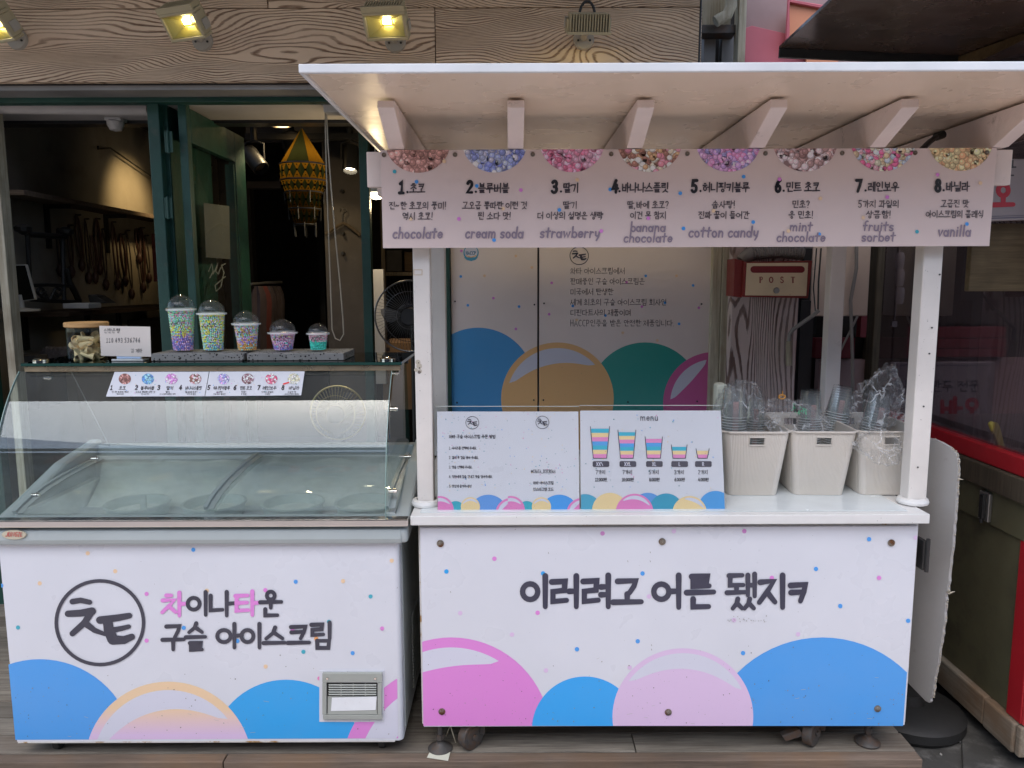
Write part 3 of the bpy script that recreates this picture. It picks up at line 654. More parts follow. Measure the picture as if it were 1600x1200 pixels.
# timber deck in front of the shop
deck = bpy.data.objects.new('deck', None); C.objects.link(deck); tag(deck, kind='structure')
DX1 = 1.48
deck.location = (0, 2.57, 0)
rr = rng(3); y = 2.57; k = 0
while y < 4.4:
    wd = .055 if k == 0 else .118
    segs = [(-3.4, -1.05), (-1.046, DX1+rr.uniform(-.004, .004))] if k % 2 == 0 else [(-3.4, .45), (.454, DX1+rr.uniform(-.004, .004))]
    for x0, x1 in segs:
        b = MB(); b.box(x0, y, -.035, x1, y+wd-.005, rr.uniform(-.002, .002)); b.build('plank', M['deckred'] if k == 0 else M['deck'], deck, bevel=.003)
    y += wd; k += 1
b = MB(); b.box(-3.4, 2.572, -.12, DX1-.003, 2.60, -.037); b.build('rusty_edge_beam', M['rustmetal'], deck, bevel=.004)
b = MB(); b.box(DX1-.045, 2.603, -.12, DX1-.006, 4.38, -.037); b.build('side_joist', M['deck'], deck)
# shop room
st = lambda nm, mb, m, **kw: tag(mb.build(nm, m, **kw), kind='structure')
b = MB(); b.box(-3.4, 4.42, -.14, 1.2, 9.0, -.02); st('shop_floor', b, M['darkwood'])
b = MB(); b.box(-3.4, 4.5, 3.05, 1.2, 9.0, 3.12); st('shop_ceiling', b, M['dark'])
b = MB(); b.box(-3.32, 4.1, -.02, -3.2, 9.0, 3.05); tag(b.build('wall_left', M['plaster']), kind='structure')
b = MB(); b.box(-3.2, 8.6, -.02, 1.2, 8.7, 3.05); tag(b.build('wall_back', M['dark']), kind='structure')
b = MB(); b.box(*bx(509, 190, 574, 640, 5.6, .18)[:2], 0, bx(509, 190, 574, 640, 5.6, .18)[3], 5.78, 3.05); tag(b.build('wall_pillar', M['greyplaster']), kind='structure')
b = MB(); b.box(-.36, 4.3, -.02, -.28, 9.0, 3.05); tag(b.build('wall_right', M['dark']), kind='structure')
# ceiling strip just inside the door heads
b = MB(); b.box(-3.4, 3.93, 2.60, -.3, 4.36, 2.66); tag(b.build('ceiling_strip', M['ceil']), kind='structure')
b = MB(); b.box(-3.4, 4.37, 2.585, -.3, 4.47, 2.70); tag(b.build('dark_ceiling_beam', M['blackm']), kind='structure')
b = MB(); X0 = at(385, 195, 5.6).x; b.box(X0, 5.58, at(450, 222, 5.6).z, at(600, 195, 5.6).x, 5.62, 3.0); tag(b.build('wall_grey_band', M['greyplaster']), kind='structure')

# ------------------------------------------------------------------ shop front (facade)
FY = 3.70
shop = thing('shopfront', 'limewashed timber shopfront with green folding door frames behind both counters', 'shopfront', (0, FY, 0))
def fb(u0, v0, u1, v1, nm, m, Y, dep, **kw):
    q = MB(); q.box(*bx(u0, v0, u1, v1, Y, dep)); return q.build(nm, m, shop, **kw)
zA = at(680, 12, FY).z; zB = at(680, 126, FY).z
for (u0, u1, z0, z1, dy) in ((-520, 679.3, zB, zA-.002, 0), (680.7, 1096, zB, zA-.002, .002), (-520, 420, zA+.002, zA+.34, .001), (421.5, 1096, zA+.002, zA+.34, .003)):
    q = MB(); q.box(at(u0, 70, FY).x, FY+dy, z0, at(u1, 70, FY).x, FY+.035, z1); q.build('fascia_board', M['whitewash'], shop, bevel=.002)
q = MB(); q.box(at(-520, 70, FY).x, FY+.037, zB-.005, at(1096, 70, FY).x, FY+.2, zA+.34); q.build('fascia_core', M['dark'], shop)
fb(-520, 127, 1110, 140.5, 'flashing', M['grey'], FY+.045, .14)
fb(-520, 141.5, 720, 160, 'door_head', M['green'], FY+.19, .07, bevel=.003)
# left jamb
fb(-330, 161, -6, 1100, 'green_jamb', M['green'], 3.96, .06, bevel=.003)
q = MB(); q.box(at(-3, 420, 3.96).x, 3.965, -.0, at(10, 420, 3.96).x, 4.04, 2.62); q.build('pale_jamb_strip', M['peel'], shop, bevel=.003)
# roller tube under the ceiling strip
q = MB(); q.cyl(at(-60, 168, 4.02), at(232, 172, 4.02), .028, n=16); q.build('roller_tube', M['ceil'], shop, smooth=True)
# folding green door leaves: post + leaves seen edge-on + glazed leaf swung in
def fold_post(u0t, u1t, Y, dep, nm='door_leaf_edge'):
    q = MB(); x0 = at(u0t, 360, Y).x; x1 = at(u1t, 360, Y).x
    q.box(x0, Y, .0, x1, Y+dep, at(u0t, 157, Y).z-.004); return q.build(nm, M['green'], shop, bevel=.004), (x0, x1)
fold_post(241, 259, 3.93, .05, 'door_post')
fold_post(262, 272, 4.00, .55)
p3, (lx0, lx1) = fold_post(288, 301, 3.97, .05)
for v in (222, 325):
    c = at(259, v, 3.93); q = MB(); q.box(c.x-.004, 3.925, c.z-.05, c.x+.035, 3.932, c.z+.05)
    q.cyl((c.x+.014, 3.922, c.z-.055), (c.x+.014, 3.922, c.z+.055), .006, n=8); q.build('hinge', M['green'], shop, smooth=True)
# the glazed leaf swings into the room: plane from (302,.. ) at Y 4.0 to (385) at Y 4.75
leaf = thing('glazed_door_leaf', 'green framed glazed door leaf swung into the shop with a paper notice', 'door', (at(303, 360, 4.0).x, 4.0, 0))
pa, pb = at(301, 360, 4.0), at(388, 360, 4.85); pa.z = pb.z = 0; dl = (pb-pa); Lf = dl.length; dl.normalize(); nl = Vector((dl.y, -dl.x, 0))
if nl.y > 0: nl = -nl
def lp(s, z, o=0): return pa+dl*s+nl*o+Vector((0, 0, z))
def lbar(s0, z0, s1, z1, th=.04, o=0): return [lp(s0, z0, o), lp(s1, z0, o), lp(s1, z1, o), lp(s0, z1, o)]
HT = 2.595
for nm, s0, z0, s1, z1 in (('stile', 0, .02, .05, HT), ('stile', Lf-.17, .02, Lf, HT), ('top_rail', .052, HT-.17, Lf-.172, HT), ('bottom_rail', .052, .02, Lf-.172, .5)):
    q = MB(); q.prism(lbar(s0, z0, s1, z1), nl*.04); q.build(nm, M['green'], leaf, bevel=.003)
q = MB(); q.prism(lbar(.052, .502, Lf-.172, HT-.172), nl*.006); q.build('pane', M['glass'], leaf)
q = MB(); q.prism(lbar(Lf-.21, .55, Lf-.195, HT-.19), nl*.05); q.build('pane_bead', M['green'], leaf)
LP = Pl(pa+nl*.008, nl)
# paper notice stuck to the glass
hz = LP.hit
q = MB(); q.prism([hz(318, 317, .0), hz(358, 322, .0), hz(360, 405, .0), hz(322, 402, .0)], nl*.001)
nt_ = q.build('notice_paper', paint('notice_paper', (.13, .125, .12), .8, bump=0), leaf)
pr = Print(LP, .002); c_ = (.03, .03, .03, 1)
pr.text('선종목', 341, 352, 11, c_, sw=.09, wf=.85); pr.text('격 할인!', 341, 378, 11, c_, sw=.09, wf=.85); pr.build('notice_writing', leaf)
pr = Print(LP, .002); wc = (.35, .35, .34, 1)
pr.stroke([(326, 424), (331, 412), (333, 424), (328, 434)], 1.6, wc); pr.stroke([(333, 428), (338, 418), (341, 410), (337, 424), (341, 428), (345, 418)], 1.6, wc)
pr.stroke([(352, 412), (346, 415), (350, 426), (345, 448), (338, 455), (336, 446), (352, 432)], 1.5, wc); pr.build('white_script', leaf)

# ------------------------------------------------------------------ things inside the left opening
WL = Pl((-3.195, 0, 0), (1, 0, 0))
sh = thing('wall_shelf', 'long dark brown shelf on brackets high on the left plaster wall', 'shelf', tuple(WL.hit(120, 330)))
p0, p1 = WL.hit(-12, 305), WL.hit(242, 341)
z = at(0,0,1).z
zs = (p0.z+p1.z)/2
q = MB(); q.box(-3.2, p0.y, zs-.02, -3.0, p1.y, zs+.012); q.build('shelf_board', M['deckred'], sh, bevel=.003)
for u, v in ((71, 325), (164, 340)):
    c = WL.hit(u, v); q = MB(); q.box(-3.199, c.y-.02, zs-.32, -3.18, c.y+.02, zs-.022); q.box(-3.18, c.y-.012, zs-.05, -3.03, c.y+.012, zs-.022); q.build('bracket', M['blackm'], sh)
sh2 = thing('display_shelf', 'low dark shelf board below the necklaces on the left wall', 'shelf', tuple(WL.hit(120, 480)))
p0, p1 = WL.hit(14, 488), WL.hit(228, 474)
q = MB(); q.box(-3.2, p0.y, p0.z-.03, -2.82, p1.y, p0.z); q.build('shelf_board', M['darkwood'], sh2, bevel=.003); SZ = p0.z
for u in (36, 135, 184):
    c = WL.hit(u, 500); q = MB(); q.box(-3.199, c.y-.02, SZ-.25, -3.175, c.y+.02, SZ-.032); q.build('bracket', M['blackm'], sh2)
# necklaces, each a thing
NK = [(89, 358, 94, 418), (107, 352, 112, 420), (119, 336, 128, 410), (132, 342, 139, 430), (143, 368, 149, 430), (150, 342, 156, 416), (159, 358, 166, 440), (175, 347, 184, 440), (188, 366, 196, 435), (197, 360, 206, 455), (213, 358, 218, 400), (220, 356, 224, 445), (226, 368, 233, 430)]
NL = ['thin dark cord necklace beside the rack post', 'dark cord necklace hanging above the ornate rack', 'looped brown bead necklace with a round pendant', 'long dark bead necklace with grey pendant', 'short red bead necklace with a red drop', 'dark bead necklace with a grey disc pendant', 'slender dark necklace with pale pendant low on the wall', 'long red brown necklace ending in a tassel', 'thick blue grey necklace below the shelf end', 'long necklace with round charm and tassel', 'bunched brown necklaces on the hook nearest the door', 'long tasselled strand beside the hook', 'folded bead strand closest to the green post']
for i, (u0, v0, u1, v1) in enumerate(NK):
    wdt = 3.2+(i % 3); pts = []
    for k in range(13):
        t = k/12; pts.append((u0+(u1-u0)*t-wdt*math.sin(math.pi*t)*.6, v0+(v1-v0)*t))
    for k in range(11, 0, -1):
        t = k/12; pts.append((u0+(u1-u0)*t+wdt*math.sin(math.pi*t)*.6+1, v0+(v1-v0)*t))
    q = MB(); q.tube([WL.hit(u, v, .02) for u, v in pts], .006+.002*(i % 3), 6, closed=True)
    root = tag(q.build('necklace', M['beadstring'] if i % 3 else M['cloth'], None, smooth=True), NL[i], 'necklace', 'necklaces hanging on the left wall')
    q = MB(); c = WL.hit(u1, v1+4, .02); q.lathe([(.002, .05), (.018, .03), (.026, 0), (.018, -.03), (.003, -.05)], c, 10); q.build('pendant', M['beadstring'], root, smooth=True)
    q = MB(); c = WL.hit(u0, v0, 0); q.cyl(c, c+Vector((.035, 0, 0)), .006, n=6); q.build('hook', M['blackm'], root)
# jewellery rack (black bar with scrolled foot)
rk = thing('jewellery_rack', 'black display rack with a horizontal bar and scrolled feet on the low shelf', 'rack', (WL.hit(90, 480).x+.2, WL.hit(90, 480).y, SZ))
WR = Pl((-3.0, 0, 0), (1, 0, 0))
for (u0, v0, u1, v1, r) in ((42, 366, 102, 370, .018), (43, 366, 48, 470, .014), (98, 366, 100, 470, .014)):
    q = MB(); q.tube([WR.hit(u0, v0), WR.hit((u0+u1)/2, (v0+v1)/2), WR.hit(u1, v1)], r, 8); q.build('bar' if u1-u0 > 40 else 'upright', M['blackm'], rk, smooth=True)
for u, v in ((36, 359), (103, 363)):
    q = MB(); q.lathe([(.01, -.03), (.045, -.01), (.05, .015), (.02, .035)], WR.hit(u, v), 10); q.build('finial', M['blackm'], rk, smooth=True)
q = MB()
for s, cu in ((1, 64), (-1, 90)):
    for k in range(3):
        cx, cy_, rad = cu+s*k*4, 455+k*6, 7-k*1.6
        q.tube([WR.hit(cx+rad*math.cos(a)*(1-a/14), cy_+rad*math.sin(a)*(1-a/14), .0) for a in [j*.5 for j in range(13)]], .010, 6)
q.tube([WR.hit(50, 446), WR.hit(75, 445), WR.hit(112, 447)], .012, 6); q.tube([WR.hit(48, 468), WR.hit(80, 470), WR.hit(122, 472)], .014, 6)
q.tube([WR.hit(104, 420), WR.hit(108, 440), WR.hit(118, 458), WR.hit(124, 472)], .02, 6)
q.build('scrollwork', M['blackm'], rk, smooth=True)
# tabletop mirror
mr = thing('table_mirror', 'tilted dark rectangular mirror on a round white stand', 'mirror', (WL.hit(30, 485).x+.25, WL.hit(30, 485).y, SZ))
WM = PY(4.75); b0 = [WM.hit(12, 414), WM.hit(40, 413), WM.hit(55, 468), WM.hit(27, 472)]
q = MB(); q.prism(b0, Vector((0, .025, 0))); q.build('frame', M['whitepl'], mr, bevel=.004)
q = MB(); q.prism([PY(4.746).hit(13.5, 415.5), PY(4.746).hit(39, 414.5), PY(4.746).hit(53, 467), PY(4.746).hit(28, 470)], Vector((0, .003, 0))); q.build('mirror_glass', paint('mirror_dark', (.06, .06, .06), .08, metal=.8, bump=0), mr)
q = MB(); c = WM.hit(34, 486); q.lathe([(.001, 0), (.1, 0), (.1, .012), (.02, .02), (.012, .1)], c, 24); q.build('stand', M['whitepl'], mr, smooth=True)
# boxes lying on the low shelf, striped cushion and pale crate below
q = MB(); q.box(*bx(98, 474, 138, 482, 5.05, .16)); tag(q.build('flat_box', M['whitepl'], bevel=.003), 'small pale box lying flat on the low shelf', 'box')
q = MB(); q.prism([PY(5.2).hit(137, 460), PY(5.2).hit(150, 462), PY(5.2).hit(168, 474), PY(5.2).hit(140, 474)], (0, .12, 0)); tag(q.build('jewellery_tray', M['blackm'], bevel=.003), 'black sloping jewellery tray on the low shelf', 'tray')
q = MB()
for i in range(7):
    u = 66+i*7; q.tube([PY(4.6).hit(u+(j*2.0), 574-26*math.sin(.3+j*.32), ) for j in range(8)], .028, 8)
tag(q.build('striped_cushion', paint('striped_cloth', (.12, .10, .09), .9, var=.4, scale=30), smooth=True), 'dark striped rolled cushion behind the freezer top', 'cushion')
q = MB(); q.box(*bx(22, 556, 58, 640, 4.45, .3)); tag(q.build('pale_crate', M['greyplaster'], bevel=.006), 'dull pale crate low behind the left jamb', 'crate')
q = MB(); q.box(*bx(128, 500, 240, 700, 6.4, .5)); tag(q.build('dark_cabinet', M['dark'], bevel=.01), 'black cabinet in the depth of the shop', 'cabinet')
q = MB(); q.prism([PY(6.0).hit(236, 365), PY(6.0).hit(252, 367), PY(6.0).hit(254, 440), PY(6.0).hit(240, 440)], (0, .03, 0)); tag(q.build('red_cloth_pouch', M['clothred'], bevel=.004), 'dark red cloth hanging beside the green post', 'cloth')
# motion sensor
sn = thing('motion_sensor', 'small white dome motion sensor under the ceiling strip', 'sensor', tuple(at(178, 183, 4.3)))
c = at(178, 186, 4.30); q = MB(); q.box(c.x-.045, 4.28, c.z-.01, c.x+.045, 4.36, c.z+.02); q.build('base', M['whitepl'], sn, bevel=.006)
q = MB(); q.lathe([(.045, 0), (.043, -.02), (.03, -.045), (.001, -.052)], (c.x, 4.315, c.z-.011), 18); q.build('dome', M['whitepl'], sn, smooth=True)
# hooks with wire on left wall
q = MB(); q.tube([WL.hit(153, 228, .05), WL.hit(153, 233, .05), WL.hit(172, 231, .05), WL.hit(240, 278, .05)], .006, 6); tag(q.build('wall_wire', M['blackm'], smooth=True), 'thin black wire strung from a wall hook to the door', 'wire')

# ------------------------------------------------------------------ middle opening: lantern, track lights, hanger, clothes, fans
lt = thing('patchwork_lantern', 'lit patchwork lantern with gold and green panels under a pointed top', 'lantern', tuple(at(475, 300, 4.7)))
cx, cyy = at(475, 300, 4.7).x, 4.7
def lz(v): return at(475, v, 4.7).z
def lr(px): return px/FPX*4.75
G1, G2, DK = (.30, .17, .022), (.045, .06, .03), (.02, .015, .010)
def band(v0, r0, v1, r1, n, pat, nm):
    q = MB(); m = n*2
    for i in range(m):
        a, b = 2*math.pi*i/m, 2*math.pi*(i+1)/m; z0, z1 = lz(v0), lz(v1)
        P = lambda r, t, z: (cx+lr(r)*math.cos(t), cyy+lr(r)*math.sin(t), z)
        if pat == 'stripe': q.add([P(r0, a, z0), P(r0, b, z0), P(r1, b, z1), P(r1, a, z1)], [(0,1,2,3)], 0, (G1 if (i//2) % 2 else G2))
        else:
            mid = (a+b)/2; mm = Vector(P((r0+r1)/2, mid, (z0+z1)/2)); e = [Vector(P(r0, a, z0)), Vector(P(r0, b, z0)), Vector(P(r1, b, z1)), Vector(P(r1, a, z1))]
            q.add(e+[mm], [(0,1,4),(2,3,4)], 0, G1 if v0 < 300 else tuple(t*.4 for t in G1)); q.add(e+[mm], [(1,2,4),(3,0,4)], 0, G2 if i % 2 else (.03, .05, .03))
            o = (mm-Vector((cx, cyy, mm.z))).normalized()*.006
            q.ico(mm+o, .007, 0, DK)
            for s_, t_ in ((0, 1), (2, 3)): q.ico((e[s_]+e[t_]+mm)/3+o, .004, 0, DK)
    q.build(nm, M['lantern'], lt)
band(201, 1, 258, 34, 6, 'stripe', 'cone_top'); band(258, 34, 282, 34, 9, 'diam', 'upper_band'); band(284, 33, 300, 28, 10, 'diam', 'middle_band'); band(302, 26, 326, 24, 9, 'diam', 'lower_band'); band(328, 22, 350, 16, 8, 'diam', 'tail_band')
q = MB()
for v, r_ in ((258, 34.4), (283, 34.2), (301, 27.5), (327, 23.5), (351, 16)): q.tube([(cx+lr(r_)*math.cos(a), cyy+lr(r_)*math.sin(a), lz(v)) for a in [2*math.pi*i/28 for i in range(28)]], .005, 5, closed=True)
for i in range(18):
    a = i*.35; rr_ = 30-(i % 3)*6; q.tube([(cx+lr(rr_)*math.cos(a), cyy+lr(rr_)*math.sin(a), lz(300+(i % 3)*24)), (cx+lr(rr_*.96)*math.cos(a), cyy+lr(rr_*.96)*math.sin(a), lz(318+(i % 3)*26))], .004, 5)
q.tube([(cx, cyy, lz(201)), (cx, cyy, 3.04)], .004, 6); q.build('braid_and_tassels', M['blackm'], lt, smooth=True)
ll = bpy.data.lights.new('lantern_bulb', 'POINT'); ll.energy = .4; ll.color = (1, .66, .25); ll.shadow_soft_size = .05; lo = bpy.data.objects.new('lantern_bulb', ll); C.objects.link(lo); lo.location = Vector((0, 0, lz(252)-lt.location.z)); lo.parent = lt

tr = thing('ceiling_track', 'thin black lighting track across the middle opening', 'lighting track', tuple(at(480, 214, 5.2)))
q = MB(); a, b = at(384, 214, 5.2), at(640, 216, 5.2); q.box(a.x, 5.18, a.z-.02, b.x, 5.22, a.z+.02); q.build('rail', M['blackm'], tr)
def spot(u, v, Y, tilt, label, lit):
    p = at(u, v, Y); t = thing('track_spotlight', label, 'spotlight', tuple(p), 0, 'black spotlights on ceiling tracks')
    ax = Vector((math.sin(tilt), -.35, -math.cos(tilt))).normalized()
    q = MB(); q.lathe([(.0, -.09), (.048, -.085), (.052, -.05), (.052, .08), (.046, .085), (.042, .06)], p, 20, axis=ax); q.build('can', M['blackm'], t, smooth=True)
    q = MB(); q.tube([p+Vector((-.06, 0, 0)), p+Vector((-.06, 0, .1)), p+Vector((0, 0, .12)), p+Vector((.06, 0, .1)), p+Vector((.06, 0, 0))], .007, 6); q.cyl(p+Vector((0, 0, .12)), p+Vector((0, 0, .2)), .02, n=10); q.build('yoke', M['blackm'], t, smooth=True)
    q = MB(); q.lathe([(0.0, .055), (.04, .055)], p, 16, axis=ax); q.build('lens', M['spotwhite'] if lit else M['metal'], t)
spot(548, 249, 5.2, 0, 'black cylindrical spotlight pointing down right of the lantern, lit', True)
spot(398, 250, 5.0, .7, 'black tilted spotlight just right of the glazed leaf', False)
spot(456, 232, 5.35, .2, 'black spotlight half hidden behind the lantern top', False)
spot(326, 240, 6.0, -.2, 'dark square spotlight seen through the glazed leaf', False)
dl_ = thing('ceiling_downlight', 'glowing oval downlight above the lantern, left of its tip', 'downlight', tuple(at(438, 196, 4.6)))
c = at(438, 196, 5.0); q = MB(); q.lathe([(.0, 0), (.058, 0)], c, 24); q.build('diffuser', M['lampwhite'], dl_)
q = MB(); q.lathe([(.058, -.004), (.068, -.004), (.068, .03), (.0, .03)], c, 24); q.build('rim', M['whitepl'], dl_, smooth=True)
q = MB(); q.cyl(c+Vector((0, 0, .03)), (c.x, c.y, 3.05), .012, n=8); q.build('stem', M['blackm'], dl_)
l2 = bpy.data.lights.new('downlight_glow', 'SPOT'); l2.energy = 7; l2.color = (1, .75, .42); l2.spot_size = R(120); l2.shadow_soft_size = .06; lo = bpy.data.objects.new('downlight_glow', l2); C.objects.link(lo); lo.location = c+Vector((0, 0, -.03))-dl_.location; lo.parent = dl_
# warm lamp washing the left wall
wl = thing('wall_washer_spot', 'shop spotlight washing the left wall with yellow light near the green post', 'spotlight', (-2.55, 6.5, 2.72))
q = MB(); ax = Vector((-.8, .1, -.42)).normalized(); q.lathe([(.0, -.08), (.05, -.08), (.052, .08), (.046, .08), (.044, .05)], (-2.55, 6.5, 2.72), 18, axis=ax); q.cyl((-2.55, 6.5, 2.76), (-2.55, 6.5, 3.05), .012, n=8); q.build('can', M['blackm'], wl, smooth=True)
q = MB(); q.lathe([(0.0, .045), (.042, .045)], (-2.55, 6.5, 2.72), 16, axis=ax); q.build('lens', M['spotwhite'], wl)
l3 = bpy.data.lights.new('wall_washer', 'SPOT'); l3.energy = 13; l3.color = (1, .70, .32); l3.spot_size = R(82); l3.spot_blend = .9; l3.shadow_soft_size = .05; lo = bpy.data.objects.new('wall_washer', l3); C.objects.link(lo); lo.parent = wl; lo.location = ax*.09; lo.rotation_euler = (-ax).to_track_quat('Z', 'Y').to_euler()
# clothes hanger on pillar
PH = PY(5.57)
hg = thing('clothes_hanger', 'pale wooden clothes hanger hooked on the grey pillar', 'hanger', tuple(PH.hit(536, 360)))
q = MB(); q.tube([PH.hit(u, v) for u, v in ((509, 366), (520, 358), (530, 352), (536, 349), (543, 352), (553, 359), (563, 368))], .012, 8); q.build('shoulder_bar', M['brown'], hg, smooth=True)
q = MB(); q.tube([PH.hit(u, v) for u, v in ((536, 349), (536, 335), (541, 330), (539, 325), (533, 326), (532, 331))], .004, 6); q.build('hook', M['blackm'], hg, smooth=True)
for u, v, l in ((535, 299, 'dark screw knob above the clothes hanger'), (536, 365, 'dark screw knob behind the clothes hanger'), (536, 396, 'dark screw knob below the clothes hanger')):
    q = MB(); c = PH.hit(u, v, -.01); q.cyl(c+Vector((0, .02, 0)), c-Vector((0, .02, 0)), .014, .01, n=10); tag(q.build('screw_head', M['blackm'], smooth=True), l, 'screw')
# dark doorway frame at the back
dw = thing('back_doorway', 'dark arched doorway in the depth of the shop behind the lantern', 'doorway', tuple(at(440, 450, 6.8)))
for nm, a in (('jamb', (386, 290, 398, 640)), ('jamb', (500, 290, 508, 640)), ('lintel', (386, 283, 508, 294))):
    q = MB(); q.box(*bx(*a, 6.8 if nm == 'jamb' else 6.79, .1)); q.build(nm, M['greyplaster'] if nm == 'lintel' else M['dark'], dw)
# clothes on a rail
cr = thing('clothes_rail', 'dark garments hanging close together on a rail behind the glazed leaf', 'clothes rail', tuple(at(415, 500, 5.4)))
q = MB(); q.tube([at(392, 444, 5.4), at(415, 442, 5.55), at(440, 441, 5.9)], .01, 6); q.build('rail', M['metal'], cr)
for i in range(5):
    Y = 5.3+i*.13; u = 404+i*7; q = MB(); pts = []
    for t, wv in ((0, 5), (.1, 11), (.2, 13), (.5, 12), (.8, 13), (1, 14)):
        v = 447+t*125; pts.append((v, wv))
    vs = []; n = 12
    for v, wv in pts:
        c = at(u, v, Y)
        vs += [(c.x+wv/FPX*Y*math.cos(2*math.pi*j/n), Y+.045*math.sin(2*math.pi*j/n)+.012*math.sin(j*3+i), c.z) for j in range(n)]
    q.add(vs, [(k*n+j, k*n+(j+1) % n, (k+1)*n+(j+1) % n, (k+1)*n+j) for k in range(len(pts)-1) for j in range(n)]); q.build('garment', M['cloth'] if i != 1 else M['clothred'], cr, smooth=True)
# blind chain loop
bc = thing('blind_chain', 'beaded pull chain loop hanging from a white roller bracket', 'chain', tuple(at(515, 165, 4.0)))
q = MB(); P4 = PY(4.05); pts = [(508, 168), (509, 230), (511, 300), (514, 380), (517, 460), (519, 515), (524, 529), (531, 532), (537, 522), (536, 500), (531, 440), (524, 370), (517, 290), (512, 220), (510, 168)]
q.tube([P4.hit(u, v) for u, v in pts], .0035, 6); q.build('chain', M['cord'], bc, smooth=True)
q = MB(); q.box(*bx(505, 162, 545, 175, 3.99, .09)); q.build('bracket', M['whitepl'], bc, bevel=.004)
# fans
def fan(name, label, u, v, Y, rpx, ringm, blades=True):
    c = at(u, v, Y); t = thing(name, label, 'fan', (c.x, c.y+.12, 0)); r_ = rpx/FPX*Y
    q = MB()
    for k in range(60 if r_ > .15 else 48):
        a = 2*math.pi*k/(60 if r_ > .15 else 48); q.tube([c+Vector((.05*math.cos(a), -.055, .05*math.sin(a))), c+Vector((r_*.6*math.cos(a+.12), -.05, r_*.6*math.sin(a+.12))), c+Vector((r_*.97*math.cos(a+.2), 0, r_*.97*math.sin(a+.2)))], .0013, 4)
    for f in (.35, .7): q.tube([c+Vector((r_*f*math.cos(a), -.052, r_*f*math.sin(a))) for a in [2*math.pi*i/32 for i in range(32)]], .0018, 4, closed=True)
    o = q.build('wire_guard', M['fan'] if ringm == 'fan' else M['fangold'], t); tag(o, kind='stuff')
    q = MB(); q.tube([c+Vector((r_*math.cos(a), 0, r_*math.sin(a))) for a in [2*math.pi*i/48 for i in range(48)]], .005, 8, closed=True); q.build('outer_ring', M[ringm], t, smooth=True)
    if blades:
        for k in range(3):
            a0 = k*2.094+math.pi*.94; q = MB(); vs = []; n = 8
            for i in range(n+1):
                f = i/n; r2 = .05+(r_*.86-.05)*f; wv = .10+.42*math.sin(math.pi*min(f*.9+.1, 1))**.8
                for s_ in (-.35, 1): vs.append(c+Vector((r2*math.cos(a0+s_*wv), .01+.02*s_, r2*math.sin(a0+s_*wv))))
            q.add(vs, [(2*i, 2*i+1, 2*i+3, 2*i+2) for i in range(n)]); q.build('blade', M['blade'], t, smooth=True)
    q = MB(); q.cyl(c+Vector((0, -.06, 0)), c+Vector((0, .14, 0)), .045, n=20); q.build('motor', M['blackm'], t, smooth=True)
    q = MB(); q.cyl(c+Vector((0, .1, 0)), (c.x, c.y+.1, .03), .014, n=10); q.build('pole', M['blackm'], t); q = MB(); q.lathe([(.17, 0), (.17, .02), (.02, .04)], (c.x, c.y+.1, 0), 24); q.build('base', M['blackm'], t, smooth=True)
fan('pedestal_fan', 'silver wire pedestal fan standing behind the cart\'s left post', 641, 494, 4.25, 55, 'fan')
fan('brass_ring_fan', 'fan with brass ring seen through the freezer hood glass', 528, 645, 3.75, 43, 'fangold', True)
# warm back room on the right of the pillar
wr = thing('stock_shelving', 'dim shelving with boxes and a warm lamp behind the pedestal fan', 'shelving', tuple(at(615, 500, 5.6)))
for (a, m, nm) in (((600, 378, 672, 384, 5.9, .3), 'brown', 'shelf'), ((600, 425, 672, 431, 5.9, .3), 'brown', 'shelf'), ((598, 300, 604, 700, 5.88, .05), 'brown', 'upright'), ((604, 391, 628, 424, 5.95, .2), 'dark', 'box'), ((632, 394, 660, 424, 5.95, .2), 'darkwood', 'box')):
    q = MB(); q.box(*bx(*a)); q.build(nm, M[m], wr, bevel=.003)
q = MB(); q.box(*bx(598, 535, 668, 640, 5.3, .4)); o = tag(q.build('carton', M['cardboard'], bevel=.004), 'brown carton with dark spots behind the pedestal fan', 'carton')
pr = Print(PY(5.3)); 
for u, v in ((606, 534+0), (606, 546), (619, 558), (619, 570)): pr.rect(u-3, v-3, u+3, v+3, (.03, .02, .02, 1))
pr.build('printed_spots', o)
q = MB(); q.box(*bx(584, 421, 601, 600, 5.0, .05)); tag(q.build('white_panel', M['whitepl'], bevel=.003), 'narrow white panel left of the pedestal fan', 'panel')
bl = thing('bulb_lamp', 'bright round lamp at the left end of the flavour banner', 'lamp', tuple(at(589, 302, 4.6)))
c = at(588, 302, 4.6); q = MB(); q.lathe([(0.001, .02), (.03, .012), (.04, -.008), (.028, -.03), (.001, -.036)], c, 18); q.build('bulb', M['spotwhite'], bl, smooth=True)
q = MB(); q.lathe([(.058, .0), (.05, .03), (.03, .055), (.001, .06)], c, 18); q.cyl(c+Vector((0, 0, .06)), (c.x, c.y, 3.05), .005, n=6); q.build('shade', M['metal'], bl, smooth=True)
l4 = bpy.data.lights.new('bulb_glow', 'POINT'); l4.energy = 5; l4.color = (1, .75, .42); l4.shadow_soft_size = .04; lo = bpy.data.objects.new('bulb_glow', l4); C.objects.link(lo); lo.parent = bl; lo.location = c+Vector((0, -.02, -.07))-bl.location
q = MB(); q.box(*bx(569, 160, 583, 900, 4.35, .06)); tag(q.build('green_inner_jamb', M['green'], bevel=.003), 'dark green inner door jamb left of the pedestal fan', 'door jamb')

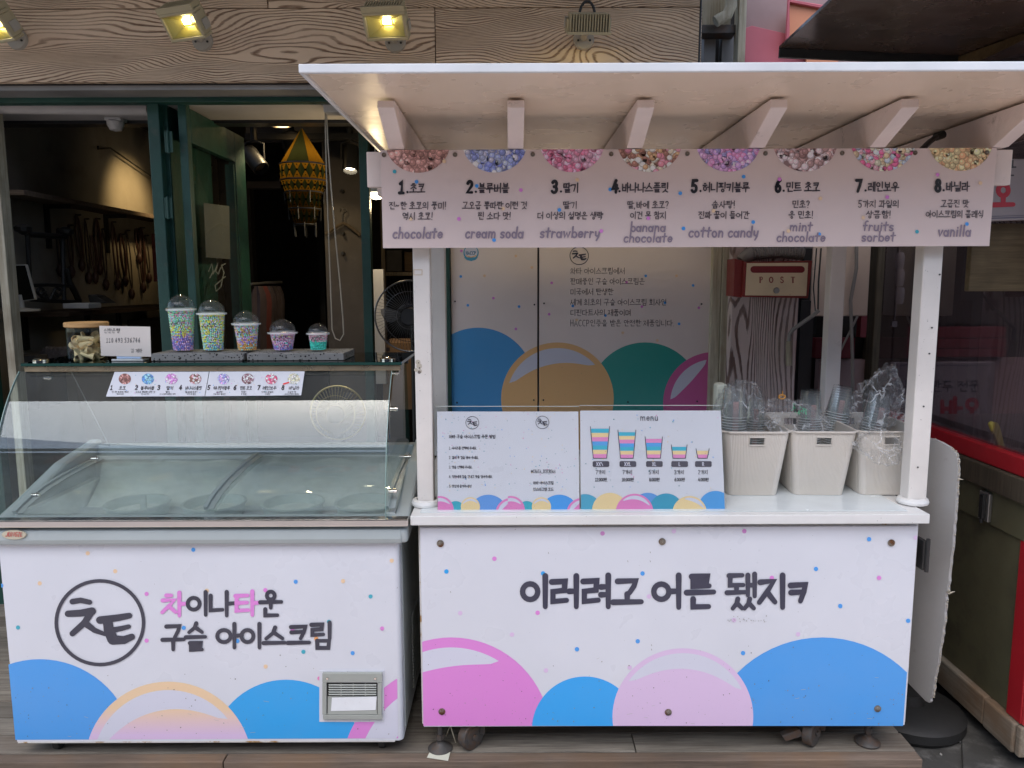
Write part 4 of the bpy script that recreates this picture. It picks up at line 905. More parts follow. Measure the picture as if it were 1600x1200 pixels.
# ------------------------------------------------------------------ poster doors behind the cart
PDY = 3.90
def ptop(Y): return 2.60
def door_panel(u0, u1, nm):
    q = MB(); x0, x1 = at(u0, 520, PDY).x, at(u1, 520, PDY).x; q.box(x0, PDY, .02, x1, PDY+.03, 2.60); return q.build(nm, M['posterv'], None, bevel=.002), x0, x1
q = MB(); x = at(693, 520, 3.87).x; q.box(x, 3.87, .0, at(704, 520, 3.87).x, 3.94, 2.60); q.build('door_post', M['green'], shop, bevel=.003)
CLR = (40, 380, 1560, 900)
posters = []
for (u0, u1, lab) in ((705.5, 839.5, 'left poster board door with blue bubble and small hygiene mark'), (842.5, 1108, 'wide right poster board door with logo and six lines of text')):
    o, x0, x1 = door_panel(u0, u1, 'poster_door'); tag(o, lab, 'poster door', 'printed door boards behind the cart'); posters.append((o, x0, x1))
    pr = Print(PY(PDY)); pr.clip = [(u0, 300), (u1, 300), (u1, 760), (u0, 760)]
    kk = 1.15
    pBLUE, pSAND, pTEAL, pROSE = rgb(72, 148, 205, K), rgb(226, 180, 124, K), rgb(50, 150, 140, K), rgb(200, 96, 152, K)
    for a in ((747, 600, 88, pBLUE), (1008, 624, 89, pTEAL), (1116, 630, 80, pROSE, WHITE, 185, 260, .62, .86), (871, 623, 88, pSAND, WHITE, 198, 318, .62, .9)):
        bubble(pr, *a)
        if pr.mb.v: pr.part('printed_bubble', o)
    for u, v, c in ((720, 432, BLUE), (757, 431, BEIGE), (771, 465.8, PINK), (731, 477, BLUE), (811, 479, BLUE), (806, 514, PINK), (806, 400, BEIGE), (831, 418, BEIGE), (721, 392, PINK), (858, 491, PINK), (862, 442, PINK), (979, 441, PINK), (1003, 479, PINK), (946, 493, BLUE), (1009, 431, BLUE), (1083, 446, BLUE), (1039, 473, BLUE), (1092, 481, PINK), (1061, 506, BLUE), (973, 520, BEIGE), (1027, 532, BEIGE), (895, 478, BLUE), (901, 500, BEIGE), (1057, 431, BEIGE), (760, 340, BLUE), (1000, 330, PINK)):
        pr.circle(u, v, 2.2, c, 10)
    if u0 < 800:
        pr.circle(736, 395, 12, rgb(70, 150, 185, K)); pr.circle(736, 394, 10.2, WHITE); pr.poly([(725, 402), (747, 402), (743, 406), (736, 408), (729, 406)], rgb(70, 150, 185, K)); pr.stroke([(728, 399.5), (736, 402), (744, 399.5)], 1.4, rgb(225, 170, 90, K)); pr.text('HACCP', 736, 398, 5.2, rgb(50, 110, 150, K), sw=.2, lat=.58)
    else:
        logo(pr, 905, 399.5, 15, INK, 1.1)
        for i, t in enumerate(('차타 아이스크림에서', '판매중인 구슬 아이스크림은', '미국에서 탄생한', '세계 최초의 구슬 아이스크림 회사인', '디핀다트사의 제품이며', 'HACCP인증을 받은 안전한 제품입니다.')):
            pr.text(t, 891, 428.3+i*16.3, 10.0, rgb(70, 62, 66, K), sw=.075, wf=.86, align='l', sp=.07)
    pr.build('printed_artwork', o)
    for u, v in (((711, 471), (835, 476), (714, 629), (834, 625)) if u0 < 800 else ((850, 474), (1096, 475), (849, 625), (1089, 627), (981, 628))):
        q = MB(); c = at(u, v, PDY-.002); q.cyl(c, c+Vector((0, -.004, 0)), .0045, n=8); q.build('screw', M['blackm'], o)
q = MB(); q.box(posters[0][2]+.001, PDY+.012, .02, posters[1][1]-.001, PDY+.028, 2.6); q.build('door_gap_strip', M['blackm'], shop)
q = MB(); q.box(posters[0][1]-.05, PDY+.04, .0, 1.2, PDY+.1, 2.66); q.build('door_backing', M['dark'], shop)
# peeling frame and limewashed plank column
q = MB(); q.box(at(1110, 520, 3.87).x, 3.87, 0, at(1125, 520, 3.87).x, 3.95, 2.62); q.build('peeling_stile', M['peel'], shop, bevel=.005)
q = MB(); q.box(at(1126, 520, 3.86).x, 3.86, 0, at(1143, 520, 3.87).x, 3.95, 2.62); q.build('peeling_stile', M['peel'], shop, bevel=.006)
x0, x1 = at(1141, 520, 3.80).x, at(1246, 520, 3.80).x; xm = x0+(x1-x0)*.52
q = MB(); q.box(x0, 3.80, 0, x1, 3.95, 2.68); q.build('upright_plank', M['whitewashv'], shop, bevel=.006)
# dark gap between the buildings
q = MB(); q.box(x1+.01, 4.3, -.12, 3.3, 4.34, 3.4); tag(q.build('gap_wall', M['dark']), 'dark wall closing the gap between the two shops', 'wall')

# ------------------------------------------------------------------ floodlights on the fascia
def floodlight(u, v, pu, pv, yaw, pitch, label, loop=False):
    pl = at(pu, pv, FY); t = thing('floodlight', label, 'floodlight', tuple(pl), 0, 'floodlights on the limewashed fascia')
    q = MB(); q.cyl((pl.x, FY-.001, pl.z), (pl.x, FY-.016, pl.z), .048, .044, n=28); q.build('wall_plate', M['lampplate'], t, smooth=True)
    for s_ in (-1, 1):
        q = MB(); q.cyl((pl.x+s_*.027, FY-.017, pl.z-.008), (pl.x+s_*.027, FY-.020, pl.z-.008), .005, n=8); q.build('screw', M['blackm'], t)
    dist = 3.52; c = at(u, v, dist)
    q = MB(); q.tube([(pl.x, FY-.014, pl.z+.005), (pl.x, FY-.06, pl.z+.02), tuple((c+Vector((pl.x, FY-.06, pl.z)))/2)], [.017, .017, .015], 10); q.build('arm', M['lampplate'], t, smooth=True)
    Mx = Matrix.Rotation(yaw, 3, 'Z') @ Matrix.Rotation(pitch, 3, 'X')
    W, H, D = .094, .060, .03
    def X(p): return c+Mx @ Vector(p)
    def loc(mb): mb.v = [X(p) for p in mb.v]; return mb
    q = MB()   # hollow housing: front frame, sides
    q.box(-W, -D, H-.014, W, D, H); q.box(-W, -D, -H, W, D, -H+.014); q.box(-W, -D, -H+.0141, -W+.014, D, H-.0141); q.box(W-.014, -D, -H+.0141, W, D, H-.0141); q.box(-W+.0141, D-.008, -H+.0141, W-.0141, D, H-.0141)
    loc(q).build('housing', M['lampbody'], t, bevel=.004)
    q = MB()
    for k in range(15): xx = -W+.012+k*(2*W-.024)/14; q.box(xx-.0022, -D+.012, H+.0005, xx+.0022, D+.02, H+.024)
    q.box(-W, -D, H+.0005, W, -D+.0115, H+.024); q.box(-W+.01, D+.001, -H*.7, W-.01, D+.02, H)
    loc(q).build('cooling_fins', M['lampbody'], t)
    q = MB(); a, b, iw, ih = W-.016, H-.016, .026, .014; v0 = [(-a,-D+.008,-b),(a,-D+.008,-b),(a,-D+.008,b),(-a,-D+.008,b),(-iw,D-.014,-ih),(iw,D-.014,-ih),(iw,D-.014,ih),(-iw,D-.014,ih)]
    q.add(v0, [(0,1,5,4),(1,2,6,5),(2,3,7,6),(3,0,4,7),(4,5,6,7)]); loc(q).build('reflector', M['reflector'], t)
    q = MB(); q.box(-.017, D-.019, -.004, .017, D-.0145, .018); loc(q).build('led', M['led'], t)
    q = MB(); q.box(-a, -D+.003, -b, a, -D+.006, b); loc(q).build('front_glass', M['glass'], t)
    q = MB(); 
    for s_ in (-1, 1): q.box(s_*(W+.004)-.003, -.008, -.03, s_*(W+.004)+.003, .03, .012)
    q.box(-W-.006, .031, -.02, W+.006, .035, .0); loc(q).build('yoke', M['lampplate'], t, bevel=.001)
    if loop:
        q = MB(); q.tube([c+Vector((-.03+.03*math.cos(a)+.03, .03, .035+.06*math.sin(a))) if False else c+Vector((.034*math.cos(a), .02, .045+.062*math.sin(a))) for a in [math.pi*i/12 for i in range(13)]], .006, 8); q.build('cable_loop', M['black'], t, smooth=True)
    l_ = bpy.data.lights.new('flood_beam', 'SPOT'); l_.energy = 6 if loop else 4; l_.color = (1, .78, .36); l_.spot_size = R(80 if loop else 125); l_.spot_blend = .6; l_.shadow_soft_size = .03
    lo = bpy.data.objects.new('flood_beam', l_); C.objects.link(lo); lo.parent = t; lo.location = X((0, -D-.004, 0))-t.location
    lo.rotation_euler = (-(Mx @ Vector((0, -1, 0)))).to_track_quat('Z', 'Y').to_euler()
floodlight(-6, 42, 28, 62, R(-22), R(38), 'lit floodlight cut off by the left edge of the photo')
floodlight(290, 38, 317, 64, R(-20), R(38), 'lit floodlight over the green folding door posts, turned left')
floodlight(604, 38, 618, 66, R(-6), R(38), 'lit floodlight above the left corner of the cart roof')
floodlight(918, 40, 912, 62, R(2), R(112), 'floodlight pointing straight down with a black cable loop on top', True)
# ================================================================== NEIGHBOUR SIDE (right)
nb = thing('neighbour_building', 'neighbouring dumpling shop with brown column and dark wall behind the cart', 'building', (2.4, 4.2, -.12))
def nbx(u0, v0, u1, v1, Y, dep, nm, m, z0=None, z1=None, **kw):
    a = list(bx(u0, v0, u1, v1, Y, dep))
    if z0 is not None: a[2] = z0
    if z1 is not None: a[5] = z1
    q = MB(); q.box(*a); return q.build(nm, M[m], nb, **kw)
nbx(1366, 300, 1396, 700, 4.12, .12, 'column', 'brown', -.12, 3.0, bevel=.006)
nbx(1398, 300, 1420, 700, 4.16, .1, 'column', 'brown', -.12, 3.0, bevel=.004)
nbx(1421, 380, 1700, 505, 4.22, .03, 'dark_wall_panel', 'dark', None, 3.0)
nbx(1392, 511, 1572, 528, 4.18, .03, 'red_strip', 'reddim', bevel=.003)
nbx(1392, 529.5, 1572, 544, 4.18, .03, 'red_strip', 'reddim', bevel=.003)
nbx(1392, 545.5, 1572, 558, 4.18, .03, 'red_strip', 'reddim', bevel=.003)
nbx(1421, 559, 1700, 900, 4.22, .03, 'mauve_wall', 'mauve', -.12)
q = MB(); q.box(*bx(1276, 492, 1360, 522, 4.2, .05)); q.build('dark_recess', M['dark'], nb)
q = MB(); q.box(*bx(1274, 528, 1336, 560, 4.15, .05)); q.build('red_ledge', M['reddim'], nb, bevel=.004)
q = MB(); q.box(*bx(1345, 492, 1354, 527, 4.1, .05)); q.build('red_post', M['reddim'], nb)
q = MB(); q.box(*bx(1274, 562, 1346, 800, 4.2, .05)); q.build('mauve_wall', M['mauve'], nb)
# signs
sg = thing('hanging_sign', 'pale shop sign with black and red letters at the right edge beside the banner', 'sign', tuple(at(1590, 300, 2.8)))
q = MB(); a = [PY(2.8).hit(u, v) for u, v in ((1440, 248), (1618, 248), (1618, 343), (1440, 349))]; q.prism(a, (0, .03, 0)); q.build('sign_board', M['signbg'], sg, bevel=.004)
pr = Print(PY(2.8)); pr.text('문', 1578, 275, 24, (.05,.05,.06,1), sw=.11); pr.text('오', 1569, 324, 38, (.42,.03,.05,1), sw=.2, wf=.85); pr.text('바', 1528, 322, 36, (.42,.03,.05,1), sw=.2, wf=.85)
pr.stroke([(1450, 344.5), (1616, 339)], 1.2, (.12,.11,.16,1)); pr.stroke([(1450, 341.5), (1616, 336)], .7, (.12,.11,.16,1)); pr.build('sign_lettering', sg)
sg2 = thing('mirrored_sign', 'dim board with grey and red letters standing for a sign reflection in the dark window', 'sign', tuple(at(1470, 640, 4.05)))  # reflection of the hanging sign, built as a board behind the window
q = MB(); q.box(*bx(1388, 566, 1550, 720, 4.05, .03)); q.build('sign_board', M['signbg'], sg2, bevel=.004)
pr = Print(PY(4.05)); pr.text('전통 손만두 전문', 1463, 612, 17, (.05,.05,.06,1), sw=.12, wf=.98); pr.text('바오', 1503, 655, 33, (.36,.02,.04,1), sw=.2, wf=.95); pr.stroke([(1390, 571), (1548, 571)], 1.2, (.1,.1,.12,1)); pr.build('sign_lettering', sg2)
q = MB(); q.box(*bx(1517, 349, 1616, 455, 2.86, .03)); wb = tag(q.build('ply_board', M['woodboard'], bevel=.004), 'stained plywood board below the hanging sign at the right edge', 'board')
# paper lanterns
for v, l in ((434, 'upper small pale paper lamp beside the brown column'), (462, 'lower small pale paper lamp beside the brown column'), (408, 'topmost small pale paper lamp just under the banner')):
    c = at(1406, v, 4.0); q = MB(); q.lathe([(.001, -.045), (.016, -.042), (.021, -.02), (.022, .02), (.017, .042), (.001, .045)], c, 16); tag(q.build('paper_lamp', M['whitepl'], smooth=True), l, 'lamp', 'small paper lamps on a string')
q = MB(); q.tube([at(1406, 390, 3.99), at(1401, 470, 3.99), at(1398, 500, 3.99)], .002, 5); q.box(*bx(1394, 502, 1402, 511, 3.985, .02)); tag(q.build('pull_cord', M['whitepl']), 'thin cord with a white knob below the paper lamps', 'cord')
# tinted window and side wall of the dumpling stall (plane X = 1.9)
KX = 1.90
ks = thing('dumpling_stall', 'red and olive stall counter with dark tinted window on the right', 'stall', (KX, 2.7, -.12))
YN, YF = 2.70, 3.98
def kb(z0, z1, nm, m, px=0, y0=YN, y1=YF, th=.05, **kw):
    q = MB(); q.box(KX-px, y0, z0, KX-px+th, y1, z1); return q.build(nm, M[m], ks, **kw)
for i, (a, b_) in enumerate(((YN-.02, 2.86), (2.865, 3.45), (3.455, YF))): kb(-.05, .07, 'base_block', 'baseblock', .03 if i != 1 else .026, a, b_, .14, bevel=.008)
kb(.072, .754, 'olive_panel', 'olive', 0, YN+.06); kb(.756, .895, 'olive_band', 'olive', .014, YN+.03, YF, .06, bevel=.003)
kb(.897, .990, 'counter_ledge', 'brown', .035, YN, YF, .3, bevel=.006); kb(.992, 1.062, 'red_rail', 'red', .02, YN-.02, YF, .07, bevel=.005)
q = MB(); q.box(KX-.012, YN-.03, .072, KX+.05, YN+.055, .896); q.build('red_corner_post', M['red'], ks, bevel=.004)
q = MB(); q.box(KX-.008, YN-.045, .074, KX+.9, YN-.031, .894); q.build('red_front_panel', M['redlite'], ks, bevel=.003)
q = MB(); q.box(KX-.02, YN-.05, -.05, KX+.9, YN-.022, .068); q.build('front_base_beam', M['baseblock'], ks, bevel=.006)
q = MB(); q.box(KX+.01, YN+.02, 1.064, KX+.016, YF, 2.6); q.build('window_pane', M['tinted'], ks)
q = MB(); q.box(KX+.3, YN+.03, .99, KX+1.2, YF, 1.02); q.build('inner_worktop', M['metal'], ks)
q = MB(); q.box(KX+.06, YN, -.11, KX+.8, YF, .07); q.box(KX+1.1, YN, .07, KX+1.15, YF+.3, 2.6); q.build('inner_carcass', M['dark'], ks)
c = atx(1541, 790, KX-.02); lt_ = MB(); lt_.box(KX-.03, c.y-.03, c.z-.06, KX-.0145, c.y+.035, c.z+.055); la = lt_.build('latch_plate', M['metal'], ks, bevel=.003)
q = MB(); q.box(KX-.043, c.y-.014, c.z-.05, KX-.031, c.y+.012, c.z+.045); q.cyl((KX-.036, c.y, c.z-.07), (KX-.036, c.y, c.z-.052), .008, n=8); q.build('latch_bar', M['blackm'], ks, bevel=.002)
# yellow handled tool behind the glass
yt = MB(); P = PY(3.0); yt.prism([P.hit(u, v) for u, v in ((1547, 663), (1551, 659), (1559, 660), (1563, 666), (1573, 708), (1566, 712))], (0, .02, 0)); tag(yt.build('yellow_tool', M['yellow'], bevel=.005), 'yellow handled tool standing behind the tinted window', 'tool')
# beige box, pipes, conduit in the gap
bb = thing('beige_cabinet', 'beige wall cabinet in the gap above the cup bins', 'cabinet', tuple(at(1315, 490, 4.0)))
q = MB(); q.box(*bx(1270, 300, 1361, 494, 3.98, .14)); q.build('case', M['beigebox'], bb, bevel=.006)
q = MB(); q.tube([at(1339, 300, 3.94), at(1338, 420, 3.94), at(1329, 470, 3.94), at(1332, 560, 3.94), at(1333, 700, 3.94)], .0085, 10); tag(q.build('grey_cable', M['conduit'], smooth=True), 'thick grey cable running down over the beige cabinet', 'cable')
q = MB(); q.tube([at(1340, 494, 3.97), at(1300, 575, 3.97), at(1298, 600, 3.97)], .006, 8); tag(q.build('thin_rod', M['conduit'], smooth=True), 'thin pale rod slanting down below the beige cabinet', 'rod')
q = MB(); q.tube([at(1279, 485, 3.72), at(1272, 492, 3.72), at(1240, 514, 3.74), at(1234, 522, 3.76), at(1233, 535, 3.76)], .010, 10)
cd = tag(q.build('conduit_pipe', M['conduit'], smooth=True), 'grey bent conduit reaching from the beige cabinet to the plank column', 'pipe')
q = MB(); q.cyl(at(1233, 533, 3.76), at(1233, 571, 3.76), .0155, n=14); q.build('sleeve', M['peel'], cd, smooth=True)
q = MB(); q.tube([at(1283, 388, 3.9), at(1279, 440, 3.85), at(1278, 486, 3.74)], .004, 6); q.tube([at(1276, 388, 3.9), at(1271, 450, 3.85), at(1274, 486, 3.74)], .003, 6); tag(q.build('thin_wires', M['blackm'], smooth=True), 'two thin dark wires hanging right of the post box', 'wire')
q = MB(); q.box(*bx(1250, 388, 1269, 700, 3.99, .06)); q.box(*bx(1247, 470, 1262, 700, 3.93, .05)); tag(q.build('dark_downpipe_strip', M['blackm']), 'dark strip in the gap right of the limewashed plank', 'strip')
# corrugated hose above the post box
q = MB(); a, b_ = at(1172, 397, 3.74), at(1254, 396, 3.74); pts = []; rs = []
n = 84
for i in range(n+1): pts.append(a.lerp(b_, i/n)+Vector((0, 0, .012*math.sin(i/n*3.1)))); rs.append(.030+(.0045 if i % 4 < 2 else 0))
q.tube([Vector((a.x-.04, a.y, a.z-.035))]+pts, [.03]+rs, 14); tag(q.build('corrugated_hose', M['conduit'], smooth=True), 'grey corrugated hose lying on top of the post box', 'hose')
# post box
pbx = thing('post_box', 'small red and cream metal post box marked POST on the plank column', 'post box', tuple(at(1212, 462, 3.64)))
P = PY(3.64); fr = [P.hit(u, v) for u, v in ((1163, 409), (1270, 407), (1263, 466), (1160, 464))]
q = MB(); q.prism(fr, (0, .158, 0)); q.build('case', M['postred'], pbx, bevel=.004)
lf = [Vector(p) for p in fr]
q = MB(); q.prism([PY(3.66).hit(1148, 404), PY(3.66).hit(1164, 408), PY(3.66).hit(1160, 465), PY(3.66).hit(1146, 463)], (0, .13, 0)); q.build('side_flange', M['postred'], pbx, bevel=.003)
P2 = PY(3.636); q = MB(); q.prism([P2.hit(u, v) for u, v in ((1167, 411), (1263, 410.5), (1260, 462.5), (1164.5, 461.5))], (0, .004, 0)); q.build('door_plate', M['postcream'], pbx, bevel=.0015)
pr = Print(P2); pk = (.22, .015, .02, 1)
pr.poly([(1178+5*math.cos(a)*1.1, 421+5.3*math.sin(a)) for a in [math.pi/2+math.pi*i/8 for i in range(9)]]+[(1252+5*math.cos(a)*1.1, 421+5.3*math.sin(a)) for a in [-math.pi/2+math.pi*i/8 for i in range(9)]], pk)
def serif(ch, u, v, h):
    col = (.30, .03, .03, 1); w_ = h*.62
    def S(pts, wd): pr.stroke([(u+x*w_, v-y*h) for x, y in pts], wd*h, col, cap=False)
    if ch == 'P': S([(.28,1),(.28,0)], .2); S([(.05,.98),(.6,.98)], .06); S([(.1,.02),(.52,.02)], .06); S([(.5+.4*math.cos(R(a)), .74+.24*math.sin(R(a))) for a in range(90, -91, -20)], .12)
    if ch == 'O': pr.k += 1; pr.ring(u+.5*w_, v-.5*h, .5*w_+.5, h*.17, col, 24, ry=.52*h)
    if ch == 'S': S([(.8,.95),(.8,.72)], .06); S([(.8,.8),(.6,.96),(.35,.96),(.18,.82),(.22,.62),(.5,.5),(.78,.38),(.82,.18),(.6,.03),(.35,.03),(.12,.2)], .15); S([(.12,.03),(.12,.28)], .06)
    if ch == 'T': S([(.5,1),(.5,0)], .2); S([(.0,.96),(1.0,.96)], .09); S([(.02,.98),(.02,.76)], .05); S([(.98,.98),(.98,.76)], .05); S([(.25,.02),(.75,.02)], .06)
for ch, u in zip('POST', (1186, 1202, 1219, 1236)): serif(ch, u, 442, 9.5)
pr.build('lettering', pbx)
c = P2.hit(1213, 454); q = MB(); q.cyl(c+Vector((0, -.001, 0)), c+Vector((0, -.008, 0)), .0145, .013, n=20); q.box(c.x-.0015, c.y-.0095, c.z-.006, c.x+.0015, c.y-.0081, c.z+.006); q.build('lock', M['metal'], pbx, smooth=True)
# upper right: things beyond the fascia end and the dark canopy
q = MB(); q.box(*bx(1096, -60, 1152, 260, 4.25, .04)); tag(q.build('gap_backdrop', M['dark']), 'dark recess wall at the end of the fascia', 'wall')
q = MB(); q.box(*bx(1094, -40, 1143, 46, 4.1, .08)); tag(q.build('beige_beam_end', M['peel'], bevel=.006), 'weathered beam end right of the fascia boards', 'beam')
q = MB(); q.tube([at(1118, 34, 4.0), at(1124, 30, 4.0), at(1136, 24, 4.0), at(1142, 10, 4.0), at(1143, -30, 4.0)], .028, 12); tag(q.build('drain_pipe_bend', M['peel'], smooth=True), 'bent pale drain pipe at the end of the fascia', 'pipe')
q = MB(); q.box(*bx(1097, 38, 1152, 52, 4.05, .1)); tag(q.build('rusty_bracket', M['rustmetal'], bevel=.004), 'rusty brown bracket below the bent drain pipe', 'bracket')
q = MB(); q.box(*bx(1100, 56, 1118, 100, 4.15, .06)); q.box(*bx(1128, 52, 1150, 100, 4.15, .06)); tag(q.build('grey_louvres', M['grey']), 'grey vertical strips under the rusty bracket', 'louvres')
q = MB(); q.tube([at(1096, -20, 3.66), at(1094, 40, 3.66), at(1092, 100, 3.66)], .005, 6); tag(q.build('hanging_cable', M['blackm'], smooth=True), 'thin black cable at the end of the fascia', 'cable')
q = MB(); q.box(*bx(1152, -60, 1164, 260, 4.0, .08)); tag(q.build('timber_upright', M['peel'], bevel=.004), 'pale timber upright beside the pink sheet', 'post')
P = PY(4.15); q = MB(); q.prism([P.hit(u, v) for u, v in ((1164, 44), (1175, 40), (1240, 55), (1300, 60), (1300, 120), (1164, 120))], (0, .02, 0)); tag(q.build('pink_sheet', M['pink'], bevel=.002), 'faded pink sheet above the cart roof', 'sheet')
P = PY(4.18); q = MB(); q.prism([P.hit(u, v) for u, v in ((1164, 43), (1164, -40), (1205, -90), (1500, -90), (1420, 120), (1164, 120))], (0, .015, 0)); tag(q.build('mauve_sheet', M['mauve']), 'greyish mauve sheet behind the pink and orange ones', 'sheet')
P = PY(4.1); q = MB(); q.prism([P.hit(u, v) for u, v in ((1232, 2), (1310, 16), (1310, 120), (1262, 120), (1258, 74), (1230, 70))], (0, .02, 0)); o = tag(q.build('orange_sheet', M['orange'], bevel=.002), 'orange sheet with a pink rim half under the dark canopy', 'sheet')
q = MB(); q.tube([PY(4.09).hit(1230, 70), PY(4.09).hit(1232, 2), PY(4.09).hit(1312, 16)], .012, 6); q.build('rim', M['pink'], o)
cn = thing('dark_canopy', 'dark brown canopy jutting over the right side above the cart roof', 'canopy', (2.2, 3.2, 2.6))
A_, B_, D_ = at(1217, 77, 3.4), at(1760, 100, 3.5), at(1345, -42, 2.5)
E_ = D_+(B_-A_)
nrm = (B_-A_).cross(D_-A_).normalized(); nrm = nrm if nrm.z > 0 else -nrm
q = MB(); q.prism([A_, B_, E_, D_], nrm*.012); q.build('canopy_sheet', M['canopy'], cn)
for i, (f0, f1, g0, g1) in enumerate(((.50, .60, .0, 1.0), (.66, .74, .0, .9), (.82, .95, .05, 1.0))):
    p0 = A_.lerp(B_, f0)+(D_-A_)*g0; p1 = A_.lerp(B_, f1)+(D_-A_)*g1; w_ = (B_-A_).normalized()*(.07 if i != 1 else .035)
    q = MB(); q.prism([p0-nrm*.002, p0+w_-nrm*.002, p1+w_-nrm*.002, p1-nrm*.002], -nrm*.05); q.build('reflection_bar', M['tan'], cn, bevel=.004)  # bars put in to evoke tan shapes reflected here
q = MB(); q.prism([A_-nrm*.001, A_+(D_-A_).normalized()*.02-nrm*.001, B_+(D_-A_).normalized()*.02-nrm*.001, B_-nrm*.001], -nrm*.035); q.build('edge_trim', M['blackm'], cn)
# own awning and the houses across the street (seen only as reflections in the curved glass)
q = MB(); q.box(-4.2, 1.45, 3.55, 1.2, 3.9, 3.555); tag(q.build('shop_awning', M['awn']), 'grey awning over the shopfront, seen mirrored in the freezer hood', 'awning')
ob = thing('opposite_building', 'dark tiled house across the street, seen mirrored in the freezer hood', 'building', (0, -3.4, -.12))
q = MB(); q.box(-7, -4.4, -.12, 7, -3.5, 4.2); q.build('wall', M['street'], ob)
q = MB(); q.prism([(-7.2, -2.9, 4.25), (-7.2, -4.6, 5.0), (-7.2, -4.6, 4.9), (-7.2, -2.9, 4.13)], (14.4, 0, 0)); q.build('roof', M['street'], ob)
q = MB(); q.box(-6.6, -3.5, 2.5, 6.6, -3.42, 3.2); q.build('sign_band', M['streetlt'], ob)
for i in range(9):
    x = -5.6+i*1.4; q = MB(); q.box(x, -3.49, 3.35, x+1.3, -3.46, 3.95); q.build('window', M['tinted'] if i % 3 else M['postred'], ob)
    q = MB(); q.box(x+1.31, -3.5, 3.3, x+1.39, -3.44, 4.0); q.build('window_post', M['whitepl'], ob)
q = MB(); 
for x in (-2.6, -1.7, -.8, .1, 1.1):
    q.box(x, -3.418, 2.62, x+.13, -3.40, 3.08); q.tube([(x+.5+.19*math.cos(a), -3.405, 2.85+.2*math.sin(a)) for a in [i*.524 for i in range(12)]], .04, 6, closed=True)
q.build('red_sign_strokes', M['red'], ob)
# ================================================================== ICE-CREAM FREEZER
FZ = 2.60; FX0, FX1 = -1.804, -.400
fz = thing('ice_cream_freezer', 'ice-cream freezer cabinet with curved glass hood and white bubble-print front', 'freezer', ((FX0+FX1)/2, 2.9, 0))
FB = .062; RZ0 = at(300, 851, 2.575).z; RZ1 = at(300, 826, 2.575).z
# body with a rounded front-right corner
q = MB(); rad = .018; pts = [(FX0, FZ), (FX1-rad, FZ)]+[(FX1-rad+rad*math.sin(R(a)), FZ+rad-rad*math.cos(R(a))) for a in (18, 36, 54, 72, 90)]+[(FX1, 3.27), (FX0, 3.27)]
q.prism([Vector((x, y, FB)) for x, y in pts], (0, 0, RZ0-FB-.001)); q.build('body', M['vinyl'], fz, smooth=True)
q = MB(); q.box(FX1+.0005, FZ+.05, FB+.02, FX1+.004, 3.25, RZ0-.01); q.build('side_panel', M['greyrim'], fz)
q = MB()
for k in range(22): q.box(FX1+.0042, 2.86, .12+k*.014, FX1+.008, 3.2, .127+k*.014)
q.build('side_louvres', M['vent'], fz)
# rim: front bar, sloped sides, back bar
X0o, X1o = FX0-.03, FX1+.035; YB = 3.28; ZB = 1.045
prof = lambda x: [Vector((x, 2.575, RZ0)), Vector((x, 2.568, RZ0+.02)), Vector((x, 2.572, RZ1-.008)), Vector((x, 2.590, RZ1+.006)), Vector((x, 2.65, RZ1+.03)), Vector((x, 2.66, RZ0))]
q = MB(); q.prism(prof(X0o+.02), (X1o-X0o-.04, 0, 0)); q.build('rim_front', M['greyrim'], fz, bevel=.006, seg=3)
for x0, x1 in ((X1o-.055, X1o), (X0o, X0o+.055)):
    q = MB(); q.prism([(x0, 2.576, RZ0+.001), (x0, 2.571, RZ1-.01), (x0, 2.60, RZ1+.012), (x0, 2.75, RZ1+.055), (x0, 3.0, ZB-.04), (x0, YB, ZB), (x0, YB, RZ0+.001)], (x1-x0, 0, 0)); q.build('rim_side', M['greyrim'], fz, bevel=.012, seg=3)
q = MB(); q.box(X0o+.056, YB-.05, RZ0, X1o-.056, YB, ZB-.02); q.build('rim_back', M['greyrim'], fz, bevel=.004)
# liner, floor and tubs
q = MB(); q.box(X0o+.056, YB-.075, .70, X1o-.056, YB-.051, ZB-.06); q.box(X0o+.056, 2.661, .70, X0o+.09, YB-.076, RZ1+.03); q.box(X1o-.09, 2.661, .70, X1o-.056, YB-.076, RZ1+.03); q.box(X0o+.091, 2.661, .70, X1o-.091, YB-.076, .735)
q.build('frosty_liner', M['frost'], fz)
# lumpy frost bank on the back wall
q = MB(); nx, nz = 60, 10; vs = []
for j in range(nz+1):
    for i in range(nx+1):
        x = X0o+.1+(X1o-X0o-.2)*i/nx; f = j/nz; z = .74+(.965-.74+.03*noise.noise((x*6, 0, 2)))*f
        y = YB-.10-.26*(1-f)**1.6-.03*noise.noise((x*9, f*5, 1)); vs.append((x, y, z))
q.add(vs, [(j*(nx+1)+i, j*(nx+1)+i+1, (j+1)*(nx+1)+i+1, (j+1)*(nx+1)+i) for j in range(nz) for i in range(nx)]); q.build('frost_bank', M['frost'], fz, smooth=True)
for u in (215, 335, 458, 572):
    c = at(u, 788, 2.93); c.z = .735; q = MB(); r_ = .118
    q.lathe([(.09, .002), (.108, .06), (r_-.003, .118), (r_+.004, .121), (r_+.004, .127), (r_-.006, .127), (r_-.012, .118), (.1, .06), (.085, .012), (.001, .010)], c, 32); q.build('tub', M['tub'], fz, smooth=True)
    q = MB(); q.lathe([(.103, .092), (.06, .10), (.001, .104)], c, 24); q.build('tub_contents', M['frost'], fz, smooth=True)
q = MB(); c = at(225, 795, 2.88); q.box(c.x-.012, c.y-.006, c.z-.03, c.x+.012, c.y+.006, c.z+.055); q.build('scoop_handle', M['tub'], fz, bevel=.004)
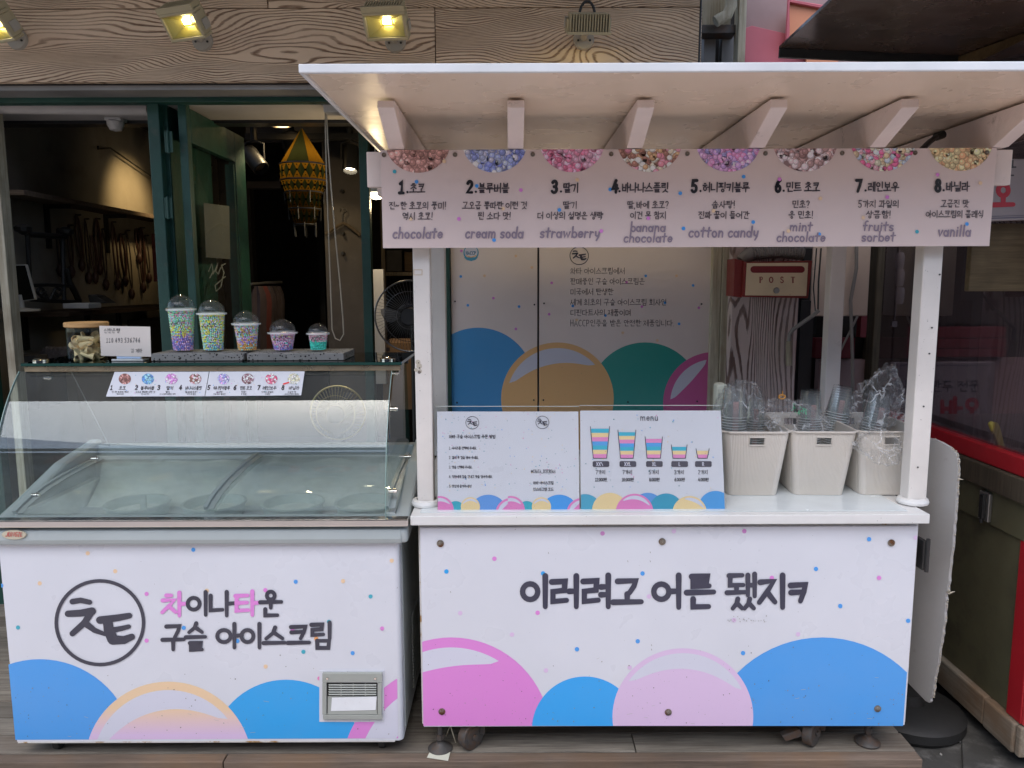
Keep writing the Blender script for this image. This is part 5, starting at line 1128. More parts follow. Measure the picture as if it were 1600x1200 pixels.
# curved sliding lids
lp_ = [(2.645, RZ1+.034), (2.68, RZ1+.048), (2.74, RZ1+.064), (2.83, RZ1+.08), (2.95, RZ1+.092), (3.10, RZ1+.10), (3.215, RZ1+.102)]
def sheet(x0, x1, prof_, th, name, m, parent, smooth=True, nrmd=(0, .35, -1), n=1):
    q = MB(); d = Vector(nrmd).normalized()*th; k = len(prof_); vs = []
    for x in (x0, x1):
        for y, z in prof_: vs.append(Vector((x, y, z)))
        for y, z in prof_: vs.append(Vector((x, y, z))+d)
    fs = []
    for i in range(k-1):
        fs += [(i, i+1, 2*k+i+1, 2*k+i), (k+i+1, k+i, 3*k+i, 3*k+i+1), (i+1, i, k+i, k+i+1), (2*k+i, 2*k+i+1, 3*k+i+1, 3*k+i)]
    fs += [(0, 2*k, 3*k, k), (k-1, 2*k-1, 4*k-1, 3*k-1)]
    q.add(vs, fs); return q.build(name, m, parent, smooth=smooth, ang=30)
XM = at(362, 760, 2.85).x
sheet(X0o+.075, XM+.01, lp_, .004, 'sliding_lid', M['lid'], fz)
sheet(XM-.02, X1o-.075, [(y, z+.012) for y, z in lp_], .004, 'sliding_lid', M['lid'], fz)
for x, dz in ((X0o+.066, .004), (XM-.02, .018), (X1o-.08, .018)):
    q = MB(); q.tube([(x, y, z+dz) for y, z in lp_], .010, 4)
    q.add([(x-.0, y, z+dz-.002) for y, z in lp_]+[(x+.028, y, z+dz-.002) for y, z in lp_], [(i, i+1, i+1+len(lp_), i+len(lp_)) for i in range(len(lp_)-1)])
    q.build('lid_frame', M['greyrim'], fz, smooth=True)
q = MB(); q.box(X0o+.06, 3.206, RZ1+.088, X1o-.06, 3.232, RZ1+.118); q.build('lid_back_frame', M['greyrim'], fz, bevel=.003)
# chrome strip
s0, s1 = at(0, 818, 2.562), at(638, 818, 2.562)
q = MB(); q.box(FX0-.02, 2.556, at(300, 823.5, 2.56).z, s1.x, 2.600, at(300, 812.5, 2.56).z); q.build('chrome_strip', M['chrome'], fz, bevel=.0035, seg=3)
# curved hood glass
hz0 = at(300, 812, 2.59).z
top = at(300, 579, 2.80)
def hood(t):  # t 0..1 from bottom to top, angle of the surface grows towards the top
    return t
hp = []; th0, th1 = R(4), R(40); n = 22; yy, zz = 0, 0; tmp = [(0, 0)]
for i in range(n):
    a = th0+(th1-th0)*((i+.5)/n)**1.25; yy += math.sin(a)/n; zz += math.cos(a)/n; tmp.append((yy, zz))
ky = (2.80-2.585)/tmp[-1][0]; kz = (top.z-hz0)/tmp[-1][1]
hp = [(2.585+y*ky, hz0+z*kz) for y, z in tmp]
HX0, HX1 = FX0-.002, at(603, 810, 2.6).x
sheet(HX0, HX1, hp, .006, 'curved_hood_glass', M['hood'], fz, nrmd=(0, 1, -.3))
for x in (HX0-.003, HX1+.0005):
    q = MB(); k = len(hp); q.add([(x, y-.0008, z+.0005) for y, z in hp]+[(x, y+.007, z-.002) for y, z in hp]+[(x+.0025, y-.0008, z+.0005) for y, z in hp]+[(x+.0025, y+.007, z-.002) for y, z in hp],
        [(i, i+1, k+i+1, k+i) for i in range(k-1)]+[(2*k+i, 3*k+i, 3*k+i+1, 2*k+i+1) for i in range(k-1)]+[(i, 2*k+i, 2*k+i+1, i+1) for i in range(k-1)]); q.build('hood_glass_edge', M['glassedge'], fz, smooth=True)
# side panes
TZ = top.z+.0
for x in (HX0-.006, at(612, 700, 2.75).x):
    q = MB(); q.prism([(x, 2.60, hz0+.0), *[(x, y+.012, z-.003) for y, z in hp[2::3]], (x, 2.83, TZ+.005), (x, 3.14, TZ+.005), (x, 3.20, RZ1+.17), (x, 3.2, ZB-.01), (x, 2.98, ZB-.03), (x, 2.75, RZ1+.062), (x, 2.62, RZ1+.03)], (.006, 0, 0)); q.build('side_glass', M['glass'], fz)
# bronze strip and dark glass shelf
q = MB(); a, b_ = at(38, 576, 2.79), at(626, 576, 2.79); zt, zb_ = at(300, 571.5, 2.79).z, at(300, 580, 2.79).z
q.box(a.x, 2.79, zb_, b_.x, 2.815, zt); q.build('bronze_strip', M['bronze'], fz, bevel=.002)
SY0, SY1 = 2.782, 3.18; SZT = zt+.012
q = MB(); q.box(a.x-.006, SY0, zt+.001, b_.x+.004, SY1, SZT); q.build('glass_shelf', M['shelfglass'], fz)
q = MB(); q.box(a.x-.006, SY0-.0015, zt+.0015, b_.x+.004, SY0-.0003, SZT-.0005); q.build('shelf_front_edge', paint('dark_green_edge', (.02, .06, .05), .1, bump=0), fz)
q = MB(); q.box(a.x+.02, SY1-.05, zt-.03, b_.x-.02, SY1-.03, zt-.001); q.build('back_rail', M['blackm'], fz)
for u in (64, 606):
    c = at(u, 562, 2.86); c.z = SZT; q = MB(); q.lathe([(.028, .0005), (.028, .006), (.02, .010), (.001, .011)], c, 22); q.build('shelf_cap', M['chrome'], fz, smooth=True)
for (u, v, Y) in ((148, 717, 3.0), (55, 774, 2.75), (615, 639, 2.78), (613, 768, 2.68), (636, 714, 3.05), (617, 582, 2.84), (75, 590, 2.84)):
    c = at(u, v, Y); q = MB(); q.cyl(c+Vector((-.012, 0, 0)), c+Vector((.016, 0, 0)), .008, n=12); q.cyl(c+Vector((.005, 0, 0)), c+Vector((.010, 0, 0)), .011, n=12); q.build('glass_clamp', M['chrome'], fz, smooth=True)
q = MB(); q.tube([(at(110, 585, 2.86).x, 2.86, TZ), (at(172, 710, 3.15).x, 3.15, RZ1+.17)], .0022, 5); q.build('stay_wire', M['metal'], fz)
# hood price strip (two cards stuck inside the glass)
ma, mb_ = Vector((0, *hp[-6])), Vector((0, *hp[-1])); nn = Vector((0, -(mb_.z-ma.z), (mb_.y-ma.y))).normalized()
PP = Pl(Vector((0, mb_.y, mb_.z))+nn*.003, nn)
for k, cor in enumerate((((179, 581), (326.5, 580.5), (319.5, 619), (165.5, 619.5)), ((327.5, 580.5), (476, 580), (470.5, 617.5), (320.5, 619)))):
    lab = 'left flavour card on the hood glass, flavours 1 to 4' if k == 0 else 'right flavour card on the hood glass, flavours 5 to 8'
    q = MB(); q.prism([PP.hit(u, v) for u, v in cor], -nn*.001); crd = tag(q.build('flavour_card', M['vinyl']), lab, 'card', 'flavour cards on the freezer hood')
    pr = Print(PP, .0007); dk = (.03, .025, .035, 1)
    names = ('초코', '블루버블', '딸기', '바나나스플릿', '허니핑키블루', '민트 초코', '레인보우', '바닐라')
    l1 = ('진~한 초코의 풍미!', '고오급 뽕따란 이런 것', '딸기', '딸,바에 초코?', '솜사탕!', '민초?', '5가지 과일의', '고급진 맛'); l2 = ('역시 초코!', '찐 소다 맛!', '더 이상의 설명은 생략', '이건 못 참지', '진짜 꿀이 들어간', '응 민초!', '상큼함!', '아이스크림의 클래식')
    l3 = ('CHOCOLATE', 'CREAM SODA', 'STRAWBERRY', 'BANANA & CHOCOLATE', 'COTTON CANDY & HONEY', 'MINT & CHOCOLATE', 'FRUITS SORBET', 'VANILLA')
    pals = [pal((120, 80, 75), (150, 110, 105), (90, 55, 50)), pal((90, 130, 210), (120, 160, 230), (70, 110, 190)), pal((210, 130, 190), (230, 160, 205), (190, 100, 165)), pal((130, 90, 80), (220, 200, 180), (180, 130, 140), (90, 60, 55)), pal((120, 120, 210), (190, 130, 210), (150, 150, 230)), pal((120, 90, 100), (190, 170, 185), (90, 60, 65)), pal((220, 100, 120), (230, 190, 170), (150, 180, 210), (210, 60, 90)), pal((205, 180, 150), (220, 200, 170), (190, 160, 130))]
    xs = [(195, 188), (231, 227), (268, 262), (305, 299), (349, 343), (387, 381), (424, 418), (459, 456)]
    for i in range(4*k, 4*k+4):
        k0 = pr.k; beads_print(pr, xs[i][0], 592, 9.6, 8.4, pals[i], 1.7, 60, hl=False); x = xs[i][1]
        pr.text(str(i+1), x-14 if i not in (3, 4) else x-17, 609, 7, dk, sw=.24, slant=.2); pr.text(names[i], x+3, 609, 5.6, dk, sw=.13, wf=.95 if len(names[i]) < 5 else .74, slant=.15, sp=.03)
        pr.text(l1[i], x, 614, 3.0, dk, sw=.13, wf=.95); pr.text(l2[i], x, 617.0, 2.4, dk, sw=.13, wf=.95)
    for q_ in range(14):
        rr_ = random.Random(k*50+q_); u_ = rr_.uniform(cor[0][0], cor[1][0]-8); pr.circle(u_, rr_.uniform(583, 615), .7, rr_.choice((BLUE, PINK, BEIGE, TEAL)), 6)
    if k == 1: pr.stroke([(443, 600), (453, 597)], 2.2, rgb(225, 60, 60, K))
    pr.build('flavour_print', crd)
# printed front
pr = Print(PY(FZ), .0008); A0, A1, A2, A3 = (0, 851), (619, 851), (624.5, 1153), (25, 1156)
pr.clip = [(-4, 851.5), (617, 851.5), (622, 1153.5), (24, 1156)]
for a, kw in (((62, 1182, 150, BLUE), dict(ry=152)), ((447, 1180, 118, CYAN), {}), ((263, 1196, 131, BEIGE, WHITE, 190, 322, .66, .9), dict(grad=(LILAC, 1105, 1150)))): bubble(pr, *a, **kw); pr.part('printed_bubble', fz)
bubble(pr, 720, 1222, 190, PINK); bubble(pr, 720, 1222, 164, WHITE); bubble(pr, 720, 1222, 122, PINK); pr.part('printed_bubble', fz)
for u, v, c in ((137, 864.5, BEIGE), (302, 859, BLUE), (62, 911.5, BEIGE), (2, 915, BLUE), (180, 892.5, BEIGE), (229, 928, PINK), (229, 1001, PINK), (28, 980.5, TEAL), (323, 923, BEIGE), (462, 909, BLUE), (536, 908, BEIGE), (414.5, 922, PINK), (514, 971.5, TEAL), (474, 1018.5, TEAL), (551, 1020.5, BLUE), (415, 1041.5, BEIGE), (579, 932, TEAL), (536, 908, BEIGE), (612, 876, BEIGE), (597, 982, PINK), (287, 981, BLUE), (371, 1001.5, BLUE), (457, 985, PINK), (494, 998, rgb(220, 150, 90, K)), (499, 1060, ROSE)):
    pr.circle(u, v, 3.3, c, 14)
pr.build('printed_dots', fz)
specks_on(FZ, [(20, 1050), (610, 1000), (618, 1150), (30, 1153)], 70, 11, fz)
pr = Print(PY(FZ), .0022); logo(pr, 156, 973, 71, INK, 5.5); pr.build('round_logo', fz)
# hand-placed brush lettering
def syl(p, ch, u, v, w_, h, col, sw):
    for g in (hangul(ch) if '가' <= ch <= '힣' else JAMO[ch]): p.glyph([g], u, v, w_, h, sw, col)
pr = Print(PY(FZ), .0022)
for ch, u, v, w_, h, c in (('차', 252, 962, 38, 36, PINK), ('이', 292, 961, 34, 36, INK), ('나', 326, 962, 38, 37, INK), ('타', 366, 961, 38, 37, PINK), ('운', 405, 963, 36, 39, INK)): syl(pr, ch, u, v, w_, h, c, 6.2)
for ch, u, v, w_, h in (('구', 253, 1015, 35, 38), ('슬', 289, 1016, 33, 42), ('아', 338, 1012, 38, 37), ('이', 376, 1012, 34, 37), ('스', 411, 1009, 35, 30), ('크', 449, 1009, 35, 32), ('림', 484, 1013, 36, 40)): syl(pr, ch, u, v, w_, h, INK, 6.2)
pr.build('brush_lettering', fz)
# brand badge
q = MB(); c = at(22, 835.5, 2.566); q.lathe([(0.001, .004), (.040, .003), (.043, 0), (.043, -.002)], c, 32, axis=(0, -1, 0.0)); 
bd = q.v; q.v = [Vector((p.x, p.y, c.z+(p.z-c.z)*.40)) for p in bd]; q.build('brand_badge', paint('badge_cream', (.55, .50, .38), .3, bump=0), fz, smooth=True)
pr = Print(PY(2.561), .0006); pr.text('JUNGIL', 21.5, 838.2, 6.6, (.50, .02, .03, 1), sw=.15, lat=.72, slant=.25); pr.build('badge_lettering', fz)
# vent grille
vt = MB(); P = lambda u, v, o: PY(FZ).hit(u, v, o)
o0 = .003
def vbar(u0, v0, u1, v1, d0, d1, m, nm, bev=.0015):
    q = MB(); q.prism([P(u0, v0, d1), P(u1, v0, d1), P(u1, v1, d1), P(u0, v1, d1)], (0, d1-d0, 0)); return q.build(nm, m, fz, bevel=bev)
vbar(499, 1048, 600, 1128, .0, .0022, M['vinyl'], 'vent_backing', 0)
vf = vbar(503.5, 1052, 597, 1066.5, .0023, .014, M['vent'], 'vent_frame')
for a in ((503.5, 1066.8, 510, 1117), (590, 1066.8, 596.5, 1117), (504.5, 1117.3, 597, 1124.5)):
    q = MB(); q.prism([P(a[0], a[1], .014), P(a[2], a[1], .014), P(a[2], a[3], .014), P(a[0], a[3], .014)], (0, .0117, 0)); q.build('vent_frame_bar', M['vent'], vf, bevel=.0015)
vbar(510.2, 1066.8, 589.8, 1117, .0023, .003, M['dark'], 'vent_recess', 0)
for k in range(5):
    v = 1069.5+k*3.7; q = MB(); q.prism([P(513, v, .009), P(588, v, .009), P(588, v+1.7, .012), P(514, v+1.7, .012)], (0, .004, 0)); q.build('vent_slat', M['vent'], vf)
for u in (532, 551, 570): q = MB(); q.prism([P(u, 1068.5, .0075), P(u+1.6, 1068.5, .0075), P(u+1.6, 1087, .0075), P(u, 1087, .0075)], (0, .003, 0)); q.build('vent_rib', M['vent'], vf)
q = MB(); q.prism([P(512, 1088, .006), P(589, 1088, .006), P(589, 1116, .012), P(512, 1116, .012)], (0, .003, 0)); q.build('vent_lower_lip', M['vent'], vf)
q = MB(); q.prism([P(518.5, 1090, .0085), P(588.5, 1088.5, .0085), P(587, 1109.5, .0125), P(517, 1111, .0125)], (0, .001, 0)); q.build('white_paper_patch', paint('taped_paper', (.78, .80, .83), .45, dirt=(.6, .6, .6), dscale=20, dcut=(.6, .75)), vf)
for u in (511.5, 586.5):
    q = MB(); c = P(u, 1060, .0142); q.cyl(c+Vector((0, .001, 0)), c-Vector((0, .003, 0)), .004, n=10); q.build('vent_screw', M['chrome'], vf, smooth=True)
# worn bottom edge
q = MB(); q.box(FX0+.002, FZ-.001, FB-.006, FX1-.03, FZ+.02, FB-.0005); q.build('bottom_edge', M['rustw'], fz, bevel=.001)
def caster(u, Y, par, r_=.03, name='caster', wide=.024, zt_=.07):
    x = at(u, 1160, Y).x; q = MB(); q.cyl((x-wide/2, Y, r_), (x+wide/2, Y, r_), r_, n=24); w_ = q.build(name, M['black'], par, smooth=True, bevel=.003)
    q = MB(); q.box(x-wide/2-.006, Y-.02, r_, x-wide/2-.003, Y+.02, zt_); q.box(x+wide/2+.003, Y-.02, r_, x+wide/2+.006, Y+.02, zt_); q.box(x-wide/2-.006, Y-.022, zt_-.004, x+wide/2+.006, Y+.022, zt_-.0005); q.build('caster_fork', M['rustmetal'], w_)
caster(93, 2.66, fz, .029, zt_=.061); caster(598, 2.66, fz, .029, zt_=.061); caster(120, 3.1, fz, .029, zt_=.061); caster(590, 3.1, fz, .029, zt_=.061)

# ---------------------------------------------------------------- on the glass shelf
TOPZ = SZT
def shelf_pt(u, Y): c = at(u, 560, Y); c.z = TOPZ; return c
# stone slabs
for (u0, u1, lab) in ((236, 384.5, 'left speckled dark stone slab under the three tallest cups'), (386, 541, 'right speckled dark stone slab under the two smallest cups')):
    q = MB(); a0 = at(u0, 560, 2.84).x; a1 = at(u1-4, 560, 2.84).x; q.box(a0, 2.84, TOPZ+.001, a1, 3.04, TOPZ+.028); tag(q.build('stone_slab', M['stone'], bevel=.002), lab, 'stone slab', 'stone slabs on the freezer shelf')
SLB = TOPZ+.029
def bead_cup(u, vb, vrim, vtop, rb, rt, rrim, layers, label, fillpx=None):
    Y = 2.925; c0 = at(u, vb, Y); c = Vector((c0.x, Y, SLB)); px = 1/FPX*Y/.995
    H = (vb-vrim)*px; D = (vrim-vtop)*px; RB, RT, RR = rb*px, rt*px, rrim*px
    t = thing('bead_ice_cream_cup', label, 'cup', tuple(c), 0, 'sample cups of bead ice cream on the stone slabs')
    q = MB(); q.lathe([(RB*.9, .0015), (RB, .003), (RB, .006), (RT, H), (RT+.0012, H)], c, 40); q.lathe([(.001, .0045), (RB*.93, .0045)], c, 32); q.build('cup_wall', M['cup'], t, smooth=True)
    # beads against the wall
    fill = (H-.004) if fillpx is None else (vb-fillpx)*px; br = .0034; q = MB(); rr_ = random.Random(u); z = br+.005; row = 0
    def colr(z_):
        f = z_/fill; f += rr_.uniform(-.09, .09)
        for lim, cs in layers:
            if f <= lim: return rgb(*rr_.choice(cs), 1.9)
        return rgb(*rr_.choice(layers[-1][1]), 1.9)
    while z < fill:
        rad_ = RB+(RT-RB)*(z/H)-.0012-br; n_ = int(2*math.pi*rad_/(br*1.98)); o_s = rr_.random()*6
        for i in range(n_):
            a = 2*math.pi*i/n_+o_s+rr_.uniform(-.02, .02); k_ = colr(z); q.ico(c+Vector(((rad_-rr_.uniform(0, .0012))*math.cos(a), (rad_-rr_.uniform(0, .0012))*math.sin(a), z+rr_.uniform(-.0009, .0009))), br*rr_.uniform(.9, 1.06), 0, k_)
        z += br*1.78
    # heaped top
    rt_ = RB+(RT-RB)*(fill/H)-.003; n_ = int((rt_/br)**2*.9)
    for i in range(n_):
        r1 = rt_*math.sqrt((i+.5)/n_); a = i*2.39996; q.ico(c+Vector((r1*math.cos(a), r1*math.sin(a), fill-br*.3+rr_.uniform(-.001, .003))), br, 0, colr(fill))
    rc0, rc1 = RB-.008, RB+(RT-RB)*(fill/H)-.009; q.lathe([(.001, .006), (rc0, .006), (rc1, fill-.006), (.001, fill-.005)], c, 24)
    for i_ in range(len(q.c)):
        if q.c[i_] is None: q.c[i_] = rgb(*layers[0][1][0], .5)
    o = q.build('beads', M['bead'], t, smooth=True, ang=180); tag(o, kind='stuff')
    q = MB(); q.lathe([(RT+.0002, H-.004), (RR*.985, H-.003), (RR, H+.001), (RR, H+.004), (RT*.99, H+.006)], c, 40); q.build('rim', M['rimpl'], t, smooth=True)
    q = MB(); RD = RT*.985; pf = [(RD, H+.0062), (RD*1.0, H+D*.16)]+[(RD*math.cos(R(a)), H+D*.16+D*.82*math.sin(R(a))) for a in (15, 30, 42, 54, 64, 72)]+[(RD*.26, H+D*.99), (.001, H+D)]
    q.lathe(pf, c, 40); q.build('dome_lid', M['dome'], t, smooth=True, ang=60)
    q = MB()   # black print on the cup front
    for i in range(7):
        a = -math.pi/2+(i-3)*.17; z_ = H*.66+.006*math.sin(i*2.1)+i*.0016; rad_ = RB+(RT-RB)*(z_/H)+.0006
        q.tube([c+Vector((rad_*math.cos(a+d_), rad_*math.sin(a+d_), z_+e_)) for d_, e_ in ((-.06, .003), (.0, -.003), (.03, .005), (.07, -.001))], .0011, 4)
    q.build('cup_print', M['pen'], t)
MIX = [(130, 195, 175), (105, 185, 150), (165, 155, 205), (190, 205, 130), (110, 190, 195), (220, 165, 190)]
YEL = [(230, 210, 70), (220, 215, 90), (130, 190, 155), (165, 175, 200), (240, 220, 60)]
GRN = [(110, 190, 150), (140, 205, 155), (165, 175, 190), (110, 170, 190), (215, 130, 150), (150, 200, 120)]
ORG = [(230, 140, 80), (235, 160, 90), (130, 180, 180), (150, 130, 190), (220, 150, 170)]
PUR = [(120, 100, 170), (150, 130, 190), (210, 150, 180), (100, 110, 170)]
PNK = [(225, 140, 170), (230, 170, 190), (215, 120, 150), (180, 150, 200)]
bead_cup(287, 553, 488, 465, 15.5, 20.5, 23, [(.08, PNK), (.3, PUR), (.42, ORG+PUR), (.62, YEL+GRN), (1.2, GRN)], 'tallest bead ice cream cup, green beads over purple, leftmost on the slabs')
bead_cup(334, 553, 494.5, 473, 15.5, 20, 23, [(.2, [(140, 140, 200), (220, 210, 110), (120, 180, 190)]), (.55, YEL+MIX), (1.2, YEL+YEL+MIX)], 'second tallest bead ice cream cup, mostly yellow beads')
bead_cup(387, 553, 510.5, 490, 14.5, 19.5, 22.5, [(.3, ORG[:3]+[(235, 120, 50)]), (.5, PUR+ORG), (1.2, ORG+MIX)], 'middle bead ice cream cup with orange and mixed beads')
bead_cup(443, 553, 524.5, 503, 14.5, 20, 23.5, [(.35, PUR), (1.2, PNK+PNK+MIX[2:])], 'short wide bead ice cream cup with pink beads over purple')
bead_cup(498, 553, 526, 510, 12.5, 15.5, 18.5, [(.6, [(40, 180, 160), (60, 190, 175), (30, 165, 150)]), (1.3, [(240, 150, 165), (245, 190, 195), (235, 130, 150)])], 'smallest bead ice cream cup, pink beads over turquoise, rightmost')
# jar of wafer cones
Y = 2.93; c = shelf_pt(139, Y); px = Y/FPX; JR = 29.5*px*.98; JH = 50*px
jar = thing('cone_jar', 'round glass jar with bamboo lid on the left of the glass shelf', 'jar', tuple(c))
q = MB(); q.lathe([(.001, .003), (JR*.94, .003), (JR, .010), (JR, JH), (JR*.965, JH), (JR*.965, .012), (.001, .009)], c, 48); q.build('glass_body', M['glass'], jar, smooth=True)
q = MB(); q.lathe([(.001, JH+.001), (JR*1.0, JH+.001), (JR*1.09, JH+.004), (JR*1.09, JH+.017), (JR*1.05, JH+.020), (.001, JH+.020)], c, 48); q.build('bamboo_lid', M['corklid'], jar, smooth=True)
q = MB(); q.lathe([(JR*.955, JH-.016), (JR*.955, JH-.0005), (.001, JH-.0005)], c, 40); q.build('lid_seal', M['dome'], jar, smooth=True)
cone0 = None; rr_ = random.Random(5)
lay = [(0, 10, .015), (1, 9, .036), (2, 9, .056), (3, 7, .074)]
for L_, n_, z_ in lay:
    for i in range(n_):
        a = 2*math.pi*i/n_+L_*.5; 
        if cone0 is None:
            q = MB(); q.lathe([(.005, 0), (.0145, .055), (.0155, .056), (.0135, .0552), (.004, .003), (.001, .003)], (0, 0, -.028), 18); o = q.build('wafer_cone', M['cone'], None, smooth=True, local=True, ang=50); cone0 = o
        else: o = cone0.copy(); C.objects.link(o)
        tag(o, 'small rolled wafer cone lying in the glass jar', 'wafer cone', 'wafer cones in the jar')
        rad_ = JR*.94-.028 if L_ < 9 else .02
        o.location = c+Vector((rad_*math.cos(a), rad_*math.sin(a), z_+rr_.uniform(-.003, .003)+.004))
        d = Vector((rr_.uniform(-1, 1)*.5, rr_.uniform(-1, .1), rr_.uniform(-.55, .55))) if i % 2 else Vector((rr_.choice((-1, 1)), rr_.uniform(-.5, .1), rr_.uniform(-.4, .4)))
        d = (d - Vector((math.cos(a), math.sin(a), 0))*d.dot(Vector((math.cos(a), math.sin(a), 0)))*.85); o.rotation_euler = d.to_track_quat('Z', 'Y').to_euler()
# handwritten card in acrylic holder
q = MB(); CPl = PY(2.86); cr_ = [CPl.hit(u, v) for u, v in ((155, 509), (234.5, 510.5), (236, 557.5), (158, 556))]; q.prism(cr_, (0, .0015, 0)); card = tag(q.build('handwritten_card', M['card']), 'white card with a handwritten account number in front of the jar', 'card')
pr = Print(CPl, .0006); pc_ = (.035, .035, .04, 1)
def hand(t, u, v, h, wf=.9, sp=.2): pr.text(t, u, v, h, pc_, sw=.09, wf=wf, align='l', slant=.06, sp=sp, tilt=-.01)
hand('신한은행', 162, 520.5, 7.2, .84, .05); hand('110 493 536746', 166, 535.5, 7.4, .55, .16); hand('김 계좌', 204, 551, 6, .85, .05); pr.build('handwriting', card)
hd = thing('card_holder', 'clear acrylic card holder foot with a blue strip under the white card', 'card holder', tuple(shelf_pt(200, 2.87)))
a0, a1 = at(175, 560, 2.85), at(224, 560, 2.85); q = MB(); q.box(a0.x, 2.845, TOPZ+.001, a1.x, 2.90, TOPZ+.008); q.box(a0.x+.01, 2.864, TOPZ+.0085, a1.x-.012, 2.870, TOPZ+.03); q.build('acrylic_foot', M['rimpl'], hd, bevel=.001)
q = MB(); q.box(a0.x+.012, 2.8615, TOPZ+.0086, a1.x-.016, 2.8635, TOPZ+.018); q.build('blue_strip', paint('pale_blue_plastic', (.42, .55, .75), .4, bump=0), hd)
# ================================================================== FOOD CART
CYF = 2.60
ct = thing('food_cart', 'white roofed ice-cream cart with bubble-print front, flavour banner and four posts', 'food cart', (.55, 3.05, 0))
def cb(x0, y0, z0, x1, y1, z1, nm, m, par=None, **kw):
    q = MB(); q.box(x0, y0, z0, x1, y1, z1); return q.build(nm, M[m], par or ct, **kw)
PX0, PX1 = at(659, 980, CYF).x, at(1424, 980, CYF).x
PZ0, PZ1 = at(1030, 1136, CYF).z, at(1030, 823, CYF).z
cb(PX0-.008, CYF+.018, PZ0+.002, PX1+.012, 3.50, PZ1+.004, 'cabinet', 'rustw', bevel=.004)
fp = cb(PX0, CYF, PZ0+.004, PX1, CYF+.0165, PZ1-.001, 'front_panel', 'vinyl', bevel=.0015)
pr = Print(PY(CYF), .0008); pr.clip = [(657.3, 824), (1434, 824), (1411, 1134.2), (661.5, 1134.2)]
for a, kw in (((705, 1152, 156, PINK, WHITE, 215, 302, .70, .9), {}), ((914, 1140, 83, rgb(48, 160, 232, K)), {}), ((1285, 1183, 187, BLUE), {}), ((1067, 1120, 110, LILAC, WHITE, 214, 335, .70, .93), dict(ry=107))): bubble(pr, *a, **kw); pr.part('printed_bubble', fp)
DT = rgb(196, 130, 190, K)
for u, v, c in ((772.5, 873, PINK), (941.5, 833.5, DT), (1163, 830, DT), (697.5, 893, CYAN), (1004, 896, BLUE), (848.5, 896, CYAN), (840, 957.5, PINK), (719, 958, LILAC), (800, 991.5, LILAC), (853, 1047.5, LILAC), (984, 1043, LILAC), (1014, 932, LILAC), (901.5, 1014.5, BLUE), (996.5, 1002, BLUE), (1053, 830, LILAC), (1275, 889, BLUE), (1358, 842.5, BLUE), (1373.5, 903, PINK), (1206, 903, PINK), (1313, 947, BLUE), (1419, 970, BLUE), (1147, 969, LILAC), (1247, 991, LILAC), (1161, 1020.5, BLUE), (1431, 840, LILAC)):
    pr.circle(u, v, 3.5, c, 14)
pr.build('printed_dots', fp)
pr = Print(PY(CYF), .0020)
for ch, u, v, w_, h in (('이', 815, 948, 43, 48), ('러', 860, 948, 46, 48), ('려', 909, 948, 47, 49), ('고', 957, 945, 46, 40), ('어', 1020, 949, 46, 50), ('른', 1071, 950, 46, 50), ('됐', 1135, 951, 48, 54), ('지', 1185, 949, 44, 50), ('ㅋ', 1234, 939, 27, 26)):
    syl(pr, ch, u, v, w_, h, rgb(54, 54, 72, K), 8.6 if ch != '됐' else 7.4)
pr.build('brush_lettering', fp)
pr = Print(PY(CYF), .0031)    # scuffs
for i in range(26):
    r3 = random.Random(i); u, v = 1130+r3.random()*70, 962+r3.random()*10; pr.circle(u, v, .5+r3.random()*.5, (.35, .34, .33, 1), 6)
for (u, v) in ((1016, 876), (1016, 862), (981, 876), (704, 924), (857, 863), (1018, 1007), (1018, 1014)): pr.stroke([(u-.3, v), (u+.3, v+2)], .8, (.25, .24, .22, 1))
pr.build('scuffs', fp)
specks_on(CYF, [(665, 1000), (1420, 1000), (1408, 1132), (664, 1133)], 90, 12, fp)
for u, v in ((688, 849), (1034.5, 846), (1392.5, 848), (690.5, 1111.5), (1044, 1112.5), (1371, 1107)):
    c = at(u, v, CYF-.0005); q = MB(); q.lathe([(.0125, 0), (.0125, .003), (.008, .004), (.006, .008), (.002, .010), (.001, .010)], c, 20, axis=(0, -1, 0)); q.build('bolt', M['bolt'], fp, smooth=True)
# countertop
CZ1 = at(1030, 805, 2.565).z; CZ0 = at(1030, 820, 2.565).z
cx0, cx1 = at(641, 812, 2.565).x, at(1453, 812, 2.565).x
cb(cx0, 2.565, CZ0, cx1, 3.62, CZ1, 'countertop', 'white', bevel=.003)
cb(cx0+.03, 2.60, CZ1+.0005, cx1-.06, 3.60, CZ1+.003, 'counter_laminate', 'counter', bevel=.001)
CT = CZ1+.0035
# posts with rings
BRZ = at(1070, 232.5, 2.60).z+.003
def post(u, v, Y, w_, d_, m, ring=True, zt_=None):
    zt_ = zt_ or BRZ-.006
    c = at(u, v, Y); o = cb(c.x-w_/2, Y, CT+.0005, c.x+w_/2, Y+d_, zt_, 'post', m, bevel=.004)
    if ring:
        q = MB(); q.lathe([(.052, .0), (.054, .008), (.050, .018), (.036, .021)], (c.x, Y+d_/2, CT+.0003), 28); q.build('base_ring', M['white'], o, smooth=True)
    return o, c
pL, cL = post(662, 620, 2.665, .058, .062, 'beige_post'); pR, cR = post(1444, 620, 2.665, .066, .062, 'beige_post')
post(686, 560, 3.50, .066, .06, 'beige_post'); post(1304, 540, 3.42, .066, .06, 'beige_post')
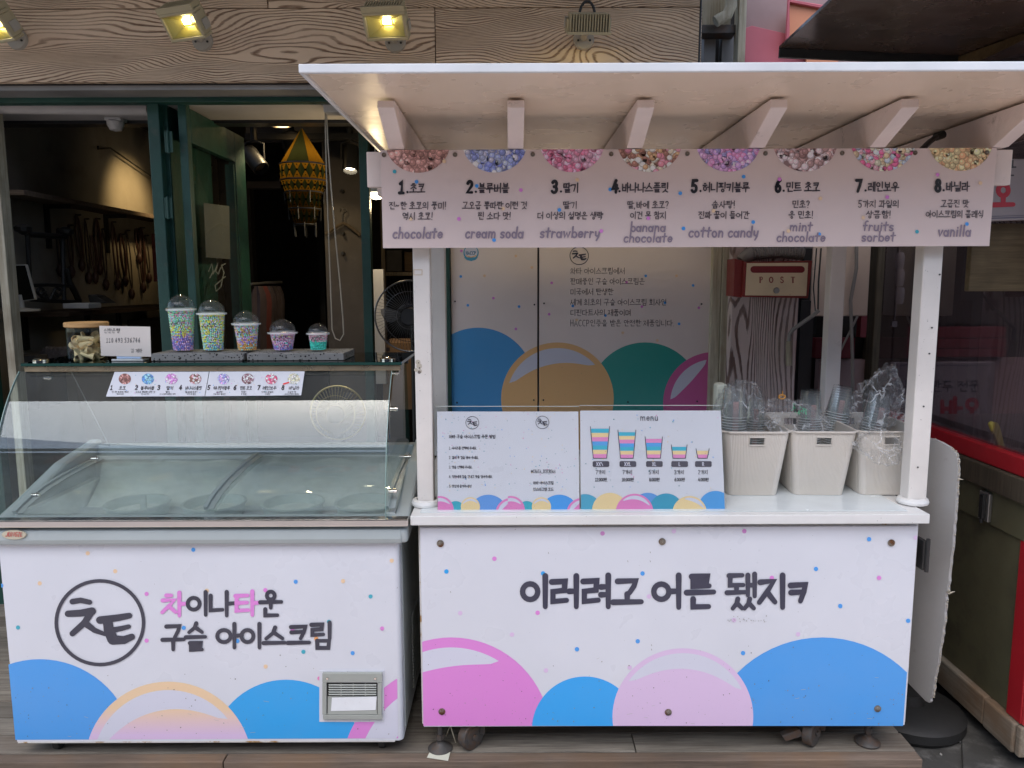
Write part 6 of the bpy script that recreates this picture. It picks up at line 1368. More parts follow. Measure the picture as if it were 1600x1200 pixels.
# glue marks and screws on the posts
PFp = PY(2.665); pr = Print(PFp, .0006); gl_ = (.55, .43, .28, 1)
pr.k += 1
for a in ((646, 421, 660, 422.2), (646, 429, 660, 430), (646, 422.3, 647.2, 428.9), (658.8, 422.3, 660, 428.9)): pr.poly([(a[0], a[1]), (a[2], a[1]), (a[2], a[3]), (a[0], a[3])], gl_, pr.k)
for u, v, r_ in ((653, 566, 4), (655, 572, 4.5), (650, 578, 3), (656, 580, 3.4)): pr.circle(u, v, r_, (.5, .45, .37, 1), 12)
for u, v, r_ in ((654, 567, 1), (655.5, 575, 1.2)): pr.circle(u, v, r_, (.05, .04, .03, 1), 8)
pr.circle(655, 581.5, 2.6, (.16, .13, .11, 1), 12); pr.build('glue_marks', pL)
for u, v in ((1471, 429), (1459, 512), (1455, 552.5), (1446, 635), (1437, 730)):
    q = MB(); c = at(u-3, v, 2.664); q.cyl(c, c-Vector((0, .002, 0)), .003, n=8); q.build('screw', M['blackm'], pR)
# header beam
hx0, hx1 = at(573, 262, 2.63).x, at(1581, 262, 2.63).x
cb(hx0, 2.63, at(1000, 291, 2.63).z, hx1, 2.66, BRZ-.004, 'header_beam', 'pinkwood', bevel=.003)
cb(hx0+.02, 3.46, 2.04, hx1-.1, 3.49, BRZ-.004, 'rear_beam', 'pinkwood')
cb(-.46, 2.70, 2.01, -.43, 3.45, BRZ-.004, 'side_beam', 'pinkwood'); cb(1.54, 2.70, 2.01, 1.57, 3.45, BRZ-.004, 'side_beam', 'pinkwood')
# roof
rx0, rx1, ry0, ry1 = at(466, 105, 2.10).x, 2.02, 2.10, 3.72
rz0 = at(1000, 112, ry0).z; rz1 = at(1000, 97.5, ry0).z
cb(rx0+.012, ry0+.014, rz0+.008, rx1-.012, ry1-.012, rz1-.004, 'roof_sheet', 'under', bevel=.001)
cb(rx0, ry0, rz0, rx1, ry0+.0135, rz1, 'roof_trim', 'roofwhite', bevel=.003)
cb(rx0, ry0+.0138, rz0, rx0+.0115, ry1, rz1, 'roof_trim', 'roofwhite', bevel=.002)
cb(rx1-.0115, ry0+.0138, rz0, rx1, ry1, rz1, 'roof_trim', 'roofwhite', bevel=.002)
# brackets
RU = rz0+.006
for i, u in enumerate((603, 806, 1009, 1217, 1422, 1632)):
    Yf = 2.405; t_ = Yf/at(u, 160, Yf).y; xx = at(u, 160, Yf).x; w_ = .052
    zb_ = at(u, 169, Yf).z
    q = MB(); q.prism([(xx-w_/2, Yf, RU-.007), (xx-w_/2, Yf-.004, zb_), (xx-w_/2, 2.60, BRZ), (xx-w_/2, 3.45, BRZ), (xx-w_/2, 3.45, RU-.007)], (w_, 0, 0)); q.build('roof_bracket', M['pinkwood'], ct, bevel=.0025)
# flavour banner
BY = 2.605
bc_ = [(595.5, 234), (1552, 230.5), (1550, 384), (597.5, 388)]
bz = MB(); bx0, bx1 = at(596.5, 310, BY).x, at(1551.5, 310, BY).x; bzt, bzb = at(1070, 233, BY).z, at(1070, 386, BY).z
nx = 40; vs = []
for j in range(2):
    for i in range(nx+1):
        f = i/nx; vs.append((bx0+(bx1-bx0)*f, BY, bzb if j == 0 else bzt))
for j in range(2):
    for i in range(nx+1):
        f = i/nx; vs.append((bx0+(bx1-bx0)*f, BY+.0035, bzb if j == 0 else bzt))
n1 = nx+1; fs = []
for i in range(nx): fs += [(i, i+1, n1+i+1, n1+i), (2*n1+i+1, 2*n1+i, 3*n1+i, 3*n1+i+1), (n1+i, n1+i+1, 3*n1+i+1, 3*n1+i), (i+1, i, 2*n1+i, 2*n1+i+1)]
fs += [(0, n1, 3*n1, 2*n1), (n1-1, 3*n1-1, 4*n1-1, 2*n1-1)]
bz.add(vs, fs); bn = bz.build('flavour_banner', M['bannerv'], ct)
pr = Print(PY(BY), .0006, 4e-6); top_l = [(597, 234.3), (1551, 231), (1550, 384), (598, 387)]; pr.clip = top_l
BW = WHITE
pals = [pal((140, 104, 98), (160, 122, 116), (120, 88, 82)), pal((110, 120, 170), (130, 138, 190), (95, 105, 160), (150, 150, 190)), pal((185, 105, 130), (205, 130, 150), (170, 90, 118)), pal((150, 120, 90), (185, 155, 140), (170, 110, 125), (120, 85, 75), (200, 180, 160)), pal((150, 120, 175), (180, 110, 150), (125, 120, 175), (190, 130, 170)), pal((140, 115, 115), (165, 150, 155), (115, 88, 88)), pal((200, 80, 115), (205, 150, 125), (190, 170, 150), (215, 130, 140), (140, 150, 180)), pal((190, 140, 105), (205, 155, 120), (180, 130, 98))]
C8 = [653, 773, 894, 1015, 1138, 1258, 1380, 1501]; shl = [0, -.6, -1.2, -1.8, -2.4, -3, -3.6, -4.2]
for i, u in enumerate(C8): beads_print(pr, u, 221-i*.4, 51, 49, pals[i], 5.2 if i not in (7,) else 5.6, 460)
pr.build('bead_pictures', bn)
pr = Print(PY(BY), .0018); pr.clip = top_l
for u, v, c in ((616.5, 268, TEAL), (651, 284, BLUE), (694, 252, BEIGE), (595, 329, PINK), (642, 342, BEIGE), (745, 290.5, BLUE), (814, 297, PINK), (717, 342, PINK), (786, 326, BEIGE), (772, 375, BLUE), (902, 281, BEIGE), (874, 328, BLUE), (939.5, 361, PINK), (953.5, 296, BLUE), (1013, 341, PINK), (1063, 302, BLUE), (1068, 357, BLUE), (1162, 276, BLUE), (1115, 329.5, BEIGE), (1177, 347, BLUE), (1218, 280, PINK), (1282, 310, BEIGE), (1232, 361, BEIGE), (1280, 366, BLUE), (1386.5, 308, PINK), (1349, 340, BEIGE), (1433, 362, TEAL), (1465, 273, PINK), (1532, 286, BEIGE), (1511, 350, BLUE)): pr.circle(u, v, 3, c, 12)
DK_, MD_, LT_ = rgb(26, 24, 28, K), rgb(78, 70, 74, K), rgb(138, 124, 138, K)
NMx = [(623, 640), (729, 747), (862, 880), (956, 971.5), (1080, 1098), (1211, 1228), (1337, 1356), (1461, 1478)]
NM = ('초코', '블루버블', '딸기', '바나나스플릿', '허니핑키블루', '민트 초코', '레인보우', '바닐라')
for i in range(8):
    tl = -.5*i; x0, x1 = NMx[i]
    pr.text(str(i+1), x0, 302+tl*.8, 19, DK_, sw=.25, wf=.78, align='l', slant=.06); pr.circle(x1-3.5, 300+tl*.8, 1.8, DK_, 10)
    pr.text(NM[i], x1, 301.5+tl*.8, 14.6, rgb(58, 50, 56, K), sw=.135, wf=.80, align='l', sp=.05, slant=.03)
L1 = ('진~한 초코의 풍미!', '고오급 뽕따란 이런 것', '딸기', '딸,바에 초코?', '솜사탕!', '민초?', '5가지 과일의', '고급진 맛')
L2 = ('역시 초코!', '찐 소다 맛!', '더 이상의 설명은 생략', '이건 못 참지', '진짜 꿀이 들어간', '응 민초!', '상큼함!', '아이스크림의 클래식')
L3 = (('chocolate',), ('cream soda',), ('strawberry',), ('banana', 'chocolate'), ('cotton candy',), ('mint', 'chocolate'), ('fruits', 'sorbet'), ('vanilla',))
cxs = [653, 773, 891, 1013, 1131, 1252, 1373, 1492]; wd1 = [91, 102, 23, 66, 38, 29, 65, 44]; wd2 = [49, 53, 103, 57, 80, 40, 41, 91]
for i in range(8):
    tl = -.45*i; cx = cxs[i]
    for s_, vv, tw in ((L1[i], 327, wd1[i]), (L2[i], 343.5, wd2[i])):
        p0 = Print(PY(BY)); wd_ = p0.text(s_, cx, vv, 11.4, MD_, sw=.12, wf=.8); pr.text(s_, cx, vv+tl, 11.4, MD_, sw=.12, wf=.8*tw/max(wd_, 1), slant=.03)
    wl_ = {'chocolate': 80, 'cream soda': 93, 'strawberry': 97, 'banana': 58, 'cotton candy': 112, 'mint': 38, 'fruits': 52, 'sorbet': 56, 'vanilla': 53}
    for j, s_ in enumerate(L3[i]):
        vv = 372 if len(L3[i]) == 1 else (363 if j == 0 else 379.5); p0 = Print(PY(BY)); hh = 16.5 if len(L3[i]) == 1 else 14.8; wd_ = p0.text(s_, cx, vv, hh, LT_, sw=.17, wf=.8)
        pr.text(s_, cx, vv+tl, hh, LT_, sw=.165, wf=.8*wl_[s_]/max(wd_, 1), slant=.12)
pr.build('banner_lettering', bn)
for u in (600, 711, 832.5, 955, 1074, 1196, 1316, 1430, 1542):
    c = at(u, 242-(u-600)*.004, BY-.0015); q = MB(); q.lathe([(.0078, 0), (.0074, .0015), (.001, .002)], c, 16, axis=(0, -1, 0)); q.build('rivet', M['bolt'], bn, smooth=True)
q = MB(); q.tube([at(1437, 237, 2.7), at(1452, 222, 2.75), at(1468, 210, 2.8)], .010, 8); q.cyl(at(1462, 214, 2.79), at(1474, 210, 2.8), .014, n=10); q.build('stay_hook', M['blackm'], ct, smooth=True)
# levelling feet, casters, hinge
def lev_foot(u, v, Y):
    c = atz(u, v, 0.0); q = MB(); q.lathe([(.045, .0005), (.046, .006), (.034, .014), (.017, .024), (.013, .028), (.013, .036)], c, 28); q.cyl(c+Vector((0, 0, .036)), c+Vector((0, 0, PZ0+.02)), .010, n=14); q.cyl(c+Vector((0, 0, .04)), c+Vector((0, 0, .06)), .015, n=6); return q.build('levelling_foot', M['rustmetal'], ct, smooth=True)
lev_foot(688, 1170, 2.7); lev_foot(1355, 1160, 2.7); 
for x in (PX0+.08, PX1-.08):
    q = MB(); c = Vector((x, 3.4, 0)); q.lathe([(.045, .0005), (.046, .006), (.034, .014), (.013, .028)], c, 20); q.cyl(c+Vector((0, 0, .02)), c+Vector((0, 0, PZ0+.01)), .010, n=10); q.build('levelling_foot', M['rustmetal'], ct, smooth=True)
for u, Y in ((739, 2.655), (1270, 2.67)):
    x = at(u, 1145, Y).x; q = MB(); r_ = .053; q.cyl((x-.02, Y+.008, r_), (x+.006, Y-.016, r_), r_, n=32); wv = q.build('caster', M['rustmetal'], ct, smooth=True, bevel=.004)
    q = MB(); q.cyl((x+.004, Y-.0165, r_), (x+.0065, Y-.019, r_), .034, n=24); q.cyl((x+.006, Y-.0195, r_), (x+.011, Y-.027, r_), .010, n=12); q.build('hub', M['rustmetal'], wv, smooth=True)
    q = MB(); q.prism([(x-.03, Y+.03, .055), (x+.04, Y-.01, .055), (x+.045, Y-.005, PZ0), (x-.035, Y+.04, PZ0)], (.004, .006, 0)); q.build('fork', M['rustmetal'], wv)
    if u > 1000: q = MB(); q.prism([at(1222, 1150, 2.64), at(1250, 1140, 2.64), at(1256, 1150, 2.64), at(1228, 1159, 2.64)], (0, .03, .0)); q.build('brake_lever', M['rustmetal'], wv, bevel=.003)
q = MB(); c = at(1437, 863, 2.63); q.box(c.x-.004, 2.60, c.z-.055, c.x+.010, 2.66, c.z+.05); q.cyl((c.x+.010, 2.598, c.z-.06), (c.x+.010, 2.598, c.z+.06), .007, n=10); q.build('hinge', M['blackm'], ct, smooth=True)
q = MB(); q.tube([atz(697, 1150, .03), atz(703, 1138, .1)+Vector((0, .02, 0)), atz(712, 1160, .015)], .0025, 5); q.build('loose_cord', M['peel'], ct, smooth=True)
q = MB(); q.add([atz(667, 1184, .003), atz(700, 1189, .003), atz(705, 1170, .003), atz(674, 1170, .003)], [(0, 1, 2, 3)]); z_ = Vector((0, 0, .001)); q2 = MB(); q2.prism([p for p in q.v], z_); tag(q2.build('paper_scrap', paint('paper_scrap_white', (.7, .7, .58), .8, bump=0)), 'torn piece of cream paper under the left cart foot', 'paper scrap')

# ---------------------------------------------------------------- grey board, black base
ga, gb = Vector((1.487, 2.93, 0)), Vector((1.575, 2.64, 0)); gn = Vector(((gb-ga).y, -(gb-ga).x, 0)).normalized(); gn = gn if gn.y < 0 else -gn
GP = Pl(ga, gn)
bpts = [(1448, 684), (1458, 686), (1470, 691), (1484, 699), (1493, 708), (1496.5, 722), (1496, 745), (1493.5, 775), (1490, 830), (1485, 880), (1480.5, 922), (1478, 926), (1477, 950), (1473, 990), (1466, 1030), (1460, 1062), (1457, 1084), (1452, 1098), (1446, 1095), (1405, 1053)]
rj = random.Random(9); bj = []
for i, (u, v) in enumerate(bpts):
    bj.append((u, v))
    if 3 <= i < 17:
        nu, nv = bpts[i+1]
        for k in range(1, 6): bj.append((u+(nu-u)*k/6+rj.uniform(-1, 1), v+(nv-v)*k/6))
q = MB(); pv = [GP.hit(u, v) for u, v in bj]; q.prism(pv, -gn*.012); gbd = tag(q.build('grey_board', M['board']), 'bare grey board with rounded corner and frayed edge right of the cart', 'board')
q = MB()
for i in range(len(bj)):
    u, v = bj[i]
    if 1455 < u and i < len(bj)-3:
        nu, nv = bj[i+1]; p, p2 = GP.hit(u, v), GP.hit(nu, nv)
        for k in range(3):
            f = k/3; c = p.lerp(p2, f); q.ico(c-gn*.006+Vector((rj.uniform(-.001, .002), rj.uniform(-.005, .004), rj.uniform(-.002, .002))), rj.uniform(.0015, .0032))
for (u, v) in ((1486, 926), (1491, 750), (1499, 748), (1484, 928)):
    c = GP.hit(u-2, v); q.cyl(c, c+Vector((.016, -.004, rj.uniform(-.008, .008))), .003, .0008, n=5)
q.build('frayed_edge', M['boardedge'], gbd)
q = MB(); c = Vector((1.66, 3.02, -.12)); q.lathe([(.001, .0), (.20, .0), (.215, .02), (.215, .055), (.19, .075), (.06, .09), (.05, .13), (.001, .135)], c, 48); tag(q.build('parasol_base', M['black'], smooth=True), 'round black weighted base on the ground behind the grey board', 'base')
# low dark kerb stones / debris on the street
for i, (u, v, s) in enumerate(((1398, 1126, .012), (1500, 1160, .012), (1470, 1180, .010), (1560, 1165, .014), (1512, 1190, .011), (1452, 1150, .008))):
    c = atz(u, v, -.12); q = MB(); q.ico(c+Vector((0, 0, s*.3)), s*.6); tag(q.build('pebble', M['stone' if i % 2 else 'conduit']), 'small pebble on the wet concrete beside the stall', 'pebble', 'pebbles on the concrete')
q = MB(); q.prism([atz(1500, 1105, -.12), atz(1700, 1105, -.12), atz(1700, 1230, -.12), atz(1505, 1230, -.12)], (0, 0, .012)); tag(q.build('kerb_slab', M['asphalt'], bevel=.004), kind='structure')

# ---------------------------------------------------------------- acrylic menu boards
al = R(8); mn = Vector((0, -math.cos(al), math.sin(al))); MP = Pl((0, 2.628, CT), mn)
def menu(cor, lab, name):
    t = thing('menu_stand', lab, 'menu stand', tuple(MP.hit((cor[0][0]+cor[1][0])/2, 801)), 0, 'menu stands on the cart counter')
    (ul, vt_), (ur, _), (ubr, vb_), (ubl, _) = cor
    q = MB(); q.prism([MP.hit(ul, vt_, -.001), MP.hit(ur, vt_, -.001), MP.hit(ubr, vb_, -.001), MP.hit(ubl, vb_, -.001)], -mn*.0015); pa_ = q.build('printed_sheet', M['vinyl'], t)
    q = MB(); q.prism([MP.hit(ul-1, vt_-8, .0035), MP.hit(ur+1, vt_-8, .0035), MP.hit(ubr+1, vb_+1.5, .0035), MP.hit(ubl-1, vb_+1.5, .0035)], -mn*.002); q.build('acrylic_front', M['acrylic'], t)
    q = MB(); q.prism([MP.hit(ul-1, vt_-8, -.004), MP.hit(ur+1, vt_-8, -.004), MP.hit(ubr+1, vb_+1.5, -.004), MP.hit(ubl-1, vb_+1.5, -.004)], -mn*.002); q.build('acrylic_back', M['acrylic'], t)
    q = MB(); q.prism([MP.hit(ul-1, vt_-8.6, .004), MP.hit(ur+1, vt_-8.6, .004), MP.hit(ur+1, vt_-7.6, .004), MP.hit(ul-1, vt_-7.6, .004)], -mn*.010); q.build('top_edge', M['acredge'], t)
    q = MB(); c0, c1 = MP.hit(ubl, vb_), MP.hit(ubr, vb_); q.box(c0.x, 2.63, CT+.0005, c1.x, 2.74, CT+.0035); q.prism([(c0.x+.01, 2.735, CT+.004), (c1.x-.01, 2.735, CT+.004), (c1.x-.01, 2.665, CT+.2), (c0.x+.01, 2.665, CT+.2)], (0, .003, 0)); q.build('acrylic_foot', M['acrylic'], t)
    return t, pa_
def specks(pr, u0, u1, v0, v1, n, sd, r_=.9):
    rr_ = random.Random(sd)
    for i in range(n): pr.circle(rr_.uniform(u0, u1), rr_.uniform(v0, v1), r_*rr_.uniform(.7, 1.1), rr_.choice((TEAL, ROSE, SAND, BLUE, rgb(90, 140, 150, K))), 6)
t1, s1_ = menu(((683, 643), (903.5, 641.5), (905.5, 799), (684, 801)), 'left acrylic stand with ordering steps and two round logos', 'order')
pr = Print(MP, .0002, 3e-6); pr.clip = [(683, 643.5), (903, 642), (905, 799), (684.5, 800.5)]; g_ = rgb(52, 50, 58, K)
for ox in (0, 111):
    old = pr.clip; pr.clip = [(684, 640), (793.5, 640), (793.5, 800.5), (684, 800.5)] if ox == 0 else [(793.6, 640), (904.5, 640), (905.5, 799.5), (793.6, 800.5)]
    bubble(pr, 763+ox, 804, 31, rgb(98, 150, 215, K) if ox == 0 else BLUE); bubble(pr, 712+ox, 798, 15, TEAL); bubble(pr, 735+ox, 792, 15, SAND, WHITE, 200, 335, .62, .86); bubble(pr, 687+ox, 797, 22, ROSE, WHITE, 205, 330, .62, .86); bubble(pr, 799+ox, 803, 25, ROSE, WHITE, 185, 265, .6, .86)
    pr.clip = old
specks(pr, 688, 900, 646, 770, 150, 4, .75)
pr.k += 1
logo(pr, 738, 660.5, 10.6, rgb(80, 78, 86, K), .8); logo(pr, 847.5, 660, 10.6, rgb(80, 78, 86, K), .8)
pr.text('차타 구슬 아이스크림 주문 방법', 701.5, 685, 5.6, g_, sw=.13, wf=.88, align='l', sp=.02)
for i, s_ in enumerate(('1. 사이즈를 선택해 주세요.', '2. 결제 후 컵을 받아 주세요.', '3. 맛을 선택해 주세요.', '4. 직원에게 컵을 건네고 맛을 담아주세요.', '5. 맛있게 즐겨주세요!')): pr.text(s_, 701.5, 702.3+i*14.9, 4.4, g_, sw=.13, wf=.8 if i != 3 else .80, align='l', sp=.02)
pr.text('@CHATA_ICECREAM', 849, 739, 5.2, g_, sw=.13, wf=.62); pr.text('차타 아이스크림', 849, 757, 5.0, g_, sw=.13, wf=.85, sp=.03); pr.text('인스타그램 코드', 849, 767, 5.0, g_, sw=.13, wf=.85, sp=.03)
pr.build('sheet_print', s1_)
t2, s2_ = menu(((906.5, 641.5), (1126, 641.5), (1133, 800), (907.5, 800.5)), 'right acrylic stand with the priced menu of five cup sizes', 'menu')
pr = Print(MP, .0002, 3e-6); pr.clip = [(907, 642), (1126, 642), (1132.7, 799.8), (907.8, 800)]
bubble(pr, 914, 798, 26, rgb(76, 160, 190, K)); bubble(pr, 953, 798, 28, SAND); bubble(pr, 1012, 796, 26, rgb(95, 150, 210, K)); bubble(pr, 1041, 798, 27, rgb(60, 150, 180, K)); bubble(pr, 991.5, 801, 29.5, ROSE, WHITE, 225, 335, .70, .9); bubble(pr, 1118, 794, 27, rgb(85, 155, 215, K)); bubble(pr, 1077.5, 802, 27, SAND, WHITE, 250, 340, .70, .9)
specks(pr, 908, 1126, 645, 765, 46, 8, .95)
pr.text('menu', 1015, 657, 11, rgb(90, 88, 96, K), sw=.11, wf=.85)
CUPS = [(937.5, 666.5, 716, 15, 10.5, 'TSRBTSR'), (979.5, 672, 716, 14, 10, 'TSRBTSR'), (1021.5, 682.5, 716, 13.5, 10.5, 'RBTSR'), (1061.3, 695, 716, 12.3, 9.8, 'TSR'), (1097.8, 701, 716, 10.3, 7.4, 'SR')]
COLS = {'T': rgb(70, 175, 200, K), 'S': SAND, 'R': rgb(220, 140, 190, K), 'B': rgb(90, 160, 220, K)}
for (cx, vt_, vb_, rt, rb, seq) in CUPS:
    m = len(seq); y0 = vt_+3.3; pr.k += 1; kk = pr.k
    for j, ch in enumerate(seq):
        a = y0+(vb_-y0)*j/m; b_ = y0+(vb_-y0)*(j+1)/m; ra = rb+(rt-rb)*(vb_-a)/(vb_-vt_)-.8; rb2 = rb+(rt-rb)*(vb_-b_)/(vb_-vt_)-.8
        pr.poly([(cx-ra, a), (cx+ra, a), (cx+rb2, b_), (cx-rb2, b_)], COLS[ch], kk)
    pr.stroke([(cx-rt, vt_), (cx-rb, vb_), (cx+rb, vb_), (cx+rt, vt_)], 1.1, rgb(85, 82, 95, K))
for cx, a, b_, c_ in ((939, 'XXXL', '7가지', '12.000원'), (981, 'XXL', '7가지', '10.000원'), (1022.5, 'XL', '5가지', '8.000원'), (1062, 'L', '3가지', '6.000원'), (1099, 'R', '2가지', '4.000원')):
    pr.poly([(cx-13+2*(1-math.cos(R(t))) if t <= 90 else 0, 0) for t in ()] or [(cx-11.5, 720.5), (cx+11.5, 720.5), (cx+13, 722), (cx+13, 728), (cx+11.5, 729.5), (cx-11.5, 729.5), (cx-13, 728), (cx-13, 722)], rgb(82, 80, 90, K))
    pr.text(a, cx, 728, 5.6, WHITE, sw=.16, lat=.62); pr.text(b_, cx-.5, 741, 6.6, g_, sw=.12, wf=.82); pr.text(c_, cx, 752, 5.2, g_, sw=.17, wf=.85, sp=.0)
pr.build('sheet_print', s2_)

# ---------------------------------------------------------------- ribbed bins
def make_bin(label):
    t = thing('ribbed_bin', label, 'bin', (0, 0, 0), 0, 'ribbed cream bins on the cart counter')
    W0, W1, D0, D1, H = .092, .120, .175, .205, .245; rc = .022
    def ring(f, off=0.0, ribs=True):
        w_, d_ = W0+(W1-W0)*f+off, D0+(D1-D0)*f+off; out = []
        def side(p0, p1, nrm_, n):
            for i in range(n):
                s_ = i/n; p = Vector(p0).lerp(Vector(p1), s_); k = .0014 if (ribs and i % 3 == 0) else 0
                out.append(p+Vector(nrm_)*k)
        def corner(cx, cy, a0):
            for i in range(4): a = R(a0+90*i/4); out.append(Vector((cx+rc*math.cos(a), cy+rc*math.sin(a))))
        side((-w_+rc, -d_), (w_-rc, -d_), (0, -1), 96); corner(w_-rc, -d_+rc, -90); side((w_, -d_+rc), (w_, d_-rc), (1, 0), 132); corner(w_-rc, d_-rc, 0)
        side((w_-rc, d_), (-w_+rc, d_), (0, 1), 96); corner(-w_+rc, d_-rc, 90); side((-w_, d_-rc), (-w_, -d_+rc), (-1, 0), 132); corner(-w_+rc, -d_+rc, 180)
        return out
    zs = [0, .006, H*.80, H*.925, H-.008, H]
    h0, h1 = 34, 62      # handle columns on front and back
    q = MB(); R0 = [ring(z/H, 0, 0 < z < H-.004) for z in zs]; n = len(R0[0])
    vs = [(p.x, p.y, z) for r_, z in zip(R0, zs) for p in r_]; fs = []
    def hole(k, i): return k == 2 and ((h0 <= i < h1) or (96+4+132+4+h0 <= i < 96+4+132+4+h1))
    for k in range(len(zs)-1):
        for i in range(n):
            if not hole(k, i): fs.append((k*n+i, k*n+(i+1) % n, (k+1)*n+(i+1) % n, (k+1)*n+i))
    q.add(vs, fs)
    R1 = [ring(z/H, -.004, False) for z in zs]; vs = [(p.x, p.y, max(z, .003)) for r_, z in zip(R1, zs) for p in r_]
    q.add(vs, [tuple(reversed((k*n+i, k*n+(i+1) % n, (k+1)*n+(i+1) % n, (k+1)*n+i))) for k in range(len(zs)-1) for i in range(n) if not hole(k, i)]+[tuple(range(n))])
    q.build('bin_wall', M['bin'], t, local=True, smooth=False)
    q = MB(); rr_ = ring(1, .004, False); q.tube([(p.x, p.y, H) for p in rr_[::4]], .0042, 6, closed=True); q.build('rim', M['bin'], t, local=True, smooth=True)
    q = MB()
    for f_ in (-1, 1):
        w_, d_ = W0+(W1-W0)*.86, D0+(D1-D0)*.86; x0 = -w_+rc+(2*(w_-rc))*h0/96; x1 = -w_+rc+(2*(w_-rc))*h1/96; y = f_*(d_+.0005)
        q.tube([(x0, y, H*.80), (x1, y, H*.80), (x1, y+f_*.003, H*.925), (x0, y+f_*.003, H*.925)], .0032, 6, closed=True)
    q.build('handle_rim', M['bin'], t, local=True, smooth=True)
    return t
b0 = make_bin('cream ribbed bin beside the priced menu stand, holding two cup stacks')
bl_ = ['', 'middle cream ribbed bin with a tied plastic bag', 'cream ribbed bin behind the right front post, under the big clear bag']
bx_ = [(at(1184, 735, 2.77).x, R(-2)), (at(1289, 735, 2.77).x+.002, R(-3)), (at(1395, 735, 2.77).x-.003, R(-2))]
for i, (x, rz_) in enumerate(bx_):
    o = b0 if i == 0 else copy_tree(b0)
    if i: o['label'] = bl_[i]
    o.location = (x, 2.765+.207, CT+.0005); o.rotation_euler = (0, 0, rz_)
# ---------------------------------------------------------------- stacks of clear cups (every cup its own object)
def make_cup(RB, RT, H, name='clear_cup'):
    q = MB(); q.lathe([(RT+.003, 0), (RT+.003, .003), (RT, .004), (RB, H), (RB*.5, H+.0), (.001, H-.001)], (0, 0, 0), 28); return q.build(name, M['cup'], None, local=True, smooth=True)
def cup_stack(u, vtop, Y, RB, RT, H, n, step, lean, label, group, pinkband=True):
    ctop = at(u, vtop, Y); ax = Vector((math.sin(lean), 0, math.cos(lean))); base = None
    for k in range(n):
        if base is None: base = make_cup(RB, RT, H); o = base
        else: o = base.copy(); C.objects.link(o)
        tag(o, label, 'cup', group); o.location = ctop-ax*(H+step*k); o.rotation_euler = (0, lean, 0)
        if k < 14:
            if k == 0:
                q = MB(); q.lathe([(RT+.0032, .0), (RT+.0048, .0012), (RT+.0032, .0032)], (0, 0, 0), 28); rimm = q.build('rim', M['rimpl'], o, local=True, smooth=True); c0 = o
            else:
                r2 = rimm.copy(); C.objects.link(r2); r2.parent = o
        else:
            r2 = rimm.copy(); C.objects.link(r2); r2.parent = o
    # printed pink panel of the innermost cup showing through the walls
    q = MB(); a0 = -math.pi/2+rnd.uniform(-.2, .2); vs = []; m = 6
    for j, zz_ in enumerate((-H*1.1, H*.5)):
        rr_ = (RT+RB)/2-.006
        for i in range(m+1): a = a0+(i/m-.5)*.6; vs.append((rr_*math.cos(a), rr_*math.sin(a), zz_))
    q.add(vs, [(i, i+1, m+2+i, m+1+i) for i in range(m)], 0); c1 = q.build('printed_label', M['pinkprint'], base, local=True)
    for kk_ in (1, 5):
        pass
M['pinkprint'] = paint('cup_pink_print', (.60, .30, .27), .5, bump=0)
cup_stack(1148, 600, 2.90, .0385, .0475, .125, 22, .0105, 0, 'clear plastic cup in the tall stack at the left of the first bin', 'cups in the tall left stack')
cup_stack(1181, 618, 2.97, .031, .041, .095, 20, .0095, .02, 'clear plastic cup in the slim stack right of the tall stack in the first bin', 'cups in the slim second stack')
cup_stack(1267, 609, 2.97, .036, .045, .11, 21, .0100, 0, 'clear plastic cup in the upright stack in the middle bin', 'cups in the upright middle stack')
cup_stack(1318, 603, 3.02, .036, .045, .11, 20, .0100, .16, 'clear plastic cup in the stack leaning right in the middle bin', 'cups in the leaning stack')
cup_stack(1377, 612, 3.00, .041, .047, .12, 18, .0105, .17, 'clear plastic cup inside the big clear bag in the third bin', 'cups inside the big bag', False)
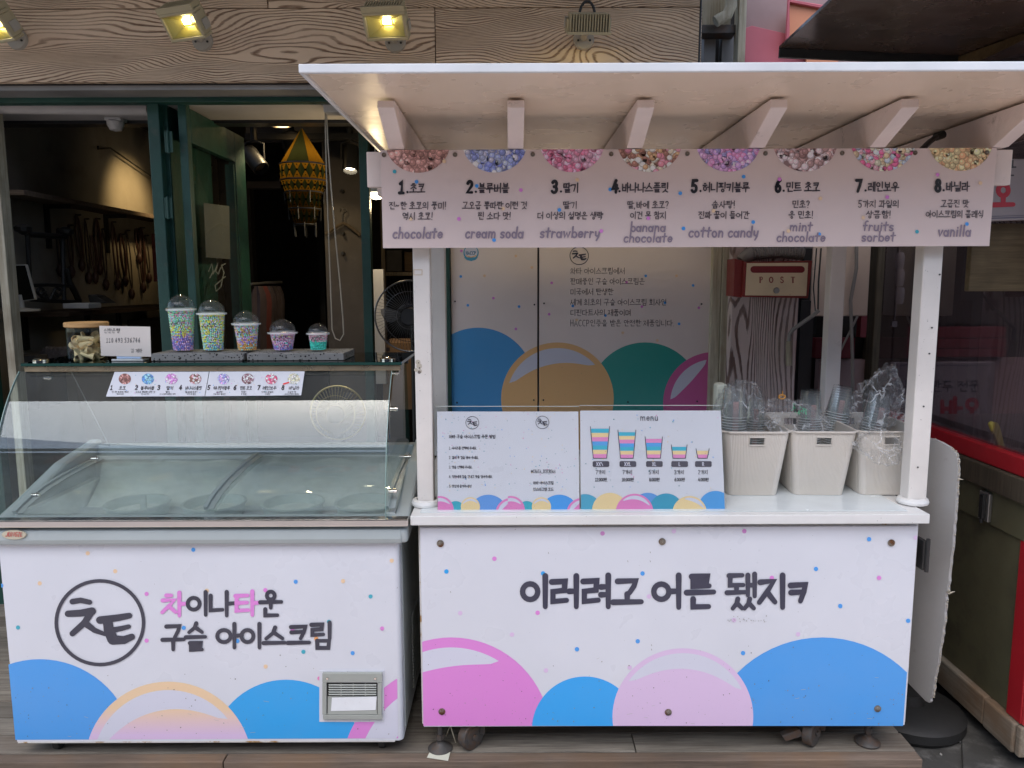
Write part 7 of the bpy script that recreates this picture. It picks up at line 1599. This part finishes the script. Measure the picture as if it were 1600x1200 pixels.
# ---------------------------------------------------------------- crumpled bags
def bag(u, v, Y, rx, ry, rz_, label, sd, tilt=0, peak=None, green=False, tie=None):
    c = at(u, v, Y); t = None; q = MB(); n1_, n2_ = 120, 76; vs = []; Mt = Matrix.Rotation(tilt, 3, 'Y')
    for j in range(n2_+1):
        ph = math.pi*j/n2_
        for i in range(n1_):
            a = 2*math.pi*i/n1_; d = Vector((math.sin(ph)*math.cos(a), math.sin(ph)*math.sin(a), math.cos(ph)))
            p = Vector((d.x*rx, d.y*ry, d.z*rz_)); s_ = d*2.1+Vector((sd, sd*2, 0))
            f = 1+.22*noise.noise(s_)+.13*abs(noise.noise(s_*2.7))*2-.10+.03*(1-abs(noise.noise(s_*3.0))*3)*.6
            if peak: f += peak[2]*max(0, d.dot(Vector(peak[:2]+(0,)) if False else Vector((peak[0], 0, peak[1])).normalized()))**6
            vs.append(c+Mt @ (p*f))
    q.add(vs, [(j*n1_+i, j*n1_+(i+1) % n1_, (j+1)*n1_+(i+1) % n1_, (j+1)*n1_+i) for j in range(n2_) for i in range(n1_)])
    return tag(q.build('plastic_bag', M['bag'], None, smooth=True, ang=50), label, 'plastic bag')
bag(1150, 648, 2.93, .088, .08, .125, 'thin clear bag wrapped round the tall cup stack beside the menu stand', 1.3, 0, (.7, .7, .35))
b2 = bag(1245, 664, 2.86, .125, .07, .085, 'crumpled clear bag with green print tied over the middle bin', 4.1, R(22), (-.95, .35, .3))
bag(1365, 640, 2.93, .088, .075, .145, 'big clear bag rising to a peak over the third bin', 7.7, R(20), (.15, 1, .28))
bag(1372, 694, 2.74, .085, .045, .06, 'crumpled foot of clear bag hanging over the third bin\'s rim', 9.4, R(10), (.6, -.9, .35))
bag(1420, 655, 3.02, .07, .06, .11, 'smaller clear bag partly hidden behind the right front post', 12.2, R(8))
pr = Print(PY(2.775), .0); gg = (.05, .42, .2, 1); rr_ = random.Random(2)
for i in range(26):
    u, v = 1237+i*1.0+rr_.uniform(-2, 2), 632+i*.5+rr_.uniform(-5, 9); pr.stroke([(u, v), (u+rr_.uniform(-3, 3), v+rr_.uniform(1, 3.5))], .8, gg, cap=False)
pr.build('green_print', b2)
q = MB(); c = at(1222, 620, 2.84); q.tube([c+Vector((.012*math.cos(a), 0, .008*math.sin(a))) for a in [i*.7 for i in range(9)]], .003, 6, closed=True); q.tube([c, c+Vector((.0, -.005, .022))], .002, 5); q.build('twist_tie', paint('orange_tie', (.55, .26, .05), .6, bump=0), b2)
# pale napkin packet in the first bag
q = MB(); q.box(*bx(1119, 600, 1136, 690, 3.0, .06)); tag(q.build('napkin_packet', paint('cream_packet', (.62, .63, .52), .7), bevel=.01), 'pale cream packet beside the tall cup stack', 'packet')
